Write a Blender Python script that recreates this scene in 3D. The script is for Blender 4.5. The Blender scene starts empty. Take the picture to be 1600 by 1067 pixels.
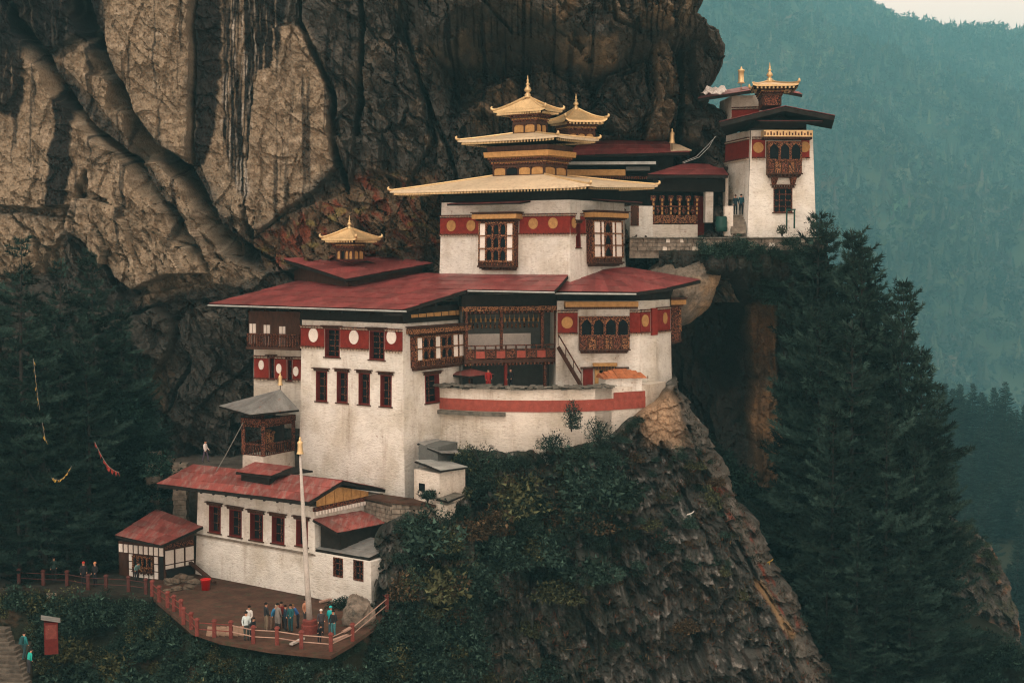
import bpy, math, random
import numpy as np
from mathutils import Vector, Matrix
random.seed(7)
S = bpy.context.scene
COL = S.collection
R = math.radians

# ------------------------------------------------------------------ camera, sky, sun, exposure
FPX, HORIZON = 2200.0, 390.0
PITCH = math.atan((533.5 - HORIZON) / FPX)
cam_d = bpy.data.cameras.new('camera')
cam = bpy.data.objects.new('camera', cam_d); COL.objects.link(cam)
cam_d.sensor_width = 36.0; cam_d.lens = FPX / 1600 * 36
cam_d.clip_start = 1.0; cam_d.clip_end = 12000
cam.rotation_euler = (math.pi / 2 - PITCH, 0, 0)
S.camera = cam

SUN_EL, SUN_AZ = R(52), R(200)          # azimuth measured from +Y (view direction) clockwise
w = bpy.data.worlds.new('World'); S.world = w; w.use_nodes = True
nt = w.node_tree; nt.nodes.clear()
wo = nt.nodes.new('ShaderNodeOutputWorld'); bg = nt.nodes.new('ShaderNodeBackground')
sky = nt.nodes.new('ShaderNodeTexSky'); sky.sky_type = 'NISHITA'; sky.sun_disc = False
sky.sun_elevation = SUN_EL; sky.sun_rotation = SUN_AZ
sky.air_density = 1.0; sky.dust_density = 4.0; sky.ozone_density = 1.0; sky.altitude = 3000
mixw = nt.nodes.new('ShaderNodeMix'); mixw.data_type = 'RGBA'
mixw.inputs[0].default_value = 0.86      # closed cloud cover over the clear sky
mixw.inputs[7].default_value = (17.4, 12.1, 9.3, 1)
nt.links.new(sky.outputs[0], mixw.inputs[6])
nt.links.new(mixw.outputs[2], bg.inputs[0]); bg.inputs[1].default_value = 0.10
nt.links.new(bg.outputs[0], wo.inputs[0])
sun_d = bpy.data.lights.new('sun', 'SUN'); sun_d.energy = 0.95; sun_d.angle = R(24); sun_d.color = (1.0, 0.95, 0.87)
sun = bpy.data.objects.new('sun', sun_d); COL.objects.link(sun)
sd = Vector((math.sin(SUN_AZ) * math.cos(SUN_EL), math.cos(SUN_AZ) * math.cos(SUN_EL), math.sin(SUN_EL)))
sun.rotation_euler = (-sd).to_track_quat('-Z', 'Y').to_euler()
S.view_settings.view_transform = 'Standard'; S.view_settings.look = 'None'
S.view_settings.gamma = 1.0; S.view_settings.use_curve_mapping = False
S.view_settings.exposure = 0.52
S.render.engine = 'CYCLES'
S.cycles.use_denoising = True; S.cycles.filter_width = 1.15
S.cycles.max_bounces = 6; S.cycles.diffuse_bounces = 2; S.cycles.glossy_bounces = 2; S.cycles.volume_bounces = 0
S.cycles.transparent_max_bounces = 6

# ------------------------------------------------------------------ measuring: a pixel of the photograph and a depth give a point
_f = Vector((0, math.cos(PITCH), -math.sin(PITCH))); _u = Vector((0, math.sin(PITCH), math.cos(PITCH)))
def ray(px, py):
    d = _f + Vector((1, 0, 0)) * ((px - 800) / FPX) + _u * ((533.5 - py) / FPX)
    return d / d.y
def P(px, py, Y): return ray(px, py) * Y
def proj(p):
    p = Vector(p); k = p.dot(_f)
    return 800 + FPX * p.x / k, 533.5 - FPX * p.dot(_u) / k
def along(C, theta, px):
    """Point reached from C going level in direction theta (0 = +X, 90 deg = away) that shows at column px."""
    d = Vector((math.cos(theta), math.sin(theta), 0))
    a, b = -60.0, 60.0
    g = lambda t: proj(C + d * t)[0] - px
    ga = g(a)
    for _ in range(60):
        m = (a + b) / 2; gm = g(m)
        if (gm > 0) == (ga > 0): a, ga = m, gm
        else: b = m
    return C + d * ((a + b) / 2)
def zat(py, p):
    """Height at which the plumb line through p shows at row py."""
    a, b = -120.0, 80.0
    for _ in range(60):
        m = (a + b) / 2
        if proj((p[0], p[1], m))[1] > py: a = m
        else: b = m
    return (a + b) / 2

class Face:
    """A plane with u along it, w up it, n out of it; local object axes are (u, into, w)."""
    def __init__(s, o, u, w):
        s.o = Vector(o); s.u = Vector(u).normalized()
        w = Vector(w); w = w - s.u * w.dot(s.u); s.w = w.normalized(); s.n = s.u.cross(s.w)
    @classmethod
    def tilt(c, o, theta, tilt):
        b = Vector((-math.sin(theta), math.cos(theta), 0))
        return c(o, (math.cos(theta), math.sin(theta), 0), b * math.cos(tilt) + Vector((0, 0, math.sin(tilt))))
    @classmethod
    def pts(c, bl, br, tl):
        return c(bl, Vector(br) - Vector(bl), Vector(tl) - Vector(bl))
    def hit(s, px, py):
        d = ray(px, py); t = s.o.dot(s.n) / d.dot(s.n); q = d * t - s.o
        return q.dot(s.u), q.dot(s.w)
    def pt(s, u, w, n=0): return s.o + s.u * u + s.w * w + s.n * n
    def at(s, px, py, n=0): return s.pt(*s.hit(px, py), n)
    def M(s, u=0, w=0, n=0):
        m = Matrix.Identity(4); p = s.pt(u, w, n); i = -s.n
        for k in range(3): m[k][0] = s.u[k]; m[k][1] = i[k]; m[k][2] = s.w[k]; m[k][3] = p[k]
        return m
    def rect(s, x0, y0, x1, y1):
        xm, ym = (x0 + x1) / 2, (y0 + y1) / 2
        return s.hit(x0, ym)[0], s.hit(x1, ym)[0], s.hit(xm, y1)[1], s.hit(xm, y0)[1]

# ------------------------------------------------------------------ mesh helpers
class MB:
    def __init__(s): s.v = []; s.f = []; s.mi = []
    def add(s, pts, faces, mi=0):
        k = len(s.v); s.v += [tuple(p) for p in pts]
        s.f += [tuple(k + i for i in f) for f in faces]; s.mi += [mi] * len(faces); return s
    def poly(s, *pts, mi=0): return s.add(pts, [tuple(range(len(pts)))], mi)
    def box(s, x0, x1, y0, y1, z0, z1, M=None, mi=0):
        p = [Vector((x, y, z)) for z in (z0, z1) for y in (y0, y1) for x in (x0, x1)]
        if M is not None: p = [M @ q for q in p]
        return s.add(p, [(0, 2, 3, 1), (4, 5, 7, 6), (0, 1, 5, 4), (2, 6, 7, 3), (0, 4, 6, 2), (1, 3, 7, 5)], mi)
    def hexa(s, b, t, mi=0):
        n = len(b)
        return s.add(list(b) + list(t), [tuple(range(n - 1, -1, -1)), tuple(range(n, 2 * n))] +
                     [(i, (i + 1) % n, n + (i + 1) % n, n + i) for i in range(n)], mi)
    def slab(s, pts, d, mi=0):
        """Closed slab: pts counter-clockwise seen from outside, thickened by the vector d (pointing inwards)."""
        d = Vector(d); return s.hexa([Vector(p) + d for p in pts], [Vector(p) for p in pts], mi)
    def beam(s, a, b, w, h=None, mi=0):
        a, b = Vector(a), Vector(b); h = w if h is None else h
        t = (b - a).normalized(); up = Vector((0, 0, 1)) if abs(t.z) < .95 else Vector((0, 1, 0))
        x = t.cross(up).normalized() * (w / 2); y = x.cross(t).normalized() * (h / 2)
        return s.hexa([a - x - y, a + x - y, a + x + y, a - x + y], [b - x - y, b + x - y, b + x + y, b - x + y], mi)
    def tube(s, pts, r, n=6, mi=0, cap=True):
        pts = [Vector(p) for p in pts]; rs = r if isinstance(r, (list, tuple)) else [r] * len(pts)
        k = len(s.v); prev = None; m = len(pts)
        for i, p in enumerate(pts):
            t = (pts[min(i + 1, m - 1)] - pts[max(i - 1, 0)]).normalized()
            ref = prev if prev is not None else (Vector((1, 0, 0)) if abs(t.x) < .9 else Vector((0, 1, 0)))
            x = (ref - t * ref.dot(t)).normalized(); y = t.cross(x); prev = x
            for j in range(n):
                a = 2 * math.pi * j / n
                s.v.append(tuple(p + (x * math.cos(a) + y * math.sin(a)) * rs[i]))
        for i in range(m - 1):
            for j in range(n):
                a, b = k + i * n + j, k + i * n + (j + 1) % n
                s.f.append((a, b, b + n, a + n)); s.mi.append(mi)
        if cap:
            s.f.append(tuple(range(k + n - 1, k - 1, -1))); s.f.append(tuple(range(k + (m - 1) * n, k + m * n))); s.mi += [mi, mi]
        return s
    def lathe(s, prof, c=(0, 0, 0), n=12, mi=0):
        k = len(s.v)
        for r, z in prof:
            for j in range(n):
                a = 2 * math.pi * j / n; s.v.append((c[0] + r * math.cos(a), c[1] + r * math.sin(a), c[2] + z))
        for i in range(len(prof) - 1):
            for j in range(n):
                a, b = k + i * n + j, k + i * n + (j + 1) % n
                s.f.append((a, b, b + n, a + n)); s.mi.append(mi)
        s.f.append(tuple(range(k + n - 1, k - 1, -1))); s.f.append(tuple(range(k + (len(prof) - 1) * n, k + len(prof) * n))); s.mi += [mi, mi]
        return s
    def mesh(s, name):
        m = bpy.data.meshes.new(name); m.from_pydata(s.v, [], s.f)
        if any(s.mi): m.polygons.foreach_set('material_index', s.mi)
        m.update(); return m
    def build(s, name, mat, parent=None, M=None, smooth=False):
        return link(name, s.mesh(name), mat, parent, M, smooth)

def world_of(o):
    m = Matrix.Identity(4)
    while o is not None: m = o.matrix_basis @ m; o = o.parent
    return m
SMALL_JOINED = {'dentil_course', 'string_course', 'upper_dentil_course', 'eave_tooth_course', 'bracket_tooth_course', 'rafter_row', 'bracket_row', 'lintel_block_row', 'lattice', 'cornice_relief', 'carved_screen', 'frame', 'parapet', 'bracket', 'balustrade', 'lintel', 'post_row', 'lamp_rail', 'handrail'}
def link(name, mesh, mat, parent=None, M=None, smooth=False):
    o = bpy.data.objects.new(name, mesh); COL.objects.link(o)
    if mat is not None and not mesh.materials:
        for m in (mat if isinstance(mat, (list, tuple)) else [mat]): mesh.materials.append(m)
    if smooth: mesh.polygons.foreach_set('use_smooth', [True] * len(mesh.polygons))
    M = Matrix.Identity(4) if M is None else M
    if parent is not None and name in SMALL_JOINED: o['kind'] = 'stuff'
    if parent is not None:
        o.parent = parent; o.matrix_basis = world_of(parent).inverted() @ M
    else: o.matrix_basis = M
    return o
def tag(o, label=None, cat=None, group=None, kind=None):
    if label: o['label'] = label
    if cat: o['category'] = cat
    if group: o['group'] = group
    if kind: o['kind'] = kind
    return o
def thing(name, label, cat, loc=(0, 0, 0), group=None, kind=None):
    o = bpy.data.objects.new(name, None); COL.objects.link(o); o.location = loc; o.empty_display_size = .5
    return tag(o, label, cat, group, kind)

# ------------------------------------------------------------------ noise (numpy)
_rng = np.random.default_rng(11)
_perm = _rng.permutation(512); _grad = _rng.normal(size=(512, 2)); _grad /= np.linalg.norm(_grad, axis=1)[:, None]
_rand = _rng.random((512, 4))
def _h(i, j, s): return _perm[(_perm[(i + s * 37) & 511] + j + s * 101) & 511]
def noise(x, y, s=0):
    xi = np.floor(x).astype(int); yi = np.floor(y).astype(int); fx = x - xi; fy = y - yi
    u = fx * fx * fx * (fx * (fx * 6 - 15) + 10); v = fy * fy * fy * (fy * (fy * 6 - 15) + 10)
    def g(a, b): q = _grad[_h(xi + a, yi + b, s)]; return q[..., 0] * (fx - a) + q[..., 1] * (fy - b)
    n0 = g(0, 0) * (1 - u) + g(1, 0) * u; n1 = g(0, 1) * (1 - u) + g(1, 1) * u
    return (n0 * (1 - v) + n1 * v) * 1.5
def fbm(x, y, o=4, s=0, gain=.5):
    t = 0; a = 1.0; k = 0
    for i in range(o): t = t + a * noise(x, y, s + i); k += a; x = x * 2.03 + 3.1; y = y * 2.03 + 1.7; a *= gain
    return t / k
def ridged(x, y, o=4, s=0):
    t = 0; a = 1.0; k = 0
    for i in range(o): t = t + a * (1 - 2 * np.abs(noise(x, y, s + i))); k += a; x = x * 2.1 + 1.3; y = y * 2.1 + 4.1; a *= .5
    return t / k
def voro(x, y, s=0):
    xi = np.floor(x).astype(int); yi = np.floor(y).astype(int)
    f1 = np.full(x.shape, 9.0); f2 = np.full(x.shape, 9.0); idx = np.zeros(x.shape, int); ox = np.zeros(x.shape); oy = np.zeros(x.shape)
    for a in (-1, 0, 1):
        for b in (-1, 0, 1):
            h = _h(xi + a, yi + b, s); r = _rand[h]
            dx = x - (xi + a + r[..., 0]); dy = y - (yi + b + r[..., 1]); d = np.sqrt(dx * dx + dy * dy)
            near = d < f1; f2 = np.where(near, f1, np.minimum(f2, d)); f1 = np.where(near, d, f1)
            idx = np.where(near, h, idx); ox = np.where(near, dx, ox); oy = np.where(near, dy, oy)
    return f1, f2, _rand[idx], ox, oy
def facet(x, y, s=0):
    """Broken-rock relief: every cell a flat piece with its own height and lean."""
    f1, f2, r, ox, oy = voro(x, y, s)
    return (r[..., 2] - .5) + (r[..., 3] - .5) * 1.6 * ox + (r[..., 0] - .5) * 1.6 * oy
def sstep(a, b, x): t = np.clip((x - a) / (b - a), 0, 1); return t * t * (3 - 2 * t)
def segdist(x, y, pts):
    d = np.full(x.shape, 1e9)
    for (ax, ay), (bx, by) in zip(pts[:-1], pts[1:]):
        vx, vy = bx - ax, by - ay; L = vx * vx + vy * vy + 1e-9
        t = np.clip(((x - ax) * vx + (y - ay) * vy) / L, 0, 1)
        d = np.minimum(d, np.hypot(x - ax - t * vx, y - ay - t * vy))
    return d
def polydist(x, y, pts):
    """Signed distance, positive inside."""
    inside = np.zeros(x.shape, bool); q = pts + [pts[0]]
    for (ax, ay), (bx, by) in zip(q[:-1], q[1:]):
        c = ((ay > y) != (by > y)) & (x < (bx - ax) * (y - ay) / (by - ay + 1e-9) + ax); inside ^= c
    d = segdist(x, y, q); return np.where(inside, d, -d)

def grid_mesh(name, X, Y, Z, col, mat, keep=None, smooth=True):
    n, m = X.shape
    co = np.stack([X, Y, Z], -1).reshape(-1, 3).astype(np.float32)
    i = np.arange(n * m).reshape(n, m)
    q = np.stack([i[:-1, :-1], i[:-1, 1:], i[1:, 1:], i[1:, :-1]], -1)
    q = q[keep] if keep is not None else q.reshape(-1, 4)
    return array_mesh(name, co, q, col.reshape(-1, 3) if col is not None else None, mat, smooth)
def array_mesh(name, co, faces, col, mat, smooth=False):
    co = np.ascontiguousarray(co, np.float32); faces = np.ascontiguousarray(faces, np.int32)
    nf, k = faces.shape; me = bpy.data.meshes.new(name)
    me.vertices.add(len(co)); me.vertices.foreach_set('co', co.ravel())
    me.loops.add(nf * k); me.loops.foreach_set('vertex_index', faces.ravel())
    me.polygons.add(nf); me.polygons.foreach_set('loop_start', np.arange(nf, dtype=np.int32) * k)
    me.polygons.foreach_set('use_smooth', np.full(nf, smooth))
    if col is not None:
        a = me.color_attributes.new('Col', 'FLOAT_COLOR', 'POINT')
        a.data.foreach_set('color', np.concatenate([col, np.ones((len(col), 1))], 1).astype(np.float32).ravel())
    me.update(calc_edges=True); me.validate()
    for m in (mat if isinstance(mat, (list, tuple)) else [mat]): me.materials.append(m)
    return me
# ------------------------------------------------------------------ materials
def new_mat(name):
    m = bpy.data.materials.new(name); m.use_nodes = True; t = m.node_tree
    return m, t, t.nodes['Principled BSDF']
def N(t, typ, **kw):
    n = t.nodes.new(typ)
    for k, v in kw.items():
        if k.startswith('i_'): n.inputs[k[2:].replace('_', ' ')].default_value = v
        else: setattr(n, k, v)
    return n
def mixc(t, a, b, fac, mode='MIX'):
    n = t.nodes.new('ShaderNodeMix'); n.data_type = 'RGBA'; n.blend_type = mode
    for i, v in ((0, fac), (6, a), (7, b)):
        if hasattr(v, 'is_linked'): t.links.new(v, n.inputs[i])
        elif isinstance(v, tuple): n.inputs[i].default_value = (*v, 1) if len(v) == 3 else v
        else: n.inputs[i].default_value = v
    return n.outputs[2]
def ramp(t, src, a, b):
    n = t.nodes.new('ShaderNodeMapRange'); n.inputs[1].default_value = a; n.inputs[2].default_value = b; n.interpolation_type = 'SMOOTHSTEP'
    t.links.new(src, n.inputs[0]); return n.outputs[0]
def tex(t, scale, detail=5, rough=.6, vec=None, dist=0):
    n = N(t, 'ShaderNodeTexNoise'); n.inputs['Scale'].default_value = scale; n.inputs['Detail'].default_value = detail
    n.inputs['Roughness'].default_value = rough; n.inputs['Distortion'].default_value = dist
    if vec is not None: t.links.new(vec, n.inputs['Vector'])
    return n.outputs['Fac']
def coords(t, scale=(1, 1, 1), kind='Object'):
    if kind == 'Position': src = t.nodes.new('ShaderNodeNewGeometry').outputs['Position']
    else: src = t.nodes.new('ShaderNodeTexCoord').outputs[kind]
    m = t.nodes.new('ShaderNodeMapping'); m.inputs['Scale'].default_value = scale; t.links.new(src, m.inputs[0]); return m.outputs[0]
def bump(t, b, h, strength, dist):
    n = t.nodes.new('ShaderNodeBump'); n.inputs['Strength'].default_value = strength; n.inputs['Distance'].default_value = dist
    t.links.new(h, n.inputs['Height']); t.links.new(n.outputs[0], b.inputs['Normal'])
def simple(name, col, rough=.7, metal=0, var=.25, scale=3, stretch=(1, 1, 1), bs=.3, bd=.02, worn=None, wf=(.55, .75), spec=.12, ovar=.16, carve=0, rot=0):
    m, t, b = new_mat(name); v = coords(t, stretch, 'Position')
    if rot: v.node.inputs['Rotation'].default_value = (0, 0, rot)
    n = tex(t, scale, 6, .65, v); n2 = tex(t, scale * 6.3, 4, .6, v)
    c = mixc(t, tuple(x * (1 - var) for x in col), tuple(min(1, x * (1 + var)) for x in col), ramp(t, n, .3, .7))
    if worn: c = mixc(t, c, worn, ramp(t, tex(t, scale * 1.7, 7, .7, v), *wf))
    c = mixc(t, c, (.62, .6, .58), ramp(t, n2, .45, .85), 'MULTIPLY')
    if carve:
        vo = N(t, 'ShaderNodeTexVoronoi'); vo.inputs['Scale'].default_value = carve; t.links.new(v, vo.inputs['Vector'])
        c = mixc(t, c, (.020, .010, .008), ramp(t, vo.outputs['Distance'], .44, .62)); c = mixc(t, c, (.42, .33, .20), ramp(t, vo.outputs['Distance'], .16, .06))
    oi = t.nodes.new('ShaderNodeObjectInfo'); rr = ramp(t, oi.outputs['Random'], 0, 1)
    c = mixc(t, c, mixc(t, (1 - ovar, 1 - ovar, 1 - ovar), (1.0, 1.0, 1.0), rr), 1.0, 'MULTIPLY')
    t.links.new(c, b.inputs['Base Color']); b.inputs['Roughness'].default_value = rough; b.inputs['Metallic'].default_value = metal
    b.inputs['Specular IOR Level'].default_value = spec
    if bs: bump(t, b, n2, bs, bd)
    return m

def make_whitewash(name, base, dirt, wear=.62):
    m, t, b = new_mat(name); v = coords(t, (1, 1, 1), 'Position'); vs = coords(t, (1, 1, .12), 'Position'); vc = coords(t, (1, 1, 2.4), 'Position')
    c = mixc(t, base, tuple(x * .86 for x in base), ramp(t, tex(t, .9, 6, .65, v), .35, .7))
    c = mixc(t, c, dirt, ramp(t, tex(t, 1.1, 7, .7, vs), wear, wear + .3))            # rain streaks
    c = mixc(t, c, (.22, .13, .08), ramp(t, tex(t, 1.9, 9, .75, v), .62, .70))         # lost plaster
    c = mixc(t, c, (.80, .77, .72), ramp(t, tex(t, .35, 5, .6, v), .42, .66), 'MULTIPLY')
    st = tex(t, 3.4, 5, .62, vc); st2 = tex(t, 9, 4, .6, vc)
    c = mixc(t, c, (.72, .7, .68), ramp(t, st, .52, .25), 'MULTIPLY')
    t.links.new(c, b.inputs['Base Color']); b.inputs['Roughness'].default_value = .92; b.inputs['Specular IOR Level'].default_value = .15
    h = t.nodes.new('ShaderNodeMath'); h.operation = 'ADD'; t.links.new(st, h.inputs[0]); t.links.new(st2, h.inputs[1])
    bump(t, b, h.outputs[0], .75, .12); return m
white = make_whitewash('limewashed_masonry', (.745, .74, .67), (.40, .345, .28), .51)
white2 = make_whitewash('limewashed_masonry_stained', (.68, .645, .56), (.35, .29, .22), .48)
white_paint = simple('white_painted_board', (.76, .73, .66), .8, var=.08, bs=.1)
red_band = simple('maroon_painted_plaster', (.185, .024, .017), .85, var=.2, bs=.4, bd=.03, worn=(.30, .10, .07), wf=(.62, .8))
red_faded = simple('faded_red_painted_plaster', (.29, .07, .05), .9, var=.18, bs=.5, bd=.04, worn=(.45, .26, .2), wf=(.6, .78))
red_roof = simple('red_painted_roof_sheet', (.205, .045, .043), .5, var=.2, scale=.55, stretch=(2.2, .45, 1), rot=R(34), bs=.12, bd=.03, worn=(.27, .105, .092), wf=(.45, .8), spec=.3, ovar=.38)
worn_roof = simple('weathered_red_roof_sheet', (.235, .060, .050), .5, var=.25, scale=.8, stretch=(2.6, .4, 1), rot=R(36), bs=.15, bd=.03, worn=(.27, .19, .165), wf=(.46, .7), spec=.3, ovar=.34)
grey_roof = simple('grey_corrugated_sheet', (.21, .22, .21), .45, .2, var=.25, scale=1.2, bs=.15, bd=.02, worn=(.24, .12, .08), wf=(.56, .72), spec=.5)
pale_sheet = simple('pale_galvanised_sheet', (.34, .37, .35), .45, .2, var=.2, scale=1.5, bs=.1, spec=.5)
gold = simple('gilded_copper', (.62, .46, .24), .42, .5, var=.14, scale=1.4, bs=.12, bd=.02, worn=(.48, .28, .10), wf=(.58, .8))
gold_sheet = simple('gilded_roof_sheet', (.60, .50, .34), .5, .2, var=.1, scale=.6, bs=.08, bd=.02, worn=(.55, .38, .2), wf=(.55, .85))
ochre = simple('ochre_painted_timber', (.40, .23, .085), .75, var=.2, scale=4, bs=.2, worn=(.3, .13, .05), wf=(.6, .75))
wood = simple('dark_stained_timber', (.060, .028, .018), .75, var=.3, scale=4, stretch=(1, 1, .3), bs=.3)
soffit = simple('eave_shade_timber', (.016, .014, .012), .9, var=.3, scale=3, bs=.3)  # near-black timber tone, the shadow under the eaves put into the colour
carved = simple('carved_red_brown_timber', (.155, .052, .030), .7, var=.35, scale=9, bs=.5, bd=.02, worn=(.36, .19, .06), wf=(.56, .68), carve=11)
carved_pale = simple('carved_ochre_brown_timber', (.27, .125, .055), .7, var=.35, scale=9, bs=.5, bd=.02, worn=(.14, .05, .03), wf=(.54, .66), carve=11)
dark_pane = simple('dark_window_glass', (.010, .012, .014), .5, var=.1, bs=0, spec=.0)
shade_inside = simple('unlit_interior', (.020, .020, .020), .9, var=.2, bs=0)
stone_grey = simple('grey_dry_stone', (.19, .165, .13), .95, var=.4, scale=2.5, bs=.8, bd=.05)
slate = simple('mossy_slate', (.125, .120, .100), .9, var=.4, scale=3, bs=.6, bd=.04, worn=(.20, .19, .13), wf=(.55, .7))
rust = simple('rusted_orange_sheet', (.36, .13, .055), .8, var=.3, scale=2.5, bs=.3)
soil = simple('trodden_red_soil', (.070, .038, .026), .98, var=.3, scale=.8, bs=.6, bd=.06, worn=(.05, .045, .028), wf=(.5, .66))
paving = simple('pale_paving_slab', (.24, .165, .115), .9, var=.2, bs=.4)
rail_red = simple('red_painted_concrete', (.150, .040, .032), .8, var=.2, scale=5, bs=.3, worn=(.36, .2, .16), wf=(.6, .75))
rail_pipe = simple('pale_pipe_rail', (.34, .23, .18), .6, var=.15, bs=0)
pole_mat = simple('weathered_pale_pole', (.42, .40, .36), .8, var=.15, scale=2, bs=.2)
bucket_red = simple('red_plastic', (.50, .012, .010), .4, var=.05, bs=0)
barrel_mat = simple('dark_green_plastic', (.012, .050, .040), .45, var=.1, bs=0)
cloth_red = simple('red_flag_cloth', (.20, .03, .022), .9, var=.3, bs=.1)
cloth_yellow = simple('yellow_flag_cloth', (.30, .20, .04), .9, var=.3, bs=.1)
cloth_white = simple('white_flag_cloth', (.5, .5, .46), .9, var=.2, bs=.1)
rope_mat = simple('grey_rope', (.16, .16, .14), .9, var=.1, bs=0)
tarp_mat = simple('silvery_tarpaulin', (.62, .60, .56), .5, .2, var=.3, scale=6, bs=.6, bd=.08)
plaster_shade = simple('shade_toned_plaster', (.12, .13, .122), .9, var=.12, bs=.2)  # pale plaster darkened to blue-grey, veranda shade put into its colour
bark = simple('grey_brown_bark', (.032, .030, .027), .95, var=.35, scale=4, stretch=(1, 1, .25), bs=.7, bd=.05)
boulder_mat = simple('grey_granite', (.17, .145, .115), .95, var=.4, scale=.9, bs=.9, bd=.15, worn=(.09, .085, .07), wf=(.5, .66))

def col_mat(name, rough=.95, spec=.1, fine=True, bstr=.9, bdist=.18, bscale=1.6, sub=0):
    m, t, b = new_mat(name); a = t.nodes.new('ShaderNodeVertexColor'); a.layer_name = 'Col'; c = a.outputs[0]
    if fine:
        v = coords(t, (1, 1, 1), 'Position')
        n1 = tex(t, bscale, 9, .68, v, .4); n2 = tex(t, bscale * 5, 6, .65, v)
        c = mixc(t, c, (.50, .49, .48), ramp(t, n2, .40, .72), 'MULTIPLY')
        c = mixc(t, c, (1.25, 1.2, 1.1), ramp(t, n1, .5, .8), 'MULTIPLY')
        h = t.nodes.new('ShaderNodeMath'); h.operation = 'MULTIPLY_ADD'; h.inputs[1].default_value = .35
        t.links.new(n2, h.inputs[0]); t.links.new(n1, h.inputs[2]); bump(t, b, h.outputs[0], bstr, bdist)
    t.links.new(c, b.inputs['Base Color']); b.inputs['Roughness'].default_value = rough; b.inputs['Specular IOR Level'].default_value = spec
    return m
tooth_paint = simple('pale_dentil_paint', (.42, .36, .28), .8, var=.3, scale=8, bs=.2)
rubble_mat = simple('brown_rubble', (.12, .095, .07), .95, var=.45, scale=2.5, bs=.8, bd=.05)
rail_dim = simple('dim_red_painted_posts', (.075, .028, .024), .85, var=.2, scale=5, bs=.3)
joinery = simple('maroon_joinery', (.115, .016, .013), .7, var=.2, scale=5, bs=.2)
step_stone = simple('worn_step_stone', (.085, .075, .06), .95, var=.4, scale=2, bs=.7, bd=.05)
rock_mat = col_mat('weathered_cliff_rock', .95, .05, True, 1.0, .35, 1.1)
ground_mat = col_mat('rough_ground', .98, .03, True, 1.0, .2, 1.5)
leaf_mat = col_mat('leaves', .85, .03, False)
far_mat = col_mat('far_foliage', .95, .02, False)
# ------------------------------------------------------------------ terrain
def ray_np(px, py):
    a = (px - 800) / FPX; b = (533.5 - py) / FPX
    dy = _f.y + _u.y * b; dz = _f.z + _u.z * b
    return a / dy, dz / dy
def lerp3(a, b, t): return np.asarray(a) * (1 - t[..., None]) + np.asarray(b) * t[..., None] if not (isinstance(a, np.ndarray) and a.ndim > 1) else a * (1 - t[..., None]) + np.asarray(b) * t[..., None]
def structure(name, me, label=None, cat=None):
    o = bpy.data.objects.new(name, me); COL.objects.link(o); o['kind'] = 'structure'
    if label: o['label'] = label
    if cat: o['category'] = cat
    return o

# valley floor far below, reaching the horizon
g = MB(); VZ = -330.0; HS = 1.75
g.poly((-2600, -400, VZ), (4200, -400, VZ), (4200, 3900, VZ), (-2600, 3900, VZ))
valley_mat = simple('distant_valley_ground', (.05, .065, .04), .95, var=.3, scale=.01, bs=0)
tag(g.build('valley_ground', valley_mat), 'wooded valley floor far below', 'ground', kind='structure')

# the opposite mountainside
def hill_z(X, Y): return HS * hill_unit(X / HS, Y / HS)
def hill_unit(X, Y):
    ridge_px = 800 + FPX * X / 1700.0
    top = np.interp(ridge_px, [0, 900, 1100, 1300, 1335, 1400, 1470, 1540, 1600, 1800, 2300], [-600, -260, -110, -8, 24, 48, 64, 58, 60, 30, -200])
    zr = (HORIZON - top) / FPX * 1700.0
    t = np.clip((Y - 480) / (1700 - 480), 0, 1.0)
    z = -180 + (zr + 180) * t ** 1.12
    z = z - np.clip(Y - 1700, 0, None) * .45
    sp = (Y / 1700.0)
    z = z + (fbm(X / 170, Y / 260, 4, 3) * 60 + ridged(X / 90 + Y / 300, Y / 420, 3, 8) * 26) * sstep(480, 800, Y) * (1 - .75 * sstep(1480, 1700, Y))
    return z
hx = np.linspace(-500, 1500, 130) * HS; hy = np.linspace(480, 2050, 120) * HS
HX, HY = np.meshgrid(hx, hy); HZ = hill_z(HX, HY)
hc = np.zeros(HX.shape + (3,)) + np.array([.045, .06, .035])
structure('far_mountainside', grid_mesh('far_mountainside', HX, HY, HZ, hc, far_mat), 'hazy forested mountainside across the valley', 'hill')

SURF = {}
def on_ground(name, px, py):
    x0, y0, st, X, Y, Zz = SURF[name]; j = int(min(max((px - x0) / st, 0), X.shape[1] - 1)); i = int(min(max((py - y0) / st, 0), X.shape[0] - 1))
    return Vector((float(X[i, j]), float(Y[i, j]), float(Zz[i, j])))
def side_of(x, y, pts):
    best = np.full(x.shape, 1e9); sg = np.zeros(x.shape)
    for (ax, ay), (bx, by) in zip(pts[:-1], pts[1:]):
        vx, vy = bx - ax, by - ay; t = np.clip(((x - ax) * vx + (y - ay) * vy) / (vx * vx + vy * vy), 0, 1); d = np.hypot(x - ax - t * vx, y - ay - t * vy)
        sg = np.where(d < best, vx * (y - ay) - vy * (x - ax), sg); best = np.minimum(best, d)
    return sg
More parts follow.
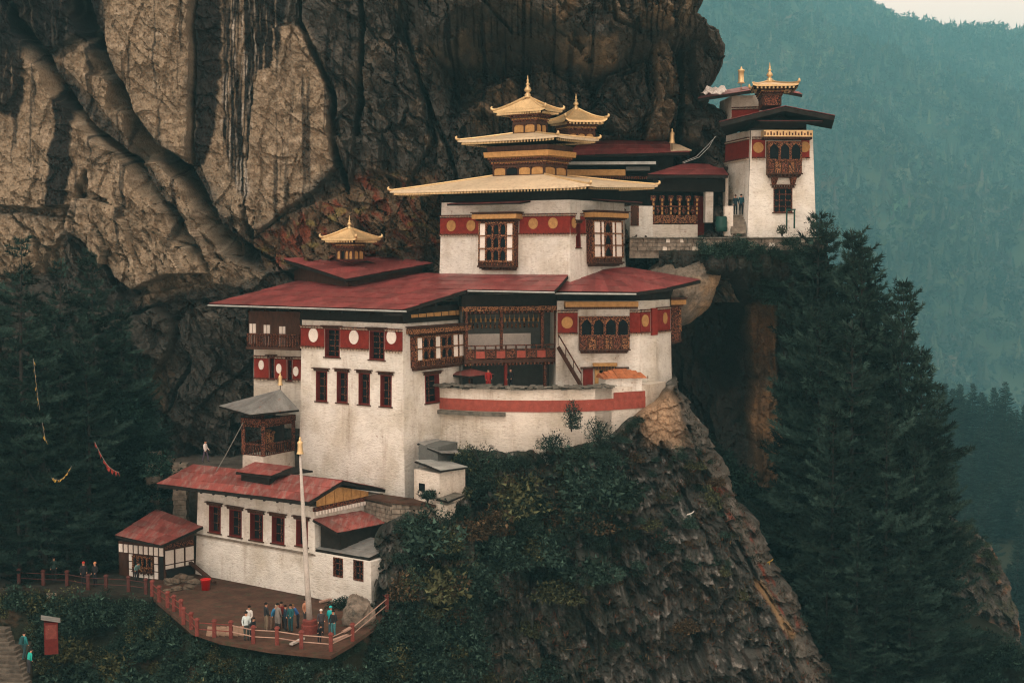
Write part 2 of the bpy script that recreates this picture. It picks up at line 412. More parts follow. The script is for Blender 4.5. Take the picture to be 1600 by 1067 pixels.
# ---- upper cliff
def build_upper_cliff():
    step = 1.75
    xs = np.arange(-75, 1225, step); ys = np.arange(-70, 965, step)
    x, y = np.meshgrid(xs, ys); Yn = 121.0
    wx = x + 10 * fbm(x / 70, y / 70, 3, 1) + 3.2 * fbm(x / 14, y / 14, 3, 5)
    wy = y + 10 * fbm(x / 70, y / 70, 3, 21) + 3.2 * fbm(x / 14, y / 14, 3, 25)
    base = 3.2 * sstep(230, 520, y) * sstep(620, 420, x) + 2.5 * sstep(520, 800, y)
    base += 2.6 * sstep(230, 400, y) * sstep(480, 560, x)
    oh = polydist(wx, wy, [(650, -120), (1160, -120), (1120, 30), (1078, 68), (1030, 86), (985, 82), (957, 108), (922, 114), (885, 97), (850, 80), (780, 62), (735, 68), (692, 97), (655, 60)])
    base = base + 7.0 * sstep(-26, 60, oh)
    kx = x + 5 * fbm(x / 80, y / 80, 2, 1) + 1.2 * fbm(x / 12, y / 12, 2, 5); ky = y + 5 * fbm(x / 80, y / 80, 2, 21) + 1.2 * fbm(x / 12, y / 12, 2, 25)
    D = np.zeros(x.shape)
    rec = polydist(wx, wy, [(640, 100), (735, 66), (790, 60), (870, 86), (930, 112), (985, 84), (1060, 90), (1075, 190), (1020, 215), (900, 180), (800, 140), (740, 170), (690, 190)])
    D -= 5.0 * sstep(-4, 40, rec)
    D += 2.2 * sstep(-3, 5, oh)
    slabs = [
        ([(168, -90), (312, -90), (308, 60), (303, 180), (302, 250), (262, 235), (225, 190), (195, 130), (174, 70)], 2.0, .004, 0),
        ([(314, -90), (470, -90), (455, 60), (405, 120), (398, 260), (385, 370), (350, 340), (320, 262), (307, 240)], 1.0, 0, .002),
        ([(408, 95), (430, 50), (478, 45), (502, 110), (523, 165), (519, 215), (528, 262), (500, 300), (450, 330), (400, 372), (390, 300), (398, 200)], 2.1, -.004, 0),
        ([(92, 95), (135, 70), (190, 160), (245, 240), (300, 292), (345, 360), (375, 398), (330, 400), (292, 340), (243, 270), (195, 210), (145, 150)], .9, 0, .003),
        ([(-120, 70), (35, 50), (98, 118), (146, 200), (182, 238), (140, 270), (120, 320), (60, 330), (-120, 300)], 1.5, .003, 0),
        ([(-120, -90), (120, -90), (146, 40), (130, 60), (82, 85), (30, 20)], 1.0, 0, 0),
        ([(140, 252), (190, 238), (235, 277), (285, 347), (310, 388), (260, 372), (200, 330), (145, 300)], 1.7, 0, .004),
        ([(120, 306), (200, 325), (270, 368), (320, 402), (332, 425), (270, 434), (224, 454), (180, 428), (150, 388), (115, 358)], 2.6, 0, .004),
        ([(-120, 325), (100, 338), (113, 365), (60, 425), (-120, 445)], 1.2, 0, .004),
        ([(185, 500), (255, 478), (280, 505), (270, 550), (235, 605), (195, 640), (150, 600), (150, 530)], 2.2, .004, 0),
        ([(282, 505), (300, 482), (345, 468), (395, 455), (402, 560), (310, 640), (300, 560)], 1.3, 0, 0),
        ([(325, 384), (375, 400), (420, 430), (400, 455), (340, 440)], 1.3, 0, 0),
        ([(150, 455), (220, 462), (330, 440), (345, 462), (262, 474), (190, 494), (140, 500)], .9, 0, .005),
        ([(470, -90), (563, -90), (563, 120), (558, 240), (548, 292), (536, 240), (530, 160), (506, 100), (478, 40)], 1.3, -.006, 0),
        ([(569, -90), (640, -90), (622, 50), (645, 100), (666, 170), (678, 230), (640, 290), (575, 265), (569, 120)], 2.0, .003, 0),
        ([(632, 44), (662, 60), (690, 110), (720, 200), (740, 290), (690, 290), (686, 224), (674, 160), (650, 92)], 1.3, 0, 0),
        ([(1018, 78), (1046, 75), (1058, 160), (1042, 228), (1000, 232), (1025, 160)], 2.2, 0, 0),
        ([(1076, 20), (1097, -10), (1122, 46), (1142, 75), (1130, 118), (1102, 168), (1082, 140)], 3.0, 0, 0),
        ([(762, 142), (800, 126), (816, 172), (780, 192), (742, 176)], 1.4, 0, 0),
        ([(955, 128), (1008, 112), (1018, 180), (962, 218), (922, 176)], 2.0, 0, 0),
        ([(690, 185), (760, 192), (790, 250), (740, 295), (682, 265)], 1.6, 0, 0),
        ([(836, 110), (900, 118), (925, 170), (880, 190), (830, 160)], 1.2, 0, 0),
        ([(884, 66), (958, 62), (956, 106), (925, 116), (888, 98)], 1.6, 0, 0),
        ([(1018, 14), (1070, 10), (1068, 52), (1024, 56)], 1.2, 0, 0),
        ([(850, -20), (905, -30), (900, 34), (870, 40)], 1.0, 0, 0),
        ([(560, 300), (700, 290), (690, 380), (570, 400)], 1.0, 0, .004),
        ([(396, 372), (450, 335), (540, 300), (560, 360), (520, 410), (420, 430)], 1.4, 0, .006)]
    for pts, h, tx, ty in slabs:
        d = polydist(kx, ky, pts); cx = sum(p[0] for p in pts) / len(pts); cy = sum(p[1] for p in pts) / len(pts)
        D = np.maximum(D, np.where(d > -8, (h + tx * (x - cx) + ty * (y - cy)) * sstep(-.8, 2.4, d) + np.minimum(D, 0) * .25, -9)) if h > 0 else D
    cracks = [([(110, -90), (139, 0), (161, 67), (187, 116), (210, 165), (240, 225), (300, 262), (320, 300), (345, 350), (390, 384)], 8.5, 4.6),
              ([(10, -40), (40, 40), (75, 85), (115, 150), (155, 200), (192, 230), (222, 258), (250, 300), (290, 350), (315, 388)], 6.0, 3.4),
              ([(461, -90), (475, 40), (499, 101), (526, 161), (521, 212), (533, 262), (546, 302)], 4, 2.4),
              ([(565, -90), (567, 120), (562, 210)], 3, 1.8), ([(628, 44), (648, 92), (672, 160), (684, 224)], 2.5, 1.2),
              ([(311, -90), (309, 90), (304, 258)], 3, 1.2), ([(118, 363), (150, 388), (183, 430), (220, 456)], 5, 2.2), 
              ([(660, 130), (700, 230), (720, 300)], 4, 1.8), ([(940, -60), (960, 40), (1000, 66)], 3, 1.6), ([(770, -60), (760, 10), (800, 55)], 3, 1.5),
              ([(1062, 60), (1066, 130), (1058, 230)], 4, 2.0), ([(850, 180), (900, 200), (990, 216)], 4, 1.6), ([(385, 378), (440, 415), (470, 440)], 4, 1.5), ([(275, 500), (300, 560), (270, 640)], 4, 1.6)]
    for pts, wdt, dep in cracks:
        d = segdist(kx, ky, pts); wv = np.maximum(wdt * (1 + .6 * noise(x / 40, y / 40, 9)), .5)
        if wdt > 5:
            sg = side_of(kx, ky, pts); D -= dep * 1.5 * np.where(sg < 0, sstep(1, .3, d / (wv * .5)), np.clip(1.15 - d / (3.0 * wv), 0, 1))
        else: D -= dep * 1.35 * sstep(1.05, .6, d / wv)
    left = sstep(560, 470, x)
    ca, sa = math.cos(.95), math.sin(.95)
    rx, ry = wx * ca + wy * sa, -wx * sa + wy * ca
    rough = 1.0 - .66 * left * sstep(330, 250, y)
    slabby = left * sstep(345, 280, y)
    D += (1 - .8 * slabby) * 1.7 * facet(rx / 95, ry / 40, 2) + (1 - .72 * slabby) * .85 * facet(rx / 40, ry / 15, 7) + (1 - .45 * slabby) * .36 * facet(rx / 15, ry / 7, 13)
    rt = sstep(540, 600, x); D += rt * (1.5 * facet(rx / 62, ry / 44, 31) + .9 * facet(rx / 26, ry / 19, 33))
    al = .72; sw = (-x * math.sin(al) + y * math.cos(al)) / 44 + .8 * fbm(x / 110, y / 110, 3, 35); D += .75 * (sw - np.floor(sw)) * sstep(-.1, .15, fbm(x / 90, y / 90, 3, 36)) * (1 - .55 * slabby)
    sv = (x * .97 + y * .22) / 57 + .5 * fbm(x / 150, y / 150, 3, 37); D += .55 * (sv - np.floor(sv)) * (.4 + .6 * sstep(-.1, .2, fbm(x / 120, y / 120, 3, 38)))
    sh = (y * .98 + x * .12) / 71 + .9 * fbm(x / 90, y / 140, 3, 39); D += .45 * (sh - np.floor(sh)) * slabby * sstep(0, .25, fbm(x / 60, y / 60, 3, 43))
    D += slabby * (.5 * fbm(x / 60, y / 110, 3, 14) + .16 * fbm(x / 5, y / 60, 3, 15))
    low = sstep(300, 400, y)
    D += (.55 + .3 * low) * ridged(rx / 120, ry / 30, 4, 4) * rough + .30 * fbm(x / 11, y / 11, 4, 17)
    D -= 5.5 * sstep(-4, 10, polydist(x, y, [(845, 222), (1075, 216), (1100, 240), (1120, 320), (845, 320)]))
    # right-hand silhouette
    out = polydist(x, y, [(-300, -300), (1093, -300), (1096, 0), (1090, 24), (1106, 42), (1122, 48), (1135, 74), (1131, 100), (1122, 122), (1108, 138), (1112, 152), (1140, 164), (1168, 215), (1172, 1300), (-300, 1300)])
    out = out + 3 * fbm(x / 12, y / 12, 3, 33)
    e = np.clip(1 - out / 30, 0, 1); D -= 5.0 * (1 - np.sqrt(np.clip(1 - e * e, 0, 1))) + np.clip(-out, 0, 60) * .9
    Yb = Yn - base; ax, az = ray_np(x, y)
    X, Z, Y = ax * Yb, az * Yb, Yb - D
    # colours of the rock itself
    n1 = fbm(x / 60, y / 60, 4, 40); n2 = fbm(x / 18, y / 18, 4, 44); strk = fbm(x / 4.2, y / 150, 3, 50); strk2 = fbm(x / 15, y / 380, 4, 57)
    tan = np.array([.275, .222, .152]); pale = np.array([.41, .35, .26]); grey = np.array([.068, .066, .058]); dark = np.array([.040, .036, .031])
    def zone(pts, s=10): return sstep(-s, s, polydist(wx, wy, pts))
    tz = np.zeros(x.shape)
    for pts in ([(170, -90), (312, -90), (303, 255), (225, 190), (174, 70)], [(408, 95), (430, 45), (478, 45), (525, 165), (524, 262), (450, 330), (395, 372), (360, 200)],
                [(-120, 90), (50, 80), (100, 130), (180, 240), (120, 330), (-120, 330)], [(145, 255), (200, 240), (320, 400), (330, 430), (220, 450), (115, 355)],
                [(92, 95), (135, 70), (190, 160), (245, 240), (300, 292), (345, 360), (375, 398), (330, 400), (292, 340), (243, 270), (195, 210), (145, 150)], [(310, -90), (460, -90), (400, 120), (385, 370), (320, 262)], [(-120, 330), (110, 340), (100, 420), (-120, 450)], [(325, 384), (420, 430), (340, 445), (220, 470)]): tz = np.maximum(tz, zone(pts, 14))
    tmask = np.clip(tz * .95 + .40 * n1 + .15 * n2, 0, 1)
    g2 = grey * (1 + .35 * n1[..., None]); c = g2 * (1 - tmask[..., None]) + tan * tmask[..., None]
    c = lerp3(c, pale, sstep(.15, .5, n2 + .3 * strk2) * tz * .7)
    c = lerp3(c, np.array([.145, .118, .083]), sstep(.12, .42, n1 + .5 * n2) * (1 - tz) * sstep(560, 620, x) * .75)
    for pts in ([(884, 66), (958, 62), (956, 108), (925, 116), (888, 98)], [(1018, 78), (1046, 75), (1058, 160), (1042, 228), (1000, 232), (1025, 160)], [(762, 142), (800, 126), (816, 172), (780, 192), (742, 176)],
                [(1018, 14), (1070, 10), (1068, 52), (1024, 56)], [(850, -20), (905, -30), (900, 34), (870, 40)], [(232, 600), (262, 545), (284, 560), (262, 640)]):
        c = lerp3(c, np.array([.24, .18, .115]), zone(pts, 5) * .8 * (.5 + .5 * sstep(-.1, .2, n2)))
    stain = np.zeros(x.shape)
    for pts, k in (([(312, 5), (352, -30), (350, 120), (340, 210), (330, 258), (310, 262)], 1.15), ([(352, -60), (402, -60), (402, 180), (392, 330), (372, 300), (352, 200)], .62), ([(400, -60), (452, -60), (446, 70), (425, 110), (402, 120)], .75),
                   ([(-30, -60), (48, 10), (46, 150), (34, 195), (8, 180), (-30, 120)], .8), ([(92, 120), (128, 140), (122, 250), (112, 320), (84, 322), (94, 220)], .85), ([(-75, -80), (150, -80), (165, 80), (120, 60), (80, 90), (30, 20)], .7),
                   ([(610, -90), (860, -90), (850, 70), (780, 60), (690, 95)], .22), ([(960, -60), (1100, -60), (1090, 40), (1000, 80)], .35)):
        stain = np.maximum(stain, zone(pts, 2.5) * sstep(-.20, .12, strk + (k - .5) * 1.1))
    stain = np.maximum(stain, sstep(.20, .40, strk2 + .35 * strk + .15 * n1) * .8 * sstep(450, 350, y))
    c = lerp3(c, np.array([.014, .015, .016]), stain * .96)
    wst = zone([(352, -60), (408, -60), (402, 180), (392, 400), (372, 300), (352, 200)], 5) * sstep(.16, .34, fbm(x / 3, y / 110, 3, 63))
    c = lerp3(c, np.array([.48, .45, .38]), wst * .8)
    lich = zone([(400, 378), (470, 335), (560, 275), (690, 270), (700, 400), (560, 400), (420, 420)], 12)
    c = lerp3(c, np.array([.18, .11, .055]), lich * .5)
    c = lerp3(c, np.array([.17, .045, .026]), lich * sstep(.02, .28, fbm(rx / 50, ry / 22, 4, 70)) * .85)
    c = lerp3(c, np.array([.20, .165, .06]), lich * sstep(.18, .36, fbm(x / 30, y / 20, 4, 76)) * .8)
    c = lerp3(c, np.array([.050, .052, .047]), sstep(430, 520, y) * sstep(420, 240, x) * (.55 + .5 * n1))
    c = np.clip(c * (1 + .22 * fbm(x / 7, y / 7, 3, 81)[..., None]), .012, .8)
    xc, yc = (x[:-1, :-1], y[:-1, :-1])
    keep = ((yc < 470) | (xc < 490)) & (out[:-1, :-1] > -40)
    return grid_mesh('cliff', X, Y, Z, c, rock_mat, keep, False)
structure('cliff', build_upper_cliff(), 'sheer streaked ochre and black cliff behind the monastery', 'cliff')

# ---- rock spur that carries the monastery
SP_OUT = ([560, 590, 620, 690, 760, 850, 950, 1067, 1180], [1044, 1056, 1066, 1108, 1150, 1198, 1252, 1304, 1352])
SP_TOP = ([560, 640, 690, 800, 900, 950, 985, 1010, 1035, 1056, 1075, 1400], [850, 790, 702, 704, 695, 684, 652, 640, 626, 592, 575, 560])
def spur_Y(px, py):
    Y = 104.0 - (py - 620) * .0205 - 3.6 * sstep(900, 640, px) * sstep(700, 900, py)
    ox = np.interp(py, *SP_OUT); cx = ox - np.interp(py, [600, 700, 950, 1100], [22, 34, 70, 80])
    Y = Y - 2.6 * sstep(770, 690, px) * sstep(740, 830, py)
    return Y + 5.0 * np.clip((px - cx) / (ox - cx), 0, 1) ** 1.6 + .9 * np.sin(px / 95.0 + 1) * sstep(700, 800, py)
def build_spur():
    step = 1.9; xs = np.arange(590, 1400, step); ys = np.arange(540, 1165, step); x, y = np.meshgrid(xs, ys)
    wob = 24 * fbm(y / 95, x * 0 + 2.2, 5, 3, .55) + 13 * facet(y / 34, x * 0 + .3, 8) + 6 * facet(y / 13, x * 0 + .3, 9)
    ox = np.interp(y, *SP_OUT) + wob; top = np.interp(x, *SP_TOP) + 5 * fbm(x / 20, y * 0 + 1.1, 3, 6)
    xc = np.minimum(x, ox); yc = np.maximum(y, top)
    Yb = spur_Y(xc, yc); ax, az = ray_np(xc, yc)
    wx = x + 8 * fbm(x / 50, y / 50, 3, 11); wy = y + 8 * fbm(x / 50, y / 50, 3, 12)
    ca, sa = math.cos(1.05), math.sin(1.05); rx, ry = wx * ca + wy * sa, -wx * sa + wy * ca
    smooth_rock = sstep(-5, 25, polydist(wx, wy, [(985, 640), (1012, 610), (1045, 592), (1062, 620), (1075, 690), (1060, 705), (1000, 700)]))
    dl = (x * .9 - y * .42) / 46 + .7 * fbm(x / 90, y / 90, 3, 23); dl2 = (x * .35 + y * .93) / 33 + .8 * fbm(x / 60, y / 60, 3, 24)
    D = (1 - .8 * smooth_rock) * (1.1 * (dl - np.floor(dl)) + .7 * (dl2 - np.floor(dl2)) + 2.9 * facet(rx / 120, ry / 62, 3) + 1.0 * facet(rx / 52, ry / 30, 5) + .42 * facet(rx / 26, ry / 14, 9) + .35 * facet(rx / 10, ry / 6, 15) + .5 * ridged(rx / 90, ry / 24, 4, 21)) + .35 * fbm(x / 9, y / 9, 4, 22)
    for pts, wd, dp in (([(1046, 592), (1080, 690), (1125, 800), (1175, 890), (1225, 975), (1240, 1067)], 4, 1.3), ([(1035, 690), (1070, 780), (1110, 860)], 4, 1.0), ([(860, 800), (830, 900), (850, 1067)], 6, 1.2)):
        D -= dp * sstep(1, .3, segdist(wx, wy, pts) / wd)
    D *= sstep(0, 8, ox - x) * .6 + .4
    Y = Yb - D + np.clip(x - ox, 0, None) * .35 + np.clip(top - y, 0, None) * .30
    n1 = fbm(x / 45, y / 45, 4, 31); n2 = fbm(x / 12, y / 12, 4, 35); n3 = fbm(rx / 40, ry / 9, 4, 38)
    grey = np.array([.058, .060, .054]); c = grey * (1 + .5 * n1[..., None] + .3 * n2[..., None])
    c = lerp3(c, np.array([.062, .048, .038]), sstep(.08, .4, n3 + .3 * n1) * .7)
    c = lerp3(c, np.array([.26, .26, .24]), sstep(.24, .36, n2 + .25 * n1) * .75)
    vs = fbm(x / 9, y / 130, 4, 53); c = lerp3(c, np.array([.19, .185, .165]), sstep(.16, .36, vs) * sstep(760, 860, y) * .6); c = lerp3(c, np.array([.022, .024, .022]), sstep(.10, .34, fbm(x / 13, y / 150, 4, 56)) * .8)
    side = sstep(-4, 10, x - np.interp(y, [600, 700, 850, 975, 1100], [1048, 1082, 1160, 1225, 1260]))
    c = lerp3(c, np.array([.135, .125, .105]) * (1 + .4 * n1[..., None] + .4 * n2[..., None]), side * .6)
    c = lerp3(c, np.array([.17, .05, .032]), sstep(.12, .34, n3) * sstep(22, 4, segdist(wx, wy, [(1110, 740), (1160, 830), (1210, 930), (1235, 975)])) * .9)
    c = lerp3(c, np.array([.30, .20, .10]), sstep(9, 2, segdist(wx, wy, [(1186, 905), (1212, 955), (1236, 985)])) * .85)
    c = lerp3(c, np.array([.36, .25, .155]) * (1 + .35 * n2[..., None] + .3 * n1[..., None]), smooth_rock * .92)
    c = lerp3(c, np.array([.022, .030, .020]), sstep(.0, .3, fbm(x / 26, y / 26, 4, 47) + .25) * sstep(1010, 900, x) * .6)
    SURF['spur'] = (590.0, 540.0, step, ax * Yb, Y, az * Yb)
    return grid_mesh('rock_spur', ax * Yb, Y, az * Yb, np.clip(c, .012, .7), rock_mat, None, False)
structure('rock_spur', build_spur(), 'steep rocky spur carrying the monastery, falling away to the gorge', 'cliff')

# ---- cliff under the corner tower and gully floor
def build_gully():
    step = 2.4; xs = np.arange(1030, 1470, step); ys = np.arange(374, 1165, step); x, y = np.meshgrid(xs, ys)
    wx = x + 8 * fbm(x / 50, y / 50, 3, 61); wy = y + 8 * fbm(x / 50, y / 50, 3, 62)
    Yb = 113.0 - 1.1 * sstep(384, 398, y) + 9.5 * sstep(408, 520, y) - .022 * np.clip(y - 560, 0, None)
    D = 1.8 * facet(wx / 46, wy / 150, 5) + .9 * facet(wx / 18, wy / 60, 8) + .4 * facet(wx / 8, wy / 22, 9) + .4 * fbm(x / 12, y / 12, 4, 66)
    D -= 4.0 * sstep(-4, 22, polydist(wx, wy, [(1078, 425), (1160, 420), (1166, 480), (1158, 600), (1120, 620), (1085, 560)]))
    D += 1.6 * sstep(-2, 8, polydist(wx, wy, [(1166, 450), (1214, 455), (1216, 760), (1170, 760)]))
    ox = np.interp(y, [374, 450, 600, 800, 1000, 1170], [1288, 1306, 1350, 1400, 1430, 1450]) + 5 * fbm(y / 25, x * 0, 3, 77); ov = np.clip(x - ox, 0, None)
    D = D * (sstep(0, 14, ox - x) * .8 + .2) * (sstep(380, 420, y) * .85 + .15) - ov * .5; ax, az = ray_np(np.minimum(x, ox), y); n1 = fbm(x / 40, y / 90, 4, 71); n2 = fbm(x / 10, y / 24, 4, 72)
    c = np.array([.038, .037, .032]) * (1 + .4 * n1[..., None])
    och = np.maximum(sstep(-6, 10, polydist(wx, wy, [(1166, 480), (1214, 470), (1218, 770), (1172, 760)])), sstep(-4, 10, polydist(wx, wy, [(1285, 560), (1310, 560), (1312, 800), (1290, 800)])))
    c = lerp3(c, np.array([.26, .15, .075]), np.clip(och * (.75 + n1 + .5 * n2), 0, 1) * .9)
    c = lerp3(c, np.array([.018, .024, .017]), sstep(-.05, .25, n1) * (1 - och) * .6)
    return grid_mesh('gully_cliff', ax * Yb, Yb - D, az * Yb, np.clip(c, .012, .6), rock_mat, None, False)
structure('gully_cliff', build_gully(), 'dark gully cliff with an ochre streak below the corner tower', 'cliff')
def build_gully_floor():
    step = 4; xs = np.arange(1050, 1640, step); ys = np.arange(640, 1190, step); x, y = np.meshgrid(xs, ys)
    top = np.interp(x, [1050, 1120, 1200, 1300, 1400, 1480, 1640], [640, 690, 780, 830, 900, 960, 1040]); yc = np.maximum(y, top)
    Yb = 116 - (yc - 640) * .014; ax, az = ray_np(x, yc)
    Y = Yb - 1.5 * fbm(x / 40, y / 40, 4, 91) + np.clip(top - y, 0, None) * .35
    c = np.array([.014, .018, .012]) * (1 + .5 * fbm(x / 25, y / 25, 4, 93)[..., None])
    return grid_mesh('gully_floor', ax * Yb, Y, az * Yb, c, ground_mat, None, True)
structure('gully_floor', build_gully_floor(), 'dark wooded gully floor between spur and crag', 'ground')
CR_OUT = ([780, 818, 835, 850, 905, 960, 1020, 1180], [1480, 1500, 1530, 1548, 1576, 1590, 1598, 1618])
def build_crag():
    step = 2.0; xs = np.arange(1425, 1690, step); ys = np.arange(790, 1165, step); x, y = np.meshgrid(xs, ys)
    wx = x + 7 * fbm(x / 40, y / 40, 3, 101); wy = y + 7 * fbm(x / 40, y / 40, 3, 102)
    ox = np.interp(y, *CR_OUT) + 5 * fbm(y / 22, x * 0, 4, 107); xc = np.minimum(x, ox)
    top = np.interp(x, [1425, 1470, 1500, 1530, 1700], [850, 822, 812, 818, 830]); yc = np.maximum(y, top)
    Yb = 126 - .02 * (yc - 800); ax, az = ray_np(xc, yc)
    D = 1.7 * facet(wx / 50, wy / 60, 4) + .8 * facet(wx / 20, wy / 24, 6) + .35 * facet(wx / 8, wy / 9, 9) + .35 * fbm(x / 10, y / 10, 4, 111)
    D *= sstep(0, 14, ox - x) * .8 + .2
    Y = Yb - D + np.clip(x - ox, 0, None) * .4 + np.clip(top - y, 0, None) * .4
    n1 = fbm(x / 30, y / 40, 4, 113); n2 = fbm(x / 9, y / 12, 4, 115)
    c = np.array([.085, .082, .072]) * (1 + .5 * n1[..., None] + .3 * n2[..., None])
    c = lerp3(c, np.array([.17, .085, .042]), sstep(.08, .3, n1 + .3 * n2) * .7)
    c = lerp3(c, np.array([.04, .05, .03]), sstep(.05, .3, n2 - n1) * .6)
    return grid_mesh('crag', ax * Yb, Y, az * Yb, np.clip(c, .012, .6), rock_mat, None, False)
structure('crag', build_crag(), 'weathered rocky crag with rusty patches in the lower right corner', 'cliff')

# ---- ground in front: courtyard, path and the bank below them
Z0 = -23.6
def G(px, py, z=Z0):
    d = ray(px, py); return d * (z / d.z)
BK_TOP = ([-120, 30, 120, 240, 270, 300, 345, 420, 517, 545, 580, 606, 640, 690, 740], [922, 921, 928, 934, 960, 988, 1003, 1016, 1026, 1008, 985, 962, 935, 900, 880])
def bank_Y(px, py):
    top = np.interp(px, *BK_TOP); dz = (top - HORIZON) / FPX
    Yt = np.interp(px, [-120, 30, 240, 300, 420, 517, 580, 640, 740], [97.5, 97.5, 95.0, 86.8, 83.0, 81.6, 87.0, 91.5, 95.0])
    return Yt - (py - top) * .034
def build_bank():
    step = 2.6; xs = np.arange(-110, 730, step); ys = np.arange(860, 1190, step); x, y = np.meshgrid(xs, ys)
    top = np.interp(x, *BK_TOP); yc = np.maximum(y, top); Yb = bank_Y(x, yc); ax, az = ray_np(x, yc)
    D = .9 * fbm(x / 50, y / 50, 4, 121) + .45 * facet(x / 22, y / 16, 5) + .3 * fbm(x / 9, y / 9, 3, 123); D *= sstep(0, 14, y - top)
    Y = Yb - D + np.clip(top - y, 0, 12) * .02
    n1 = fbm(x / 35, y / 35, 4, 125); n2 = fbm(x / 9, y / 9, 4, 127)
    c = np.array([.018, .021, .014]) * (1 + .5 * n1[..., None] + .3 * n2[..., None]); c = lerp3(c, np.array([.07, .046, .03]), sstep(.16, .4, n1 + .4 * n2) * .6)
    keep = (y[:-1, :-1] > top[:-1, :-1] - 3)
    SURF['bank'] = (-110.0, 860.0, step, ax * Yb, Y, az * Yb - .12)
    return grid_mesh('bank', ax * Yb, Y, az * Yb - .12, c, ground_mat, keep, True)
structure('bank', build_bank(), 'overgrown earth bank below the courtyard and path', 'ground')
yard = [G(*q) for q in [(240, 934), (300, 986), (345, 1001), (420, 1014), (517, 1024), (548, 1006), (582, 982), (607, 958), (640, 925), (600, 905), (470, 885), (290, 872), (228, 880)]]
g = MB(); g.slab(yard, (0, 0, -.22)); tag(g.build('courtyard_ground', soil), 'trodden red earth courtyard', 'ground', kind='structure')
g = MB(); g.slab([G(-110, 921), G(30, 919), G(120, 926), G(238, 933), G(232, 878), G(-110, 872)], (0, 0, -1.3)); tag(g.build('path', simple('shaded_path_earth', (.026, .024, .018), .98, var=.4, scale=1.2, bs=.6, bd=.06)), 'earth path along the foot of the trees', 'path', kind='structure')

# ---- the great boulder beside the front hall
def build_boulder():
    nu, nv = 120, 80; a, b = np.meshgrid(np.linspace(0, 2 * np.pi, nu), np.linspace(-.5 * np.pi, .5 * np.pi, nv))
    nx, ny, nz = np.cos(b) * np.cos(a), np.cos(b) * np.sin(a), np.sin(b)
    r = 1 + .16 * fbm(nx * 1.6 + 5, nz * 1.6 + ny, 4, 131) + .10 * facet(nx * 2.2 + ny, nz * 2.4, 6)
    r *= 1 - .22 * sstep(.1, 1, nz) + .12 * sstep(-.4, .5, nz) * sstep(0, 1, nx)
    X, Y, Z = nx * r * 3.2, ny * r * 3.2, nz * r * 3.3
    X = X + .32 * Z * sstep(0, -3, Z) * 0 + .45 * np.clip(Z, -3, 3) * .6
    c0 = P(1056, 450, 114.2); n1 = fbm(nx * 3, nz * 3 + ny, 4, 135)
    c = np.array([.19, .165, .13]) * (1 + .4 * n1[..., None]); c = lerp3(c, np.array([.36, .25, .14]), sstep(.1, .9, nx * 1.1 - .2 + n1) * .8)
    return grid_mesh('boulder', X + c0.x, Y + c0.y, Z + c0.z, np.clip(c, .02, .6), rock_mat, None, True)
tag(bpy.data.objects.new('boulder', build_boulder()), 'great rounded boulder jutting out beside the front hall roof', 'boulder')
COL.objects.link(bpy.data.objects['boulder'])
# ------------------------------------------------------------------ building kit
def footprint(C, th, pxL, pxR, back=None):
    """Four ground corners FL, FR, BR, BL of a rectangular block whose near corner is C."""
    FL = along(C, th, pxL); BR = along(C, th + math.pi / 2, pxR)
    if back: BR = C + Vector((-math.sin(th), math.cos(th), 0)) * back
    return [FL, Vector(C), BR, FL + (BR - C)]
def walls(parent, base, ztop, inset, holes, mat, name='wall', zbot=None, open_sides=()):
    """One mesh of battered wall planes; holes[i] lists (u0,u1,w0,w1) openings of side i. Returns the Face of every side."""
    n = len(base); base = [Vector((p.x, p.y, zbot if zbot is not None else p.z)) for p in base]
    c = sum(base, Vector()) / n
    top = []
    for p in base:
        d = Vector((c.x - p.x, c.y - p.y, 0)); d.normalize(); q = p + d * inset; q.z = ztop; top.append(q)
    mb = MB(); faces = []
    for i in range(n):
        a, b, ta, tb = base[i], base[(i + 1) % n], top[i], top[(i + 1) % n]
        F = Face.pts(a, b, ta); faces.append(F)
        if i in open_sides: continue
        L = (b - a).length; uta, wt = (ta - a).dot(F.u), (ta - a).dot(F.w); utb = (tb - a).dot(F.u)
        hs = holes.get(i, []) if callable(getattr(holes, 'get', None)) else []
        hs = [h(F) if callable(h) else h for h in hs]
        us = sorted({round(v, 4) for h in hs for v in h[:2]}); ws = sorted({0.0, round(wt, 4), *[round(v, 4) for h in hs for v in h[2:]]})
        def U(k, w): return uta * w / wt if k == 0 else (L + (utb - L) * w / wt if k == len(us) + 1 else us[k - 1])
        for j in range(len(ws) - 1):
            w0, w1 = ws[j], ws[j + 1]
            for k in range(len(us) + 1):
                if 0 < k < len(us) + 1 and k <= len(us) - 0 and k >= 1 and k < len(us) + 1 and 1 <= k <= len(us) - 1:
                    um, wm = (us[k - 1] + us[k]) / 2, (w0 + w1) / 2
                    if any(h[0] < um < h[1] and h[2] < wm < h[3] for h in hs): continue
                mb.poly(F.pt(U(k, w0), w0), F.pt(U(k + 1, w0), w0), F.pt(U(k + 1, w1), w1), F.pt(U(k, w1), w1))
    mb.poly(*top)
    o = mb.build(name, mat, parent); o['top'] = ztop
    return faces
def rects(px_boxes): return [(lambda F, b=b: F.rect(*b)) for b in px_boxes]

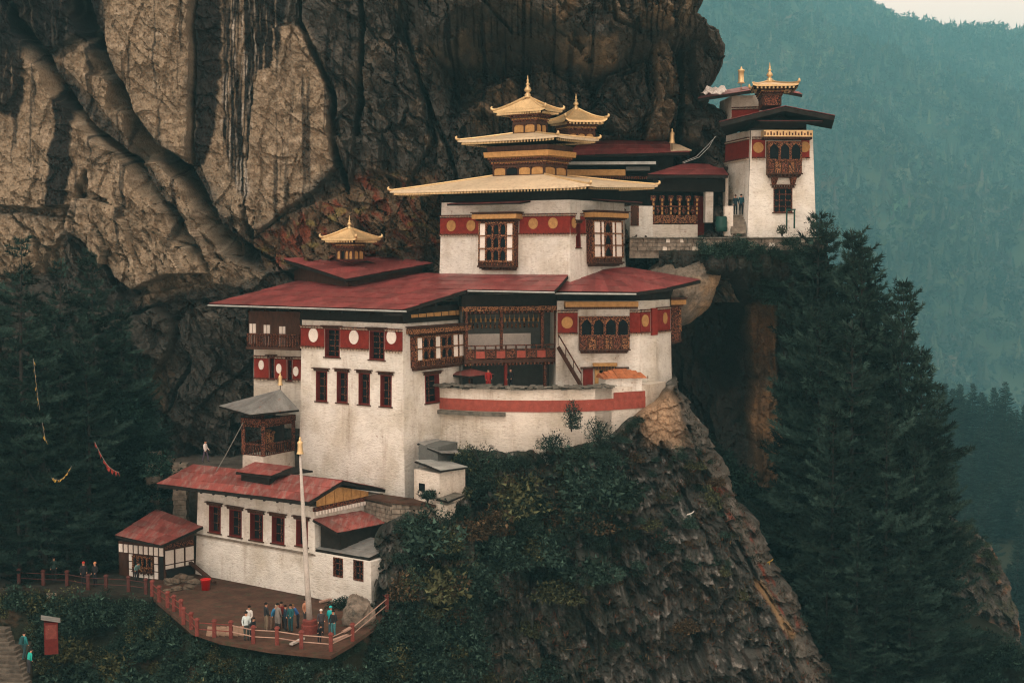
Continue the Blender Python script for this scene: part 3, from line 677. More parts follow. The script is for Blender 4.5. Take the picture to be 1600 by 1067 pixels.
def slit_window(F, parent, r, jamb=None, cols=2, rows=4, depth=.42, lintel=True):
    u0, u1, w0, w1 = r; M = F.M(); t = min(.07, (u1 - u0) * .12); jamb = joinery if jamb in (None, red_band) else jamb
    m = MB(); m.box(u0, u0 + t, -.04, depth, w0, w1); m.box(u1 - t, u1, -.04, depth, w0, w1)
    m.box(u0 + t, u1 - t, -.04, depth, w0, w0 + t); m.box(u0 + t, u1 - t, -.04, depth, w1 - t, w1)
    win = m.build('window', jamb, parent, M)
    MB().box(u0 + t, u1 - t, depth - .05, depth - .01, w0 + t, w1 - t).build('pane', dark_pane, win, M)
    m = MB()
    for k in range(1, cols): x = u0 + (u1 - u0) * k / cols; m.box(x - .03, x + .03, depth - .14, depth - .05, w0 + t, w1 - t)
    for k in range(1, rows): z = w0 + (w1 - w0) * k / rows; m.box(u0 + t, u1 - t, depth - .12, depth - .055, z - .03, z + .03)
    m.build('lattice', carved, win, M)
    if lintel:
        m = MB(); e = .16
        m.box(u0 - e, u1 + e, -.12, 0, w1 + .002, w1 + .09)
        k = max(3, int((u1 - u0 + 2 * e) / .2))
        for i in range(k): x = u0 - e + (i + .5) * (u1 - u0 + 2 * e) / k; m.box(x - .055, x + .055, -.2, 0, w1 + .092, w1 + .19)
        m.box(u0 - e - .1, u1 + e + .1, -.26, 0, w1 + .192, w1 + .26); m.build('lintel', wood, win, M)
        MB().box(u0 - .12, u1 + .12, -.1, 0, w0 - .09, w0 - .002).build('sill', wood, win, M)
    return win

def arch_plate(m, u0, u1, w0, w1, mg, y0, y1):
    """Carved plate with one lobed opening; y0 front, y1 back."""
    a, b, c = u0 + mg, u1 - mg, w0 + mg; hw = (b - a) / 2; mid = (a + b) / 2; sp = w1 - mg - hw * 1.05
    sp = max(sp, c + .02); k = 8; arc = []
    for i in range(k + 1):
        s = -1 + 2 * i / k; lob = .12 * hw * math.cos(math.pi * 2.5 * s) if abs(s) < .99 else 0
        arc.append((mid + hw * s, sp + (w1 - mg - sp) * (1 - abs(s) ** 1.7) * .94 + lob * .5 * (1 - abs(s))))
    def q(*pts): m.poly(*[(x, y0, z) for x, z in pts])
    q((u0, w0), (u1, w0), (u1, c), (u0, c)); q((u0, c), (a, c), (a, sp), (u0, sp)); q((b, c), (u1, c), (u1, sp), (b, sp))
    q((u0, sp), (a, sp), (a, w1), (u0, w1)); q((b, sp), (u1, sp), (u1, w1), (b, w1))
    for i in range(k): q(arc[i], arc[i + 1], (arc[i + 1][0], w1), (arc[i][0], w1))
    loop = [(a, c)] + arc + [(b, c)]
    for i in range(len(loop)):
        p, s = loop[i], loop[(i + 1) % len(loop)]
        m.poly((p[0], y0, p[1]), (p[0], y1, p[1]), (s[0], y1, s[1]), (s[0], y0, s[1]))

def bay_window(F, parent, r, cols, rows=1, d=.5, apron=.28, cornice=True, cm=None, fm=None, name='bay_window', cheeks=True):
    """Projecting timber window. cols: string, w = white board, a = lobed opening, n = narrow white board."""
    u0, u1, w0, w1 = r; M = F.M(); fm = fm or carved; cm = cm or ochre; W, H = u1 - u0, w1 - w0
    m = MB(); m.box(u0, u1, -d, .0, w0, w1); bay = m.build(name, fm, parent, M)
    wa = w0 + H * apron; ct = w1 - H * .04
    ws = [{'w': 1.0, 'a': 1.0, 'n': .55}[c] for c in cols]; tot = sum(ws); x = u0 + .06; span = W - .12
    fr = MB(); xs = [x]
    for c, wd in zip(cols, ws):
        x1 = x + span * wd / tot
        for k in range(rows):
            z0 = wa + (ct - wa) * k / rows; z1 = wa + (ct - wa) * (k + 1) / rows
            if c == 'a':
                MB().box(x + .02, x1 - .02, -d - .03, -d - .004, z0 + .02, z1 - .02).build('pane', dark_pane, bay, M)
                arch_plate(fr, x + .02, x1 - .02, z0 + .03, z1 - .03, min(.07, (x1 - x) * .14), -d - .12, -d - .03)
            else:
                MB().box(x + .05, x1 - .05, -d - .07, -d - .004, z0 + .05, z1 - .05).build('panel', white_paint, bay, M)
        x = x1; xs.append(x)
    fr.build('carved_screen', fm, bay, M)
    m = MB()
    for x in xs: m.box(x - .045, x + .045, -d - .16, -d - .002, wa - .06, ct)
    for k in range(rows + 1): z = wa + (ct - wa) * k / rows; m.box(u0, u1, -d - .18, -d - .162, z - .045, z + .045); m.box(u0, u1, -d - .162, -d - .125, z - .03, z + .03)
    m.build('frame', carved_pale if fm is carved else carved, bay, M)
    if apron > .05:                       # carved parapet panels below the openings
        n = max(3, int(W / .55)); m = MB()
        for i in range(n):
            a, b = u0 + W * i / n, u0 + W * (i + 1) / n
            MB().box(a + .05, b - .05, -d - .035, -d - .002, w0 + H * .05, wa - .12).build('panel', carved_pale if i % 2 else carved, bay, M)
            m.box(a - .03, a + .03, -d - .1, -d - .002, w0 + H * .02, wa - .05)
            c = (a + b) / 2; zc = (w0 + wa) / 2
            m.add([(c - .09, -d - .06, zc), (c, -d - .06, zc - .14), (c + .09, -d - .06, zc), (c, -d - .06, zc + .14)], [(0, 1, 2, 3)])
        m.box(u0 - .05, u1 + .05, -d - .2, -d - .002, w0, w0 + H * .035); m.build('parapet', wood, bay, M)
    m = MB(); m.box(u0 + .15, u1 - .15, -d * .75, 0, w0 - .22, w0 - .002)
    k = max(4, int(W / .3))
    for i in range(k): x = u0 + (i + .5) * W / k; m.box(x - .05, x + .05, -d - .12, -.02, w0 - .12, w0 - .004)
    m.build('bracket', wood, bay, M)
    if cornice:
        m = MB(); k = max(5, int((W + .6) / .28))
        for i in range(k): x = u0 - .25 + (i + .5) * (W + .5) / k; m.box(x - .06, x + .06, -d - .3, 0, w1 + .02, w1 + .16)
        m.build('dentil_course', wood, bay, M)
        MB().box(u0 - .42, u1 + .42, -d - .46, 0, w1 + .164, w1 + .164 + .36).build('cornice', cm, bay, M)
        m = MB(); k = max(6, int((W + .9) / .22))
        for i in range(k): x = u0 - .42 + (i + .5) * (W + .84) / k; m.box(x - .05, x + .05, -d - .5, 0, w1 + .528, w1 + .62)
        m.box(u0 - .5, u1 + .5, -d - .56, 0, w1 + .622, w1 + .7); m.build('upper_dentil_course', wood, bay, M)
    return bay

def band(F, parent, segs, w0, w1, mat=None, n=.05):
    """Painted frieze: one slab per stretch with a toothed course above and below."""
    mat = mat or red_band; M = F.M()
    for (a, b) in segs:
        MB().box(a, b, -n, .0, w0, w1).build('painted_band', mat, parent, M)
        m = MB(); tm = MB(); k = max(2, int((b - a) / .26)); st = (b - a) / k
        for i in range(k):
            x = a + (i + .5) * st; tm.box(x - st * .28, x + st * .28, -.16, 0, w0 - .22, w0 - .105); tm.box(x - st * .28, x + st * .28, -.16, 0, w1 + .06, w1 + .15)
        m.box(a, b, -.2, 0, w0 - .10, w0 - .002); m.box(a, b, -.2, 0, w1 + .152, w1 + .23); m.box(a, b, -.12, 0, w1 + .002, w1 + .058)
        m.build('string_course', carved, parent, M); tm.build('dentil_course', tooth_paint, parent, M)
def medallion(F, parent, px, py, rpx, mat, n=.06, flat=1.0):
    u, w_ = F.hit(px, py); u2, _ = F.hit(px, py - rpx); r = abs(F.hit(px, py - rpx)[1] - w_)
    m = MB(); k = 24
    ring = [(u + r * flat * math.cos(2 * math.pi * i / k), w_ + r * math.sin(2 * math.pi * i / k)) for i in range(k)]
    m.hexa([(x, 0, z) for x, z in ring], [(x, -n - .05, z) for x, z in ring])
    o = m.build('medallion', mat, parent, F.M()); return o

def sheet_roof(roof, F, quad, nx, ny, mat, th=.035, lift=.0, name='roof_sheet', px=True, flip=False):
    """Lay the quad (BL, BR, TR, TL; pixels or (u,w)) with overlapping sheets, each a piece of its own."""
    if isinstance(F, Face):
        q = [F.at(*p) if px else F.pt(*p) for p in quad]; nrm = F.n
    else:
        q = [Vector(p) for p in quad]; nrm = (q[1] - q[0]).cross(q[3] - q[0]).normalized()
    def bl(s, t): return (q[0] * (1 - s) + q[1] * s) * (1 - t) + (q[3] * (1 - s) + q[2] * s) * t
    rnd = random.Random(int(abs(q[0].x) * 100) + nx)
    for j in range(ny):
        for i in range(nx):
            s0, s1, t0, t1 = i / nx, (i + 1) / nx, j / ny, (j + 1) / ny
            o1 = nrm * (lift + rnd.uniform(0, .03) + .004); o2 = nrm * (lift + rnd.uniform(0, .025) + .004)
            e = .0 if j == 0 else .012
            p = [bl(s0, t0 - e) + o1 + nrm * .03, bl(s1, t0 - e) + o1 + nrm * .025, bl(s1, t1) + o2, bl(s0, t1) + o2]
            MB().slab(p, nrm * -th).build(name, mat, roof)
    return q
def roof_deck(parent, pts, nrm, mat=None, th=.22, name='roof'):
    m = MB(); m.slab([Vector(p) - nrm * .04 for p in pts], nrm * -th); return m.build(name, mat or soffit, parent)

def tier_roof(parent, cor, top, mat, name='roof', lift=.35, th=.16, hips=True, orn=(0, 1, 2, 3), prof=1.3):
    """Flared roof between four eave corners (FL, FR, BR, BL) and a smaller top quad."""
    n, k = 14, 7; m = MB(); lay = []
    for u_ in (0, 1):
        g_ = []
        for r_ in range(k + 1):
            s = r_ / k; ring = []
            for e in range(4):
                for i in range(n):
                    t = i / n; c = abs(2 * t - 1) ** 9
                    a = cor[e].lerp(cor[(e + 1) % 4], t); b = top[e].lerp(top[(e + 1) % 4], t); p = a.lerp(b, s)
                    p = Vector((p.x, p.y, a.z + (b.z - a.z) * s ** prof + lift * c * (1 - s) ** 3)) - Vector((0, 0, th * (1 - .3 * s) if u_ else 0)); ring.append(p)
            g_.append(ring)
        lay.append(g_)
    K = 4 * n
    for u_ in (0, 1):
        k0 = len(m.v)
        for ring in lay[u_]: m.v += [tuple(p) for p in ring]
        for r_ in range(k):
            for i in range(K):
                a, b = k0 + r_ * K + i, k0 + r_ * K + (i + 1) % K
                f = (a, b, b + K, a + K); m.f.append(f if u_ == 0 else f[::-1]); m.mi.append(u_)
    for i in range(K): m.poly(lay[1][0][i], lay[1][0][(i + 1) % K], lay[0][0][(i + 1) % K], lay[0][0][i])
    o = m.build(name, [mat, soffit], parent)
    for e in range(4):
        hip = [lay[0][r_][e * n] + Vector((0, 0, .03)) for r_ in range(k + 1)]
        if hips: MB().tube(hip, .085, 6).build('hip_ridge', gold, o)
        if e in orn:
            d = (hip[0] - hip[2]); d.z = 0; d.normalize(); h = hip[0]
            q = [h - d * .25 + Vector((0, 0, .02)), h + d * .02 + Vector((0, 0, .03)), h + d * .11 + Vector((0, 0, .10)), h + d * .13 + Vector((0, 0, .2)), h + d * .07 + Vector((0, 0, .27)), h + d * .02 + Vector((0, 0, .23))]
            MB().tube(q, [.09, .11, .12, .09, .05, .02], 7).build('corner_ornament', gold, o, smooth=True)
    m = MB()
    for e in range(4):
        a, b = lay[1][0][e * n], lay[1][0][((e + 1) % 4) * n]; L = (b - a).length; c = max(6, int(L / .3))
        for i in range(1, c):
            t = i / c; cc = abs(2 * t - 1) ** 9; p = cor[e].lerp(cor[(e + 1) % 4], t) + Vector((0, 0, lift * cc - th)); ins = (top[0] + top[2]) / 2 - p; ins.z = 0; ins.normalize(); p = p + ins * .16
            d = (b - a).normalized() * .06; m.hexa([p - d - Vector((0, 0, .15)), p + d - Vector((0, 0, .15)), p + d + ins * .3 - Vector((0, 0, .15)), p - d + ins * .3 - Vector((0, 0, .15))], [p - d, p + d, p + d + ins * .3, p - d + ins * .3])
    m.build('eave_tooth_course', gold if mat in (gold, gold_sheet) else wood, o)
    return o
def level_corners(Mp, Y, th, pxL, pxR, z=None):
    """Eave corners FL, FR, BR, BL of a level rectangle whose near corner shows at pixel Mp."""
    C = P(Mp[0], Mp[1], Y); return footprint(C, th, pxL, pxR)
def shrink(cor, k, z):
    c = sum(cor, Vector()) / 4; return [Vector((c.x + (p.x - c.x) * k, c.y + (p.y - c.y) * k, z)) for p in cor]
def rect_about(c, th, a, b, z):
    u = Vector((math.cos(th), math.sin(th), 0)); v = Vector((-math.sin(th), math.cos(th), 0)); c = Vector((c.x, c.y, 0))
    return [c + u * sx * a + v * sy * b + Vector((0, 0, z)) for sx, sy in ((-1, -1), (1, -1), (1, 1), (-1, 1))]
def finial(parent, c, H, name='finial', n=14):
    pr = [(.30, 0), (.30, .06), (.20, .09), (.24, .16), (.14, .20), (.12, .24), (.24, .30), (.27, .36), (.20, .44), (.12, .50), (.09, .54), (.14, .58), (.15, .62), (.08, .66), (.06, .70), (.09, .74), (.08, .79), (.035, .84), (.045, .88), (.01, 1.0)]
    return MB().lathe([(r * H * .62, z * H) for r, z in pr], c, n).build(name, gold, parent, smooth=True)
def bell_finial(parent, c, H, name='victory_banner'):
    MB().lathe([(.03, -.5 * H), (.03, 0)], c, 6).build('stem', wood, parent)
    pr = [(.20, 0), (.19, .04), (.15, .14), (.13, .5), (.15, .62), (.14, .70), (.07, .76), (.05, .82), (.07, .88), (.02, 1)]
    return MB().lathe([(r * H * 1.1, z * H) for r, z in pr], c, 12).build(name, gold, parent, smooth=True)
def drum(parent, cor, z0, z1, panels, flare=.55, steps=4, body=None, pm=None):
    """Lantern storey of a pagoda roof: arched panels, corner posts and stepped bracket courses. cor: base corners FL, FR, BR, BL."""
    hb = z0 + (z1 - z0) * .5; o = MB().hexa([Vector((p.x, p.y, z0)) for p in cor], [Vector((p.x, p.y, hb)) for p in cor]).build('lantern_storey', body or carved, parent)
    for e in (0, 1, 3):
        a, b = [Vector((p.x, p.y, z0)) for p in (cor[e], cor[(e + 1) % 4])]; F = Face.pts(a, b, a + Vector((0, 0, 1))); L = (b - a).length; H = hb - z0; M = F.M()
        n = panels if e == 0 else max(2, int(panels * .7))
        for i in range(n):
            x0, x1 = L * i / n + .06, L * (i + 1) / n - .06; k = 6; c = (x0 + x1) / 2; hw = (x1 - x0) / 2
            pts = [(x0, H * .08), (x1, H * .08)] + [(c + hw * math.cos(math.pi * j / k), H * .62 + H * .24 * math.sin(math.pi * j / k)) for j in range(k + 1)]
            MB().hexa([(x, -.01, z) for x, z in pts], [(x, -.05, z) for x, z in pts]).build('arched_panel', (pm or ochre) if not (e == 0 and i == 1 and n > 3) else dark_pane, o, M)
        m = MB()
        for i in range(n + 1): x = L * i / n; m.box(x - .05, x + .05, -.11, -.002, 0, H)
        m.box(0, L, -.13, -.112, H * .9, H); m.box(0, L, -.13, -.112, 0, H * .06); m.build('post', wood, o, M)
    c = sum(cor, Vector()) / 4
    for s in range(steps):
        k = 1 + flare * (s + 1) / steps * .42; za, zb = hb + (z1 - hb) * s / steps, hb + (z1 - hb) * (s + .55) / steps; zc = hb + (z1 - hb) * (s + 1) / steps - .006
        q = [Vector((c.x + (p.x - c.x) * k, c.y + (p.y - c.y) * k, 0)) for p in cor]
        MB().hexa([p + Vector((0, 0, za + .004)) for p in q], [p + Vector((0, 0, zb)) for p in q]).build('bracket_course', carved if s % 2 else wood, o)
        m = MB()
        for e in (0, 1, 3):
            a, b = q[e], q[(e + 1) % 4]; L = (b - a).length; cnt = max(5, int(L / .26)); inn = (c - (a + b) / 2); inn.z = 0; inn.normalize()
            for i in range(cnt):
                p = a.lerp(b, (i + .5) / cnt); d = (b - a).normalized() * .06
                m.hexa([p - d + Vector((0, 0, zb + .002)), p + d + Vector((0, 0, zb + .002)), p + d + inn * .2 + Vector((0, 0, zb + .002)), p - d + inn * .2 + Vector((0, 0, zb + .002))], [p - d + Vector((0, 0, zc)), p + d + Vector((0, 0, zc)), p + d + inn * .2 + Vector((0, 0, zc)), p - d + inn * .2 + Vector((0, 0, zc))])
        q2 = [Vector((c.x + (p.x - c.x) * .9, c.y + (p.y - c.y) * .9, 0)) for p in q]; m.hexa([p + Vector((0, 0, zb + .002)) for p in q2], [p + Vector((0, 0, zc)) for p in q2])
        m.build('bracket_tooth_course', ochre if s % 2 else carved, o)
    return o
def canopy(parent, F, r, proj_, drop, mat, name='canopy'):
    """Small pent roof over a window: r = (u0,u1,w) on the face."""
    u0, u1, w_ = r; p = [F.pt(u0, w_ - drop, proj_), F.pt(u1, w_ - drop, proj_), F.pt(u1, w_, 0), F.pt(u0, w_, 0)]
    nrm = (p[1] - p[0]).cross(p[3] - p[0]).normalized(); m = MB(); m.slab(p, nrm * -.12); o = m.build(name, soffit, parent)
    sheet_roof(o, None, p, max(2, int((u1 - u0) / 1.2)), 1, mat, lift=.004)
    return o
# ------------------------------------------------------------------ the golden-roofed temple
TH = R(-34)
Z = Vector((0, 0, 1))
C = P(892, 432, 107.0)
T = thing('golden_roof_temple', 'white temple with red frieze and three stacked golden pagoda roofs', 'temple', C)
fp = footprint(C, TH, 685, 979); zt = zat(312, C)
wf = [(755, 346, 810, 418)]; wr = [(899.5, 349, 906.5, 387), (916, 344, 962, 412), (966, 343, 976.5, 382)]
Fs = walls(T, fp, zt, .28, {1: rects([wr[0], wr[2]])}, white, zbot=C.z - 2.6)
F0, F1 = Fs[0], Fs[1]
L0 = (fp[1] - fp[0]).length; L1 = (fp[2] - fp[1]).length
w0, w1 = F0.hit(893, 364)[1], F0.hit(893, 338)[1]
a, b, _, _ = F0.rect(*wf[0])
band(F0, T, [(.12, a - .1), (b + .1, L0 - .16)], w0, w1)
for q in ((706, 353), (737, 352.6), (834, 349.5), (865, 348.8)): medallion(F0, T, *q, 8.6, ochre)
bay_window(F0, T, F0.rect(*wf[0]), 'waaaw', 3, .55, .13)
w0, w1 = F1.hit(893, 364)[1], F1.hit(893, 338)[1]
ra, rb = F1.rect(*wr[0])[:2]; a, b = F1.rect(*wr[1])[:2]; sa, sb = F1.rect(*wr[2])[:2]
band(F1, T, [(.16, ra - .05), (rb + .05, a - .1)], w0, w1)
medallion(F1, T, 895.5, 348.5, 8.2, ochre, flat=.8)
slit_window(F1, T, F1.rect(*wr[0]), red_band, 1, 3); slit_window(F1, T, F1.rect(*wr[2]), wood, 2, 3)
bay_window(F1, T, F1.rect(*wr[1]), 'wnanw', 3, .55, .14)
canopy(T, F0, (F0.hit(716, 319)[0], F0.hit(829, 319)[0], F0.hit(780, 315)[1]), 1.5, .22, red_roof)
canopy(T, F1, (F1.hit(925, 312)[0], F1.hit(978, 312)[0], F1.hit(940, 312)[1]), 1.5, .22, red_roof)
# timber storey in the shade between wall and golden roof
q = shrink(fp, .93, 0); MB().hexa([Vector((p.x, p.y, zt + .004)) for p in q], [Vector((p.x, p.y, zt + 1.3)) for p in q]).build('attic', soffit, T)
# first golden roof
cor = level_corners((922, 289.5), 103.6, TH, 609, 1028); cor[0].z += -.05; cor[2].z += .35; cor[3].z += .1
dc = level_corners((850, 275), 109.6, TH, 772, 884); ztop = zat(273, dc[1])
tier_roof(T, cor, [Vector((p.x, p.y, ztop + .02)) for p in shrink(dc, 1.04, 0)], gold_sheet, lift=.08, orn=(0, 1, 2), prof=1.0)
ctr = sum(dc, Vector()) / 4
z1 = zat(243.5, dc[1]); drum(T, dc, ztop, z1, 4, .45)
co = shrink(dc, 1.28, z1); MB().hexa([p + Z * .004 for p in co], [p + Z * .42 for p in shrink(dc, 1.30, z1)]).build('cornice', ochre, T)
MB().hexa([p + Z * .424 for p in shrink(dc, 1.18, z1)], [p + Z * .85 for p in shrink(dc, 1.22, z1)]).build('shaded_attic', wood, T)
cor2 = level_corners((871, 212.5), 107.6, TH, 715, 936); cor2[0].z += .0; cor2[2].z += .1
dc2 = level_corners((837, 210), 110.9, TH, 803, 853); zt2 = zat(207.5, dc2[1])
tier_roof(T, cor2, [Vector((p.x, p.y, zt2 + .02)) for p in shrink(dc2, 1.05, 0)], gold_sheet, lift=.08, orn=(0, 1, 2), prof=1.0)
z2 = zat(176, dc2[1]); drum(T, dc2, zt2, z2, 2, .85)
cor3 = level_corners((851, 169.5), 109.8, TH, 770, 879); ap = P(824.6, 152.5, 111.4)
tier_roof(T, cor3, [ap + Vector((dx * .18, dy * .18, 0)) for dx, dy in ((-1, -1), (1, -1), (1, 1), (-1, 1))], gold, lift=.1, orn=(0, 1, 2), prof=1.2)
finial(T, ap - Z * .05, 1.78)

# ------------------------------------------------------------------ rear pagoda and the red-roofed halls behind the temple
C = P(930, 300, 119.0)
H = thing('rear_hall', 'long maroon-roofed hall with a golden lantern tucked under the overhanging cliff', 'temple', C)
TB = R(-4)
fpb = footprint(P(1052, 300, 120.5), TB, 850, 1060, 6.0)
Fh = walls(H, fpb, zat(243, fpb[1]), 0, {}, soffit, 'wall', zbot=fpb[1].z - 3.0)
Fr = Face.tilt(P(1078, 238, 118.6), TB, R(25))
qs = [Fr.at(*p) for p in ((880, 243), (1078, 238), (1040, 221), (915, 218))]
rf = roof_deck(H, qs, Fr.n); sheet_roof(rf, None, qs, 8, 3, red_roof)
g = MB(); m1 = Fr.at(1046, 225); g.slab([Fr.at(1048, 237.5, .07), Fr.at(1081, 236, .07), Fr.at(1062, 228, .1), Fr.at(1047, 225, .1)], Fr.n * -.06); g.build('gilded_corner_sheet', gold_sheet, H)
bell_finial(H, P(1050, 224, 118.9), 1.25)
fb = Fh[0]
MB().box(*fb.rect(884, 255, 1024, 259)[:2], -1.6, -.1, *fb.rect(884, 254.5, 1024, 259)[2:]).build('gutter_board', pale_sheet, H, fb.M())
MB().box(*fb.rect(884, 266.5, 977, 276)[:2], -1.3, -.1, *fb.rect(884, 266.5, 977, 276)[2:]).build('cornice', ochre, H, fb.M())
MB().box(*fb.rect(978, 262, 1015, 268)[:2], -1.2, -.1, *fb.rect(978, 262, 1015, 268)[2:]).build('plaster_strip', plaster_shade, H, fb.M())
m = MB(); r = fb.rect(884, 277, 1015, 281)
for i in range(40): x = r[0] + (r[1] - r[0]) * (i + .5) / 40; m.box(x - .06, x + .06, -1.25, -.1, r[2], r[3])
m.build('dentil_course', carved, H, fb.M())
m_ = P(884, 187.5, 113.6); r_ = along(m_, R(6), 949); l_ = along(m_, R(118), 855); cor = [m_, r_, r_ + (l_ - m_), l_]; ap = P(900, 171, 115.4)
tier_roof(H, cor, [ap + Vector((dx * .2, dy * .2, 0)) for dx, dy in ((-1, -1), (1, -1), (1, 1), (-1, 1))], gold, name='lantern_roof', lift=.22, orn=(0, 1, 2))
m_ = P(889, 222, 114.4); r_ = along(m_, R(6), 928); l_ = along(m_, R(118), 873); dcr = [m_, r_, r_ + (l_ - m_), l_]; drum(H, dcr, zat(224, dcr[1]), zat(190, dcr[1]), 3, .75)
finial(H, ap - Z * .05, 1.35)

# ------------------------------------------------------------------ lantern roof over the main building's left wing
C = P(546, 405, 114.0)
LT = thing('roof_lantern', 'small golden-roofed lantern standing on the upper maroon roof at left', 'lantern', C)
d = level_corners((552, 404), 113.4, R(-30), 527, 567); z0, z1 = zat(406, d[1]), zat(374, d[1])
drum(LT, d, z0, z1, 4, .9); cor = level_corners((556, 373), 112.2, R(-30), 502, 595); ap = P(546, 357, 113.8)
tier_roof(LT, cor, [ap + Vector((dx * .15, dy * .15, 0)) for dx, dy in ((-1, -1), (1, -1), (1, 1), (-1, 1))], gold, lift=.08, orn=(0, 1, 2), prof=1.1)
finial(LT, ap - Z * .05, 1.1)

# ------------------------------------------------------------------ main building: tall white block, its left wing and the great red roof
C = P(633, 772, 100.0)
B = thing('main_monastery_block', 'tall white block under a broad maroon sheet roof, red frieze with white discs', 'monastery building', C)
fp = footprint(C, TH, 465, 726); zt = zat(506, fp[1])
hi = [(508, 514, 531, 558), (577.6, 517, 601, 562)]
lo = [(494, 580, 511.4, 627), (526.5, 581, 543.5, 629), (560.6, 583, 578, 632), (594.5, 586, 612, 635)]
rw = [(664, 585, 686, 629)]
Fs = walls(B, fp, zt, .45, {0: rects(hi + lo), 1: rects(rw)}, white, zbot=C.z - 3)
F0, F1 = Fs[0], Fs[1]; L0 = (fp[1] - fp[0]).length
for q in hi: slit_window(F0, B, F0.rect(*q), red_band, 2, 5)
for q in lo: slit_window(F0, B, F0.rect(*q), red_band, 2, 4)
for q in rw: slit_window(F1, B, F1.rect(*q), red_band, 2, 4)
wa, wb = F0.hit(552, 543.5)[1], F0.hit(552, 516)[1]
u = [F0.rect(*q)[:2] for q in hi]
band(F0, B, [(.28, u[0][0] - .06), (u[0][1] + .06, u[1][0] - .06), (u[1][1] + .06, L0 - .34)], wa, wb)
for q in ((490.7, 523.5), (554, 526.8), (612.7, 526.5)): medallion(F0, B, *q, 11, white_paint, flat=.86)
r = F1.rect(641, 522, 717, 571); bay_window(F1, B, (r[0], r[1], r[2], r[3]), 'waawaaww', 2, .45, .22, cm=carved_pale)
# painted gable boards above the bay
r = F1.rect(640, 486, 722, 497); n = 7
for i in range(n):
    x0, x1 = r[0] + (r[1] - r[0]) * i / n, r[0] + (r[1] - r[0]) * (i + 1) / n
    MB().box(x0 + .05, x1 - .05, -.12, -.0, r[2], r[3] - .15 + .02 * i).build('painted_board', ochre, B, F1.M())
# top storey under the eaves, near-black in place of their shadow
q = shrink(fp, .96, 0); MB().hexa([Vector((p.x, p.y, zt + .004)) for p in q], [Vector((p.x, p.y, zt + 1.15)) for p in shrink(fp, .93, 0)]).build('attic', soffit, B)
# roof: one great plane of sheets
E = P(629, 484, 98.2); RF = Face.tilt(E, TH, R(9)); RF2 = RF
wr1 = RF.hit(731, 452.5)[1]; uL = RF.hit(343, 470.5)[0]; wT = 15.2
u2 = RF.hit(866, 455)[0]; w2 = RF.hit(866, 455)[1]; u3 = RF.hit(893, 424)[0]
q1 = [RF.pt(uL, 0), RF.pt(0, 0), RF.pt(0, wr1), RF.pt(uL, wr1)]
rf = roof_deck(B, q1, RF.n); sheet_roof(rf, None, q1, 14, 4, red_roof)
q2 = [RF.pt(uL, wr1), RF.pt(0, wr1), RF.pt(u3, 13.9), RF.pt(uL, 13.9)]
p_a = RF.at(731, 452.5); p_b = RF.at(866, 455); p_c = RF.at(893, 424)
q2 = [RF.pt(uL, wr1), p_a, RF.pt(0, 14.5), RF.pt(uL, 14.5)]; rf2 = roof_deck(B, q2, RF.n); sheet_roof(rf2, None, q2, 14, 4, red_roof)
q3 = [p_a, p_b, p_c, RF.pt(0, 14.5)]; rf3 = roof_deck(B, q3, RF.n); sheet_roof(rf3, None, q3, 6, 4, red_roof)
m = MB(); m.tube([RF.pt(uL, -.1, -.1), RF.pt(.4, -.1, -.1)], .07, 6); m.build('gutter', pale_sheet, rf)
m = MB(); m.tube([p_a + RF.n * -.1 - Vector((0, .1, 0)), p_b + RF.n * -.1 - Vector((0, .1, 0))], .07, 6); m.build('gutter', pale_sheet, rf3)
m = MB()
for i in range(15): x = uL + (-uL) * (i + .5) / 15; m.beam(RF.pt(x, .1, -.36), RF.pt(x, 2.6, -.36), .14, .16)
for i in range(5): x = i / 4; p = RF.pt(0, wr1 * x); m.beam(p + RF.n * -.36 + RF.u * -.05, p + RF.n * -.36 - RF.u * 1.6, .14, .16)
m.build('rafter_row', soffit, B)
# upper roof step at left, with a dark side wall
U = [P(440, 404, 117.0), P(540, 436, 109.6), P(676, 411, 115.5), P(612, 397, 120.0)]
nr = (U[1] - U[0]).cross(U[3] - U[0]).normalized()
if nr.z < 0: nr = -nr
rf4 = roof_deck(B, U, nr, name='upper_roof'); sheet_roof(rf4, None, U, 5, 5, red_roof)
m = MB(); a, b, c_ = U[0] + Vector((.9, .9, -.3)), U[1] + Vector((0, 1.6, -.3)), U[2] + Vector((-.9, .9, -.3))
m.hexa([a - Z * 3.2, b - Z * 1.6, c_ - Z * 2.0], [a, b, c_]); m.build('clerestory_wall', wood, B)
# left wing, set back against the cliff
CW = P(478, 640, 108.0); fw = footprint(CW, R(-20), 396, 520, 4.0)
Fw = walls(B, fw, zat(487, fw[1]), .12, {0: rects([(421, 559, 429, 592), (449, 562, 457, 595)])}, white2, name='wing_wall', zbot=CW.z - 1.5)[0]
Lw = (fw[1] - fw[0]).length
for q in ((421, 559, 429, 592), (449, 562, 457, 595)): slit_window(Fw, B, Fw.rect(*q), red_band, 1, 3, .3)
wa, wb = Fw.hit(437, 591)[1], Fw.hit(437, 561)[1]; uu = [Fw.rect(*q)[:2] for q in ((421, 559, 429, 592), (449, 562, 457, 595))]
band(Fw, B, [(.1, uu[0][0] - .05), (uu[0][1] + .05, uu[1][0] - .05), (uu[1][1] + .05, Lw)], wa, wb)
for q in ((409, 570), (436.5, 575.5), (463, 580)): medallion(Fw, B, *q, 7.5, white_paint, flat=.62)
r = Fw.rect(398, 504, 478, 541); MB().box(r[0], r[1], -.9, -.0, r[2], r[3] + .9).build('loggia', wood, B, Fw.M())
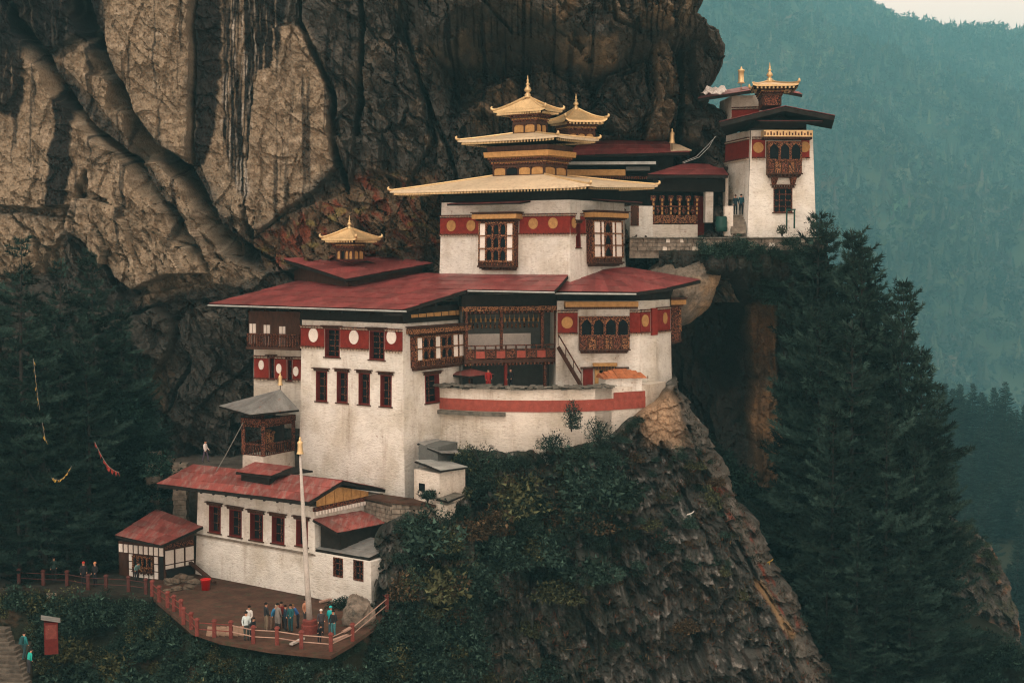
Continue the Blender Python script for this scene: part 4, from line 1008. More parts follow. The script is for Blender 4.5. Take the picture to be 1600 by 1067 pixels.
for x0 in (400, 422, 446):
    for dx in (0, 5.2):
        for y0, y1 in ((505, 520), (522, 536)):
            rr = Fw.rect(x0 + dx, y0 + (x0 - 400) * .09, x0 + dx + 4.2, y1 + (x0 - 400) * .09); MB().box(rr[0], rr[1], -.98, -.902, rr[2], rr[3]).build('shutter', white_paint, B, Fw.M())
rr = Fw.rect(398, 522, 478, 541); m = MB()
for i in range(34): x = rr[0] + (rr[1] - rr[0]) * i / 33; m.box(x - .03, x + .03, -1.14, -1.06, rr[2], rr[3])
m.box(rr[0], rr[1], -1.16, -1.04, rr[3], rr[3] + .08); m.build('balustrade', carved, B, Fw.M())
MB().box(rr[0], rr[1] + .2, -1.3, 0, rr[2] - .2, rr[2] - .004).build('balcony_floor', wood, B, Fw.M())

# ------------------------------------------------------------------ corner pavilion in front of the left wing
C = P(412, 728, 104.5)
V = thing('corner_pavilion', 'open timber pavilion with grey pyramid roof and gilt bell top', 'pavilion', C)
d = footprint(P(412, 726, 103.6), R(-30), 381, 459); zb, zr, ze = zat(729, d[1]) - .8, zat(713, d[1]), zat(655, d[1])
MB().hexa([Vector((p.x, p.y, zb)) for p in shrink(d, 1.06, 0)], [Vector((p.x, p.y, zr)) for p in shrink(d, 1.04, 0)]).build('base_wall', white2, V)
for p in d: MB().box(-.13, .13, -.13, .13, 0, ze - zr).build('post', carved, V, Matrix.Translation((p.x, p.y, zr + .004)))
for e in (0, 1, 3):
    a, b = Vector((d[e].x, d[e].y, zr)), Vector((d[(e + 1) % 4].x, d[(e + 1) % 4].y, zr)); F = Face.pts(a, b, a + Z); L = (b - a).length; m = MB()
    k = max(5, int(L / .22))
    for i in range(1, k): x = L * i / k; m.box(x - .03, x + .03, -.03, .03, .06, .8)
    m.box(.1, L - .1, -.05, .05, .8, .9); m.box(.1, L - .1, -.06, .06, .01, .07); m.build('balustrade', carved, V, F.M())
    m = MB(); m.box(-.1, L + .1, -.16, .1, ze - zr - .45, ze - zr); 
    for i in range(int(L / .28)): x = (i + .5) * .28; m.box(x - .06, x + .06, -.26, .1, ze - zr - .6, ze - zr - .46)
    m.build('fascia', carved, V, F.M())
MB().lathe([(.5, 0), (.5, .2), (.42, .22), (.42, 1.35), (.5, 1.38), (.5, 1.5), (.1, 1.7)], (sum(d, Vector()) / 4).to_tuple()[:2] + (zr + .1,), 14).build('prayer_wheel', carved_pale, V)
pcx = sum(d, Vector()) / 4
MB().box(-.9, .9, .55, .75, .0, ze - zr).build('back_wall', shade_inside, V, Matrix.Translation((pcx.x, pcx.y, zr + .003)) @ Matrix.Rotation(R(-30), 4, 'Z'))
cor = [P(342, 630, 106.0), P(391, 648, 101.2), P(467, 641, 104.6), P(440, 628, 109.0)]; ap = P(438, 609, 104.9)
for i in range(4): cor[i].z = cor[1].z + (cor[i].z - cor[1].z) * .35
rfp = MB()
for i in range(4): rfp.slab([cor[i], cor[(i + 1) % 4], ap], Vector((0, 0, -.14)))
rfo = rfp.build('roof', soffit, V)
for i in (0, 1, 3):
    a, b = cor[i], cor[(i + 1) % 4]; nr = (b - a).cross(ap - a).normalized(); k = 5
    for j in range(k):
        p0, p1 = a.lerp(b, j / k), a.lerp(b, (j + 1) / k); t = .03 + .015 * (j % 2)
        MB().slab([p0 + nr * t, p1 + nr * t, p1.lerp(ap, .985) + nr * t, p0.lerp(ap, .985) + nr * t], nr * -.03).build('roof_sheet', grey_roof, rfo)
bell_finial(V, ap + Z * .35, .95)

# ------------------------------------------------------------------ veranda between the block and the front hall
C = P(795, 606, 106.5)
G_ = thing('veranda', 'two-storey open timber veranda with hanging lamps beside the wooden stair', 'veranda', C)
A0, A1 = P(722, 606, 105.6), P(868, 606, 107.6); A1.z = A0.z
FV = Face.pts(A0, A1, A0 + Z); LV = (A1 - A0).length
def fr(x0, y0, x1, y1, F=FV): return F.rect(x0, y0, x1, y1)
zf = -.9
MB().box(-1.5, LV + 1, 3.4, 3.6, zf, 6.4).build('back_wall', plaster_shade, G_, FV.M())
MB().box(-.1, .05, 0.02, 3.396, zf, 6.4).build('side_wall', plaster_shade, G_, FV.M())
r = fr(724, 552, 866, 566); MB().box(.06, LV - .05, -.5, 3.39, r[2], r[2] + .28).build('balcony_floor', wood, G_, FV.M())
rb_ = r[2] + .284; r2 = fr(724, 478, 866, 485)
for x in (727, 781.5, 845, 866): 
    u_ = FV.hit(x, 530)[0]; MB().box(u_ - .1, u_ + .1, -.42, -.22, rb_, r2[2]).build('post', carved, G_, FV.M())
for x in (789, 850): u_ = FV.hit(x, 590)[0]; MB().box(u_ - .11, u_ + .11, -.3, -.08, zf, r[2] - .004).build('post', red_band if x < 800 else carved, G_, FV.M())
MB().box(-.2, LV + .15, -.85, .0, r2[2], r2[3]).build('cornice', carved_pale, G_, FV.M())
MB().box(-.2, LV + .15, -.7, .0, r2[3] + .004, r2[3] + .9).build('eave_fascia', soffit, G_, FV.M())
m = MB(); k = 22
for i in range(k): x = LV * (i + .5) / k; m.box(x - .07, x + .07, -.75, -.3, r2[2] - .16, r2[2] - .004)
m.build('dentil_course', carved, G_, FV.M())
for i in range(9):                         # carved balcony panels
    x0, x1 = .1 + (LV - .2) * i / 9, .1 + (LV - .2) * (i + 1) / 9
    MB().box(x0 + .05, x1 - .05, -.52, -.46, rb_ + .08, rb_ + .62).build('balcony_panel', red_faded if i % 2 else carved, G_, FV.M())
    MB().box(x0 - .05, x0 + .05, -.56, -.44, rb_, rb_ + 1.0).build('baluster', wood, G_, FV.M())
m = MB(); m.box(.1, LV - .1, -.56, -.42, rb_ + .66, rb_ + .76); m.box(.1, LV - .1, -.56, -.42, rb_ + 1.0, rb_ + 1.08); m.build('handrail', carved, G_, FV.M())
m = MB(); k = 26
for i in range(k): x = LV * (i + .5) / k; m.box(x - .06, x + .06, -.62, -.3, r[2] - .16, r[2] - .004)
m.build('bracket_row', carved, G_, FV.M())
# rows of little lamps hung in the upper gallery
for row, (y_, n_, mt) in enumerate(((521, 19, carved_pale), (511, 17, ochre))):
    for i in range(n_):
        u_ = .5 + (LV - 1.2) * i / (n_ - 1); w_ = FV.hit(790, y_)[1] + .25
        MB().lathe([(.03, .0), (.085, .06), (.075, .3), (.02, .36), (.01, .6)], (0, 0, 0), 7).build('hanging_lamp', mt, G_, FV.M(u_, w_, -2.6 + row * .3))
m = MB()
for y_ in (521, 511): w_ = FV.hit(790, y_)[1]; m.box(.1, LV - .1, 2.55, 2.61, w_ + .86, w_ + .92)
m.build('lamp_rail', wood, G_, FV.M())
MB().box(1.0, LV - 1.0, 3.34, 3.39, rb_ + .5, rb_ + 1.7).build('wall_panel', white_paint, G_, FV.M())

# small canopied shrine with a gilt bell in front of it
C = P(735, 606, 103.5)
K = thing('bell_canopy', 'small maroon canopy topped by a gilt bell inside the courtyard wall', 'canopy', C)
q = [P(698, 581, 105.6), P(733, 588, 104.4), P(772, 581.5, 105.6), P(738, 576, 107.4)]
zq = q[1].z
for p in q: p.z = zq + (p.z - zq) * .3
nr = Z; m = MB(); m.slab(q, (0, 0, -.16)); kr = m.build('roof', soffit, K)
tp = sum(q, Vector()) / 4 + Z * .42
for i in range(4):
    a, b = q[i], q[(i + 1) % 4]; MB().slab([a + Z * .02, b + Z * .02, tp], Vector((0, 0, -.03))).build('roof_sheet', worn_roof, kr)
for p in q: pp = p.lerp(sum(q, Vector()) / 4, .25); MB().box(-.07, .07, -.07, .07, -1.7, -.17).build('post', wood, K, Matrix.Translation(pp))
bell_finial(K, tp + Z * .25, 1.3)

# ------------------------------------------------------------------ front hall with the four-arched window
C = P(1001, 612, 107.0)
Q = thing('front_hall', 'white hall with four-arched bay window and rounded corner above the gorge', 'monastery building', C)
A = along(C, R(5), 867); D1 = along(C, R(38), 1027); D2 = along(D1, R(58), 1051); D3 = D2 + Vector((-1.0, 7, 0)); D4 = A + Vector((-.6, 7, 0))
door = (930, 577, 950, 604)
Fs = walls(Q, [A, Vector(C), D1, D2, D3, D4], zat(470, C), .22, {0: rects([(936, 578, 953, 606)])}, white, zbot=C.z - 2.4)
F0, F1, F2, F3 = Fs[0], Fs[1], Fs[2], Fs[3]; L0 = (C - A).length
r = F0.rect(904, 494, 982, 547); bay_window(F0, Q, r, 'aaaa', 1, .55, .42, cornice=False, fm=carved_pale)
rr = F0.rect(881, 471, 994, 479); MB().box(rr[0], rr[1], -1.0, 0, rr[2], rr[3]).build('cornice', ochre, Q, F0.M())
m = MB(); k = 34
for i in range(k): x = rr[0] + (rr[1] - rr[0]) * (i + .5) / k; m.box(x - .06, x + .06, -.9, 0, rr[2] - .17, rr[2] - .004)
m.build('dentil_course', wood, Q, F0.M())
wa, wb = F0.hit(990, 519)[1], F0.hit(990, 489)[1]
band(F0, Q, [(.2, r[0] - .08), (r[1] + .08, L0 - .05)], wa, wb)
medallion(F0, Q, 886, 504, 9, ochre)
L1 = (D1 - C).length; L2 = (D2 - D1).length
wa1, wb1 = F1.hit(1010, 518)[1], F1.hit(1010, 488)[1]; band(F1, Q, [(.06, L1 * .62)], wa1, wb1); medallion(F1, Q, 1007, 501, 9.5, ochre, flat=.8)
MB().box(L1 * .66, L1 * .98, -.2, 0, wa1 - .3, wb1 + .3).build('pilaster', red_band, Q, F1.M())
wa2, wb2 = F2.hit(1036, 516)[1], F2.hit(1036, 484)[1]; band(F2, Q, [(.06, L2 * .92)], wa2, wb2); medallion(F2, Q, 1038, 497, 9, ochre, flat=.8)
r3 = (.25, 3.2, F3.hit(1051, 534)[1], F3.hit(1051, 480)[1]); bay_window(F3, Q, r3, 'wawaw', 2, .75, .3)
# doorway with stepped lintel
dr = F0.rect(936, 578, 953, 606); M = F0.M()
m = MB(); m.box(dr[0] - .35, dr[0], -.18, .3, dr[2], dr[3] + .3); m.box(dr[1], dr[1] + .35, -.18, .3, dr[2], dr[3] + .3); m.box(dr[0], dr[1], -.18, .3, dr[3], dr[3] + .3)
dw = m.build('doorway', ochre, Q, M); MB().box(dr[0], dr[1], .3, .36, dr[2], dr[3]).build('door_leaf', shade_inside, dw, M)
m = MB(); k = 6
for i in range(k): x = dr[0] - .3 + (dr[1] - dr[0] + .6) * (i + .5) / k; m.box(x - .07, x + .07, -.34, -.182, dr[3] + .05, dr[3] + .28)
m.build('lintel_block_row', wood, dw, M); MB().box(dr[0] - .5, dr[1] + .5, -.42, 0, dr[3] + .304, dr[3] + .55).build('lintel', ochre, dw, M)
for x0, x1 in ((911, 926), (965, 978)):
    rr = F0.rect(x0, 576, x1, 603); MB().box(rr[0], rr[1], -.1, 0, rr[2], rr[3]).build('side_shutter', red_band, Q, M); MB().box(rr[0] - .2, rr[1] + .2, -.3, 0, rr[3] + .004, rr[3] + .14).build('side_lintel', wood, Q, M)
# wooden stair from the court up to the veranda
s0, s1 = P(872, 542, 106.2), P(908, 603, 104.6); m = MB(); off = Vector((0, 1.0, 0))
ST = thing('wooden_stair', 'steep dark wooden stair with handrail leading up to the veranda', 'stair', s1)
for o_ in (Vector((0, 0, 0)), off): MB().beam(s0 + o_, s1 + o_, .1, .3).build('stringer', wood, ST); MB().beam(s0 + o_ + Z * .95, s1 + o_ + Z * .95, .07, .07).build('handrail', carved, ST)
for i in range(11): p = s0.lerp(s1, (i + .5) / 11); MB().box(-.16, .16, .06, .94, .0, .05).build('tread', wood, ST, Matrix.Translation(p))
for i in range(4): p = s0.lerp(s1, i / 3.0001); MB().box(-.03, .03, -.03, .03, .1, .95).build('baluster', wood, ST, Matrix.Translation(p))
# roof of the front hall
RA = Face.tilt(P(930, 456, 104.3), R(3), R(12.5)); h1, h2 = RA.at(1042, 450), RA.at(927, 423.5)
qa = [RA.at(866, 455.5), RA.at(994, 456.5), h1, h2]; qa2 = [RA.at(866, 455.5), h2, RA.at(903, 424)]
m = MB(); m.slab([RA.at(866, 455.5) - RA.n * .04, RA.at(994, 456.5) - RA.n * .04, h1 - RA.n * .04, h2 - RA.n * .04, RA.at(901, 422) - RA.n * .04], RA.n * -.22); rq = m.build('roof', soffit, Q)
sheet_roof(rq, None, [RA.at(866, 455.5), RA.at(994, 456.5), RA.at(960, 431), RA.at(901, 423)], 6, 3, red_roof)
sheet_roof(rq, None, [RA.at(994, 456.5), h1, h2, RA.at(925, 423.5)], 2, 3, red_roof) if False else None
tri = [RA.at(994, 456.5), h1, RA.at(960, 431)]; MB().slab([p + RA.n * .03 for p in tri], RA.n * -.035).build('roof_sheet', red_roof, rq)
tri = [RA.at(960, 431), h2, RA.at(901, 423)]; MB().slab([p + RA.n * .012 for p in tri], RA.n * -.035).build('roof_sheet', red_roof, rq)
R1, R2 = P(1095, 437.5, 108.8), P(978, 417, 112.0); qb = [h1, R1, R2, h2]; nb = (qb[1] - qb[0]).cross(qb[3] - qb[0]).normalized()
rq2 = roof_deck(Q, qb, nb, name='side_roof'); sheet_roof(rq2, None, qb, 4, 3, red_roof)
MB().tube([RA.at(866, 456.5, .0) - Vector((0, .12, .1)), RA.at(994, 457.5, .0) - Vector((0, .12, .1))], .07, 6).build('gutter', pale_sheet, rq)
q = [A, Vector(C), D1, D2, D3, D4]; cc = sum(q, Vector()) / 6; zq = zat(470, C)
MB().hexa([Vector((p.x + (cc.x - p.x) * .06, p.y + (cc.y - p.y) * .06, zq + .004)) for p in q], [Vector((p.x, p.y + .1, zq + .75)) for p in q]).build('attic', soffit, Q)  # dark block between wall and roof stands in for eave shade
MB().box(.0, 4.2, -.9, -.1, F3.hit(1051, 477)[1], F3.hit(1051, 470)[1]).build('side_cornice', ochre, Q, F3.M())
# ------------------------------------------------------------------ court floor and the curving court wall
CWp = [(676, 104.2), (700, 103.4), (740, 102.5), (790, 101.9), (840, 101.7), (890, 101.9), (930, 102.4), (956, 103.0)]
zc = -10.15
W = thing('court_wall', 'curved white retaining wall with faded red stripe and slate capping', 'wall', P(820, 700, 102))
cp = [Vector((ray(x, 606).x * Y, Y, 0)) for x, Y in CWp]
cp2 = cp + [Vector((ray(x, 606).x * Y, Y, 0)) for x, Y in ((1008, 104.6), (1040, 107.5))]
def strip(pts, z0, z1, th, out=0):
    m = MB(); n = len(pts); A_ = []
    for i, p in enumerate(pts):
        t = pts[min(i + 1, n - 1)] - pts[max(i - 1, 0)]; nn = Vector((t.y, -t.x, 0)).normalized(); A_.append((p + nn * out, p + nn * out - nn * th))
    for i in range(n - 1):
        a, b = A_[i], A_[i + 1]
        m.hexa([a[0] + Z * z0, b[0] + Z * z0, b[1] + Z * z0, a[1] + Z * z0], [a[0] + Z * z1, b[0] + Z * z1, b[1] + Z * z1, a[1] + Z * z1])
    return m
def hexstrip_ok(m): return m
strip(cp, zc - 7.0, zc, .7).build('wall_face', white2, W)
strip(cp2[6:], zc - 7.0, zc + .05, 1.2).build('wall_face', white2, W)
strip([p for p in cp[:]] + [cp2[8]], zc - 1.62, zc - .78, .12, .06).build('red_stripe', red_faded, W)
strip(cp[:4], zc - 1.95, zc - 1.68, .5, .35).build('ledge', slate, W); 
r7 = cp2[7]; r8 = cp2[8]; strip([r7 + (r8 - r7) * .05, r7 + (r8 - r7) * .98], zc - .78, zc - .35, .1, .09).build('red_stripe', red_faded, W)
rnd = random.Random(4); tot = 46
for lay in range(2):
    for i in range(tot):
        t = (i + .5 + .5 * lay) / tot * (len(cp) - 1); k = min(int(t), len(cp) - 2); p = cp[k].lerp(cp[k + 1], t - k); d = (cp[k + 1] - cp[k]).normalized(); nn = Vector((d.y, -d.x, 0))
        L, Dp, H = rnd.uniform(.17, .27), rnd.uniform(.42, .62), rnd.uniform(.05, .09)
        Mx = Matrix.Translation(p + Z * (zc + .02 + .11 * lay + rnd.uniform(0, .05)) - nn * (.25 - .08 * lay)) @ Matrix.Rotation(math.atan2(d.y, d.x) + rnd.uniform(-.2, .2), 4, 'Z') @ Matrix.Rotation(rnd.uniform(-.1, .16), 4, 'X')
        MB().hexa([(-L, -Dp, 0), (L, -Dp * rnd.uniform(.85, 1.1), 0), (L * .9, Dp, 0), (-L, Dp, 0)], [(-L * .95, -Dp * .95, H), (L * .95, -Dp * .95, H), (L * .85, Dp, H), (-L, Dp, H)]).build('slate', slate, W, Mx)
MB().hexa([A + Vector((-14, 4, -.9)), cp[0] + Z * (zc - 1.1), cp[4] + Z * (zc - 1.1), cp[7] + Z * (zc - 1.1), Vector(C) + Vector((0, 3, -.9))], [A + Vector((-14, 4, -.6)), cp[0] + Z * (zc - .9), cp[4] + Z * (zc - .9), cp[7] + Z * (zc - .9), Vector(C) + Vector((0, 3, -.6))]).build('court_floor', stone_grey, W)
# little rusted roof on the wall's end pier
PR = thing('wall_end_pier', 'white pier with a rusty orange stone-slab roof beside the hall door', 'pier', P(972, 606, 103.5))
a = [P(946, 606, 103.4), P(1003, 606, 104.2)]; a[1].z = a[0].z; dd = (a[1] - a[0]); bk = Vector((-dd.y, dd.x, 0)).normalized() * 1.5
hz = zat(592, a[0]) - a[0].z
MB().hexa([a[0] - Z * .3, a[1] - Z * .3, a[1] + bk - Z * .3, a[0] + bk - Z * .3], [a[0] + Z * hz, a[1] + Z * hz, a[1] + bk + Z * hz, a[0] + bk + Z * hz]).build('pier_wall', white, PR)
lip = -bk.normalized() * .3; e = dd.normalized() * .25; k = 9
for i in range(k):
    p0 = a[0] - e + (dd + e * 2) * (i / k); p1 = a[0] - e + (dd + e * 2) * ((i + .96) / k); up = Z * (hz + .012 + .02 * (i % 2)); hgt = .62 * math.sin(math.pi * (.15 + .7 * (i + .5) / k))
    MB().hexa([p0 + lip + up, p1 + lip + up, p1 + bk + up, p0 + bk + up], [p0 + lip + up + Z * .07, p1 + lip + up + Z * .07, p1 + bk * .6 + up + Z * hgt, p0 + bk * .6 + up + Z * hgt]).build('roof_slab', rust, PR)
# ------------------------------------------------------------------ corner tower on the right
TT = R(3)
C = P(1277, 362, 114.0)
TW = thing('corner_tower', 'tapering white tower with carved triple-arched bay at the cliff edge', 'tower', C)
FL = along(C, TT, 1167); BRb = C + Vector((-math.sin(TT), math.cos(TT), 0)) * 6.5
base = [FL, Vector(C), BRb, FL + (BRb - C) + Vector((-.9, 0, 0))]
low = (1208.5, 294, 1238, 332)
Fs = walls(TW, base, zat(203, C), .55, {0: rects([low])}, white, zbot=C.z - 2)
F0, F3 = Fs[0], Fs[3]; L0 = (C - FL).length
# make the batter read: wall leans in by the photograph's taper
slit_window(F0, TW, F0.rect(*low), carved, 3, 4, .25)
rb = F0.rect(1197, 222, 1250, 274)
bay_window(F0, TW, rb, 'aaa', 1, .6, .42, cornice=False, fm=carved_pale)
M = F0.M(); r = F0.rect(1204, 276, 1243, 290)
for x in (1209, 1238): u_ = F0.hit(x, 285)[0]; MB().hexa([(u_ - .15, 0, r[2]), (u_ + .15, 0, r[2]), (u_ + .15, -.15, r[2]), (u_ - .15, -.15, r[2])], [(u_ - .25, 0, r[3] - .1), (u_ + .25, 0, r[3] - .1), (u_ + .25, -.6, r[3] - .1), (u_ - .25, -.6, r[3] - .1)]).build('console', carved, TW, M)
rc = F0.rect(1189, 206, 1265, 216); MB().box(rc[0], rc[1], -1.0, 0, rc[2], rc[3]).build('carved_cornice', gold, TW, M)
m = MB(); k = 16
for i in range(k):
    x = rc[0] + (rc[1] - rc[0]) * (i + .5) / k; h = (rc[3] - rc[2]) * .3; zc_ = (rc[2] + rc[3]) / 2; w_ = (rc[1] - rc[0]) / k * .36
    m.box(x - w_, x + w_ * .2, -1.04, -1.002, zc_ - h, zc_ + h * (.2 if i % 2 else .9))
m.build('cornice_relief', carved, TW, M)
m = MB(); k = 24
for i in range(k): x = rc[0] + (rc[1] - rc[0]) * (i + .5) / k; m.box(x - .06, x + .06, -.9, 0, rc[2] - .18, rc[2] - .004)
m.build('dentil_course', wood, TW, M)
wa, wb = F0.hit(1220, 246)[1], F0.hit(1220, 219)[1]
ul = .62 * wa / F0.hit(1220, 203)[1] if False else F0.hit(1172.5, 232)[0]; ur = F0.hit(1267, 232)[0]
band(F0, TW, [(ul + .12, rb[0] - .08), (rb[1] + .08, ur - .12)], wa, wb)
for q in ((1184.5, 231), (1257, 230)): medallion(F0, TW, *q, 8.4, ochre)
w3a, w3b = wa, wb; L3 = (base[0] - base[3]).length
band(F3, TW, [(.5, L3 - .5)], w3a, w3b)
# awning and gable roof
aw = F0.rect(1178, 190, 1276, 198); canopy(TW, F0, (aw[0], aw[1], aw[3] + .1), 1.9, .34, red_roof, 'awning')
ap0 = P(1226, 166, 111.6); bk = Vector((1.6, 8.0, 0)); e0 = P(1124, 191, 111.6); e1 = P(1305, 181, 111.6)
for a_, b_, nm in ((e0, ap0, 'roof'), (ap0, e1, 'roof')):
    q = [a_, b_, b_ + bk, a_ + bk]; nr = (q[1] - q[0]).cross(q[3] - q[0]).normalized()
    o = roof_deck(TW, q, nr, soffit, .34, nm); sheet_roof(o, None, q, 4, 5, red_roof, lift=.0)
m = MB(); m.hexa([e0 + Vector((2.6, 2.0, -.45)), e1 + Vector((-2.0, 2.0, -.75)), ap0 + Vector((0, 2.0, -.5))], [e0 + Vector((2.6, 8, -.45)), e1 + Vector((-2.0, 8, -.75)), ap0 + Vector((0, 8, -.5))]); m.build('gable', soffit, TW)
q = [F0.pt(ul, F0.hit(1220, 205)[1], 0), F0.pt(ur, F0.hit(1220, 205)[1], 0)]
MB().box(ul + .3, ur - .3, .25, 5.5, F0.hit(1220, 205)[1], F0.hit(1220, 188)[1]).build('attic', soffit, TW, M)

# ---- gilt-roofed upper house behind the tower
C = P(1200, 175, 119.5)
UH = thing('upper_house', 'upper house behind the tower with golden lantern roof and gilt cylinder on maroon roof', 'temple', C)
a, b = P(1142, 196, 119.2), P(1212, 196, 118.2); b.z = a.z
Fu = walls(UH, [a, b, b + Vector((.3, 5, 0)), a + Vector((-.3, 5, 0))], zat(150, a), .1, {}, white2, zbot=a.z + .4)[0]
r = Fu.rect(1143, 172, 1186, 183); band(Fu, UH, [(.05, r[1])], r[2], r[3])
r = Fu.rect(1143, 150, 1160, 158)
d = level_corners((1214, 172), 117.2, R(-6), 1186, 1221); drum(UH, d, zat(173, d[1]), zat(143.5, d[1]), 3, .95)
cor = level_corners((1241, 139.5), 115.4, R(-6), 1172, 1248); ap = P(1202.5, 127.5, 117.6)
tier_roof(UH, cor, [ap + Vector((dx * .2, dy * .2, 0)) for dx, dy in ((-1, -1), (1, -1), (1, 1), (-1, 1))], gold, name='lantern_roof', lift=.1, orn=(0, 1, 2), prof=1.15)
finial(UH, ap - Z * .04, 1.6)
q = [P(1090, 154.5, 118.0), P(1182, 140.5, 117.2), P(1165, 136, 123.0), P(1100, 146, 124.0)]; nr = (q[1] - q[0]).cross(q[3] - q[0]).normalized()
o = roof_deck(UH, q, nr, soffit, .2); sheet_roof(o, None, q, 4, 3, red_roof)
q = [P(1205, 139, 120.2), P(1254, 148, 119.6), P(1248, 144, 125.0), P(1203, 134, 126.0)]; nr = (q[1] - q[0]).cross(q[3] - q[0]).normalized()
o = roof_deck(UH, q, nr, soffit, .2); sheet_roof(o, None, q, 3, 2, red_roof)
MB().lathe([(.03, -1.0), (.03, .02), (.3, .03), (.3, .1), (.24, .13), (.24, 1.0), (.3, 1.03), (.28, 1.12), (.1, 1.2), (.07, 1.3), (.02, 1.42)], P(1158, 131, 118.6).to_tuple(), 14).build('gilt_cylinder', gold, UH, smooth=True)
rnd = random.Random(3); g = MB(); n = 9; pts = []
for j in range(4):
    for i in range(n):
        p = P(1094 + 36 * i / (n - 1) + 2 * j, 146 - 10 * j / 3 + (4 if i in (0, n - 1) else 0) * (j > 0), 117.2 + j * .5); pts.append(p + Vector((0, rnd.uniform(-.1, .1), rnd.uniform(-.14, .14))))
g.add(pts, [(j * n + i, j * n + i + 1, (j + 1) * n + i + 1, (j + 1) * n + i) for j in range(3) for i in range(n - 1)])
g.add([p - Vector((0, 0, .03)) for p in pts], [((j + 1) * n + i, (j + 1) * n + i + 1, j * n + i + 1, j * n + i) for j in range(3) for i in range(n - 1)])
tag(g.build('tarpaulin', tarp_mat), 'crumpled silvery tarpaulin on the roof edge under the cliff', 'tarpaulin')

# ---- long gallery between temple and tower
C = P(1054, 366, 117.0)
GL = thing('gallery', 'low maroon-roofed gallery with carved window screen left of the tower', 'gallery', C)
a, b = P(984, 368, 116.6), P(1136, 368, 117.6); b.z = a.z; FG = Face.pts(a, b, a + Z); M = FG.M()
def gr(*q): return FG.rect(*q)
r = gr(984, 322, 1020, 368); MB().box(0, r[1], 0, 3.0, -1, r[3]).build('wall', white, GL, M)
rw_ = gr(985, 322, 998, 353); MB().box(rw_[0], rw_[1], -.06, 0, rw_[2], rw_[3]).build('window', carved, GL, M)
MB().box(rw_[0] + .1, rw_[1] - .12, -.1, -.062, rw_[2] + .1, rw_[3] - .1).build('window_lattice', wood, GL, M)
r = gr(1020, 351, 1090, 368); MB().box(r[0] + .004, r[1], 0, .5, -1, r[3]).build('low_wall', white2, GL, M)
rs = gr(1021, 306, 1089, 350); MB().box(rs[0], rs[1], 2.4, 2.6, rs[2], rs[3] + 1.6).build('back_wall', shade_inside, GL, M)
for i in range(6):
    x = rs[0] + (rs[1] - rs[0]) * i / 5; m = MB(); m.box(x - .1, x + .1, .02, .2, rs[2], rs[3] - .4); m.box(x - .22, x + .22, .0, .22, rs[3] - .396, rs[3]); m.build('column', carved, GL, M)
    for s in range(4): MB().box(x - .07, x + .07, -.03, .018, rs[2] + .8 + s * .36, rs[2] + 1.0 + s * .36).build('column_ornament', ochre, GL, M)
for i in range(5):
    x0, x1 = [rs[0] + (rs[1] - rs[0]) * (i + s) / 5 for s in (.1, .9)]
    MB().box(x0, x1, .02, .12, rs[2] + .04, rs[2] + .72).build('parapet_panel', carved_pale, GL, M)
    xm = (x0 + x1) / 2; m = MB(); m.add([(xm - .2, .03, rs[2] + 1.1), (xm, .03, rs[2] + .78), (xm + .2, .03, rs[2] + 1.1), (xm, .03, rs[2] + 1.4)], [(0, 1, 2, 3)]); m.box(x0 - .1, x1 + .1, .05, .12, rs[2] + 1.4, rs[2] + 1.5); m.build('screen', carved, GL, M)
rp = gr(1101, 288, 1113, 348); MB().box(rp[0], rp[1], -.3, .4, rp[2], rp[3]).build('white_pillar', white, GL, M)
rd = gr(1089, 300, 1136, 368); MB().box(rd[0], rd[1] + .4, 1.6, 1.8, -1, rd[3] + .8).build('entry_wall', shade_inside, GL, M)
MB().box(rd[0] + .1, rd[0] + 1.0, 1.4, 1.596, 0, rd[3] - .3).build('door_leaf', red_band, GL, M)
RG = Face.tilt(P(1075, 273.5, 114.9), R(4), R(14)); q = [RG.at(*p) for p in ((1012, 273), (1138, 273.5), (1126, 257), (1068, 256))]
o = roof_deck(GL, q, RG.n); sheet_roof(o, None, q, 6, 2, red_roof)
rq_ = gr(1018, 280, 1136, 300); MB().box(rq_[0], rq_[1], -.4, 2.0, rq_[2], rq_[3]).build('fascia', soffit, GL, M)
# slate-capped terrace wall of coursed stone below
a, b = P(984, 372, 112.6), P(1288, 366, 112.2); b.z = a.z
TR = thing('terrace_wall', 'long dry-stone terrace wall with slate coping under gallery and tower', 'wall', a)
FT = Face.pts(a, b, a + Z); LTt = (b - a).length; M = FT.M()
MB().box(0, LTt, .18, 1.2, -1.6, -.05).build('wall_core', stone_grey, TR, M)
MB().box(0, LTt, .6, 7.5, -.35, -.02).build('terrace_floor', stone_grey, TR, M)
rnd = random.Random(8); n = 0
for c_ in range(3):
    x = 0.0
    while x < LTt and n < 170:
        L = rnd.uniform(.22, .5); H = .3; z0 = -1.0 + c_ * .315
        j = lambda: rnd.uniform(-.03, .03)
        MB().hexa([(x + j(), j(), z0), (x + L - .03 + j(), j(), z0), (x + L - .03, .22, z0), (x, .22, z0)], [(x + j(), j(), z0 + H + j() * .3), (x + L - .03 + j(), j(), z0 + H - .02), (x + L - .03, .22, z0 + H - .02), (x, .22, z0 + H - .02)]).build('stone', stone_grey if rnd.random() < .95 else white2, TR, M); x += L; n += 1
x = 0.0
while x < LTt:
    L = rnd.uniform(.5, .9); MB().hexa([(x, -.18 + rnd.uniform(-.08, .05), -.03), (x + L - .02, -.18 + rnd.uniform(-.08, .05), -.03), (x + L - .02, .75, -.01), (x, .75, -.01)], [(x, -.16, .05 + rnd.uniform(0, .03)), (x + L - .02, -.16, .05 + rnd.uniform(0, .04)), (x + L - .02, .75, .07), (x, .75, .07)]).build('coping_slate', slate, TR, M); x += L
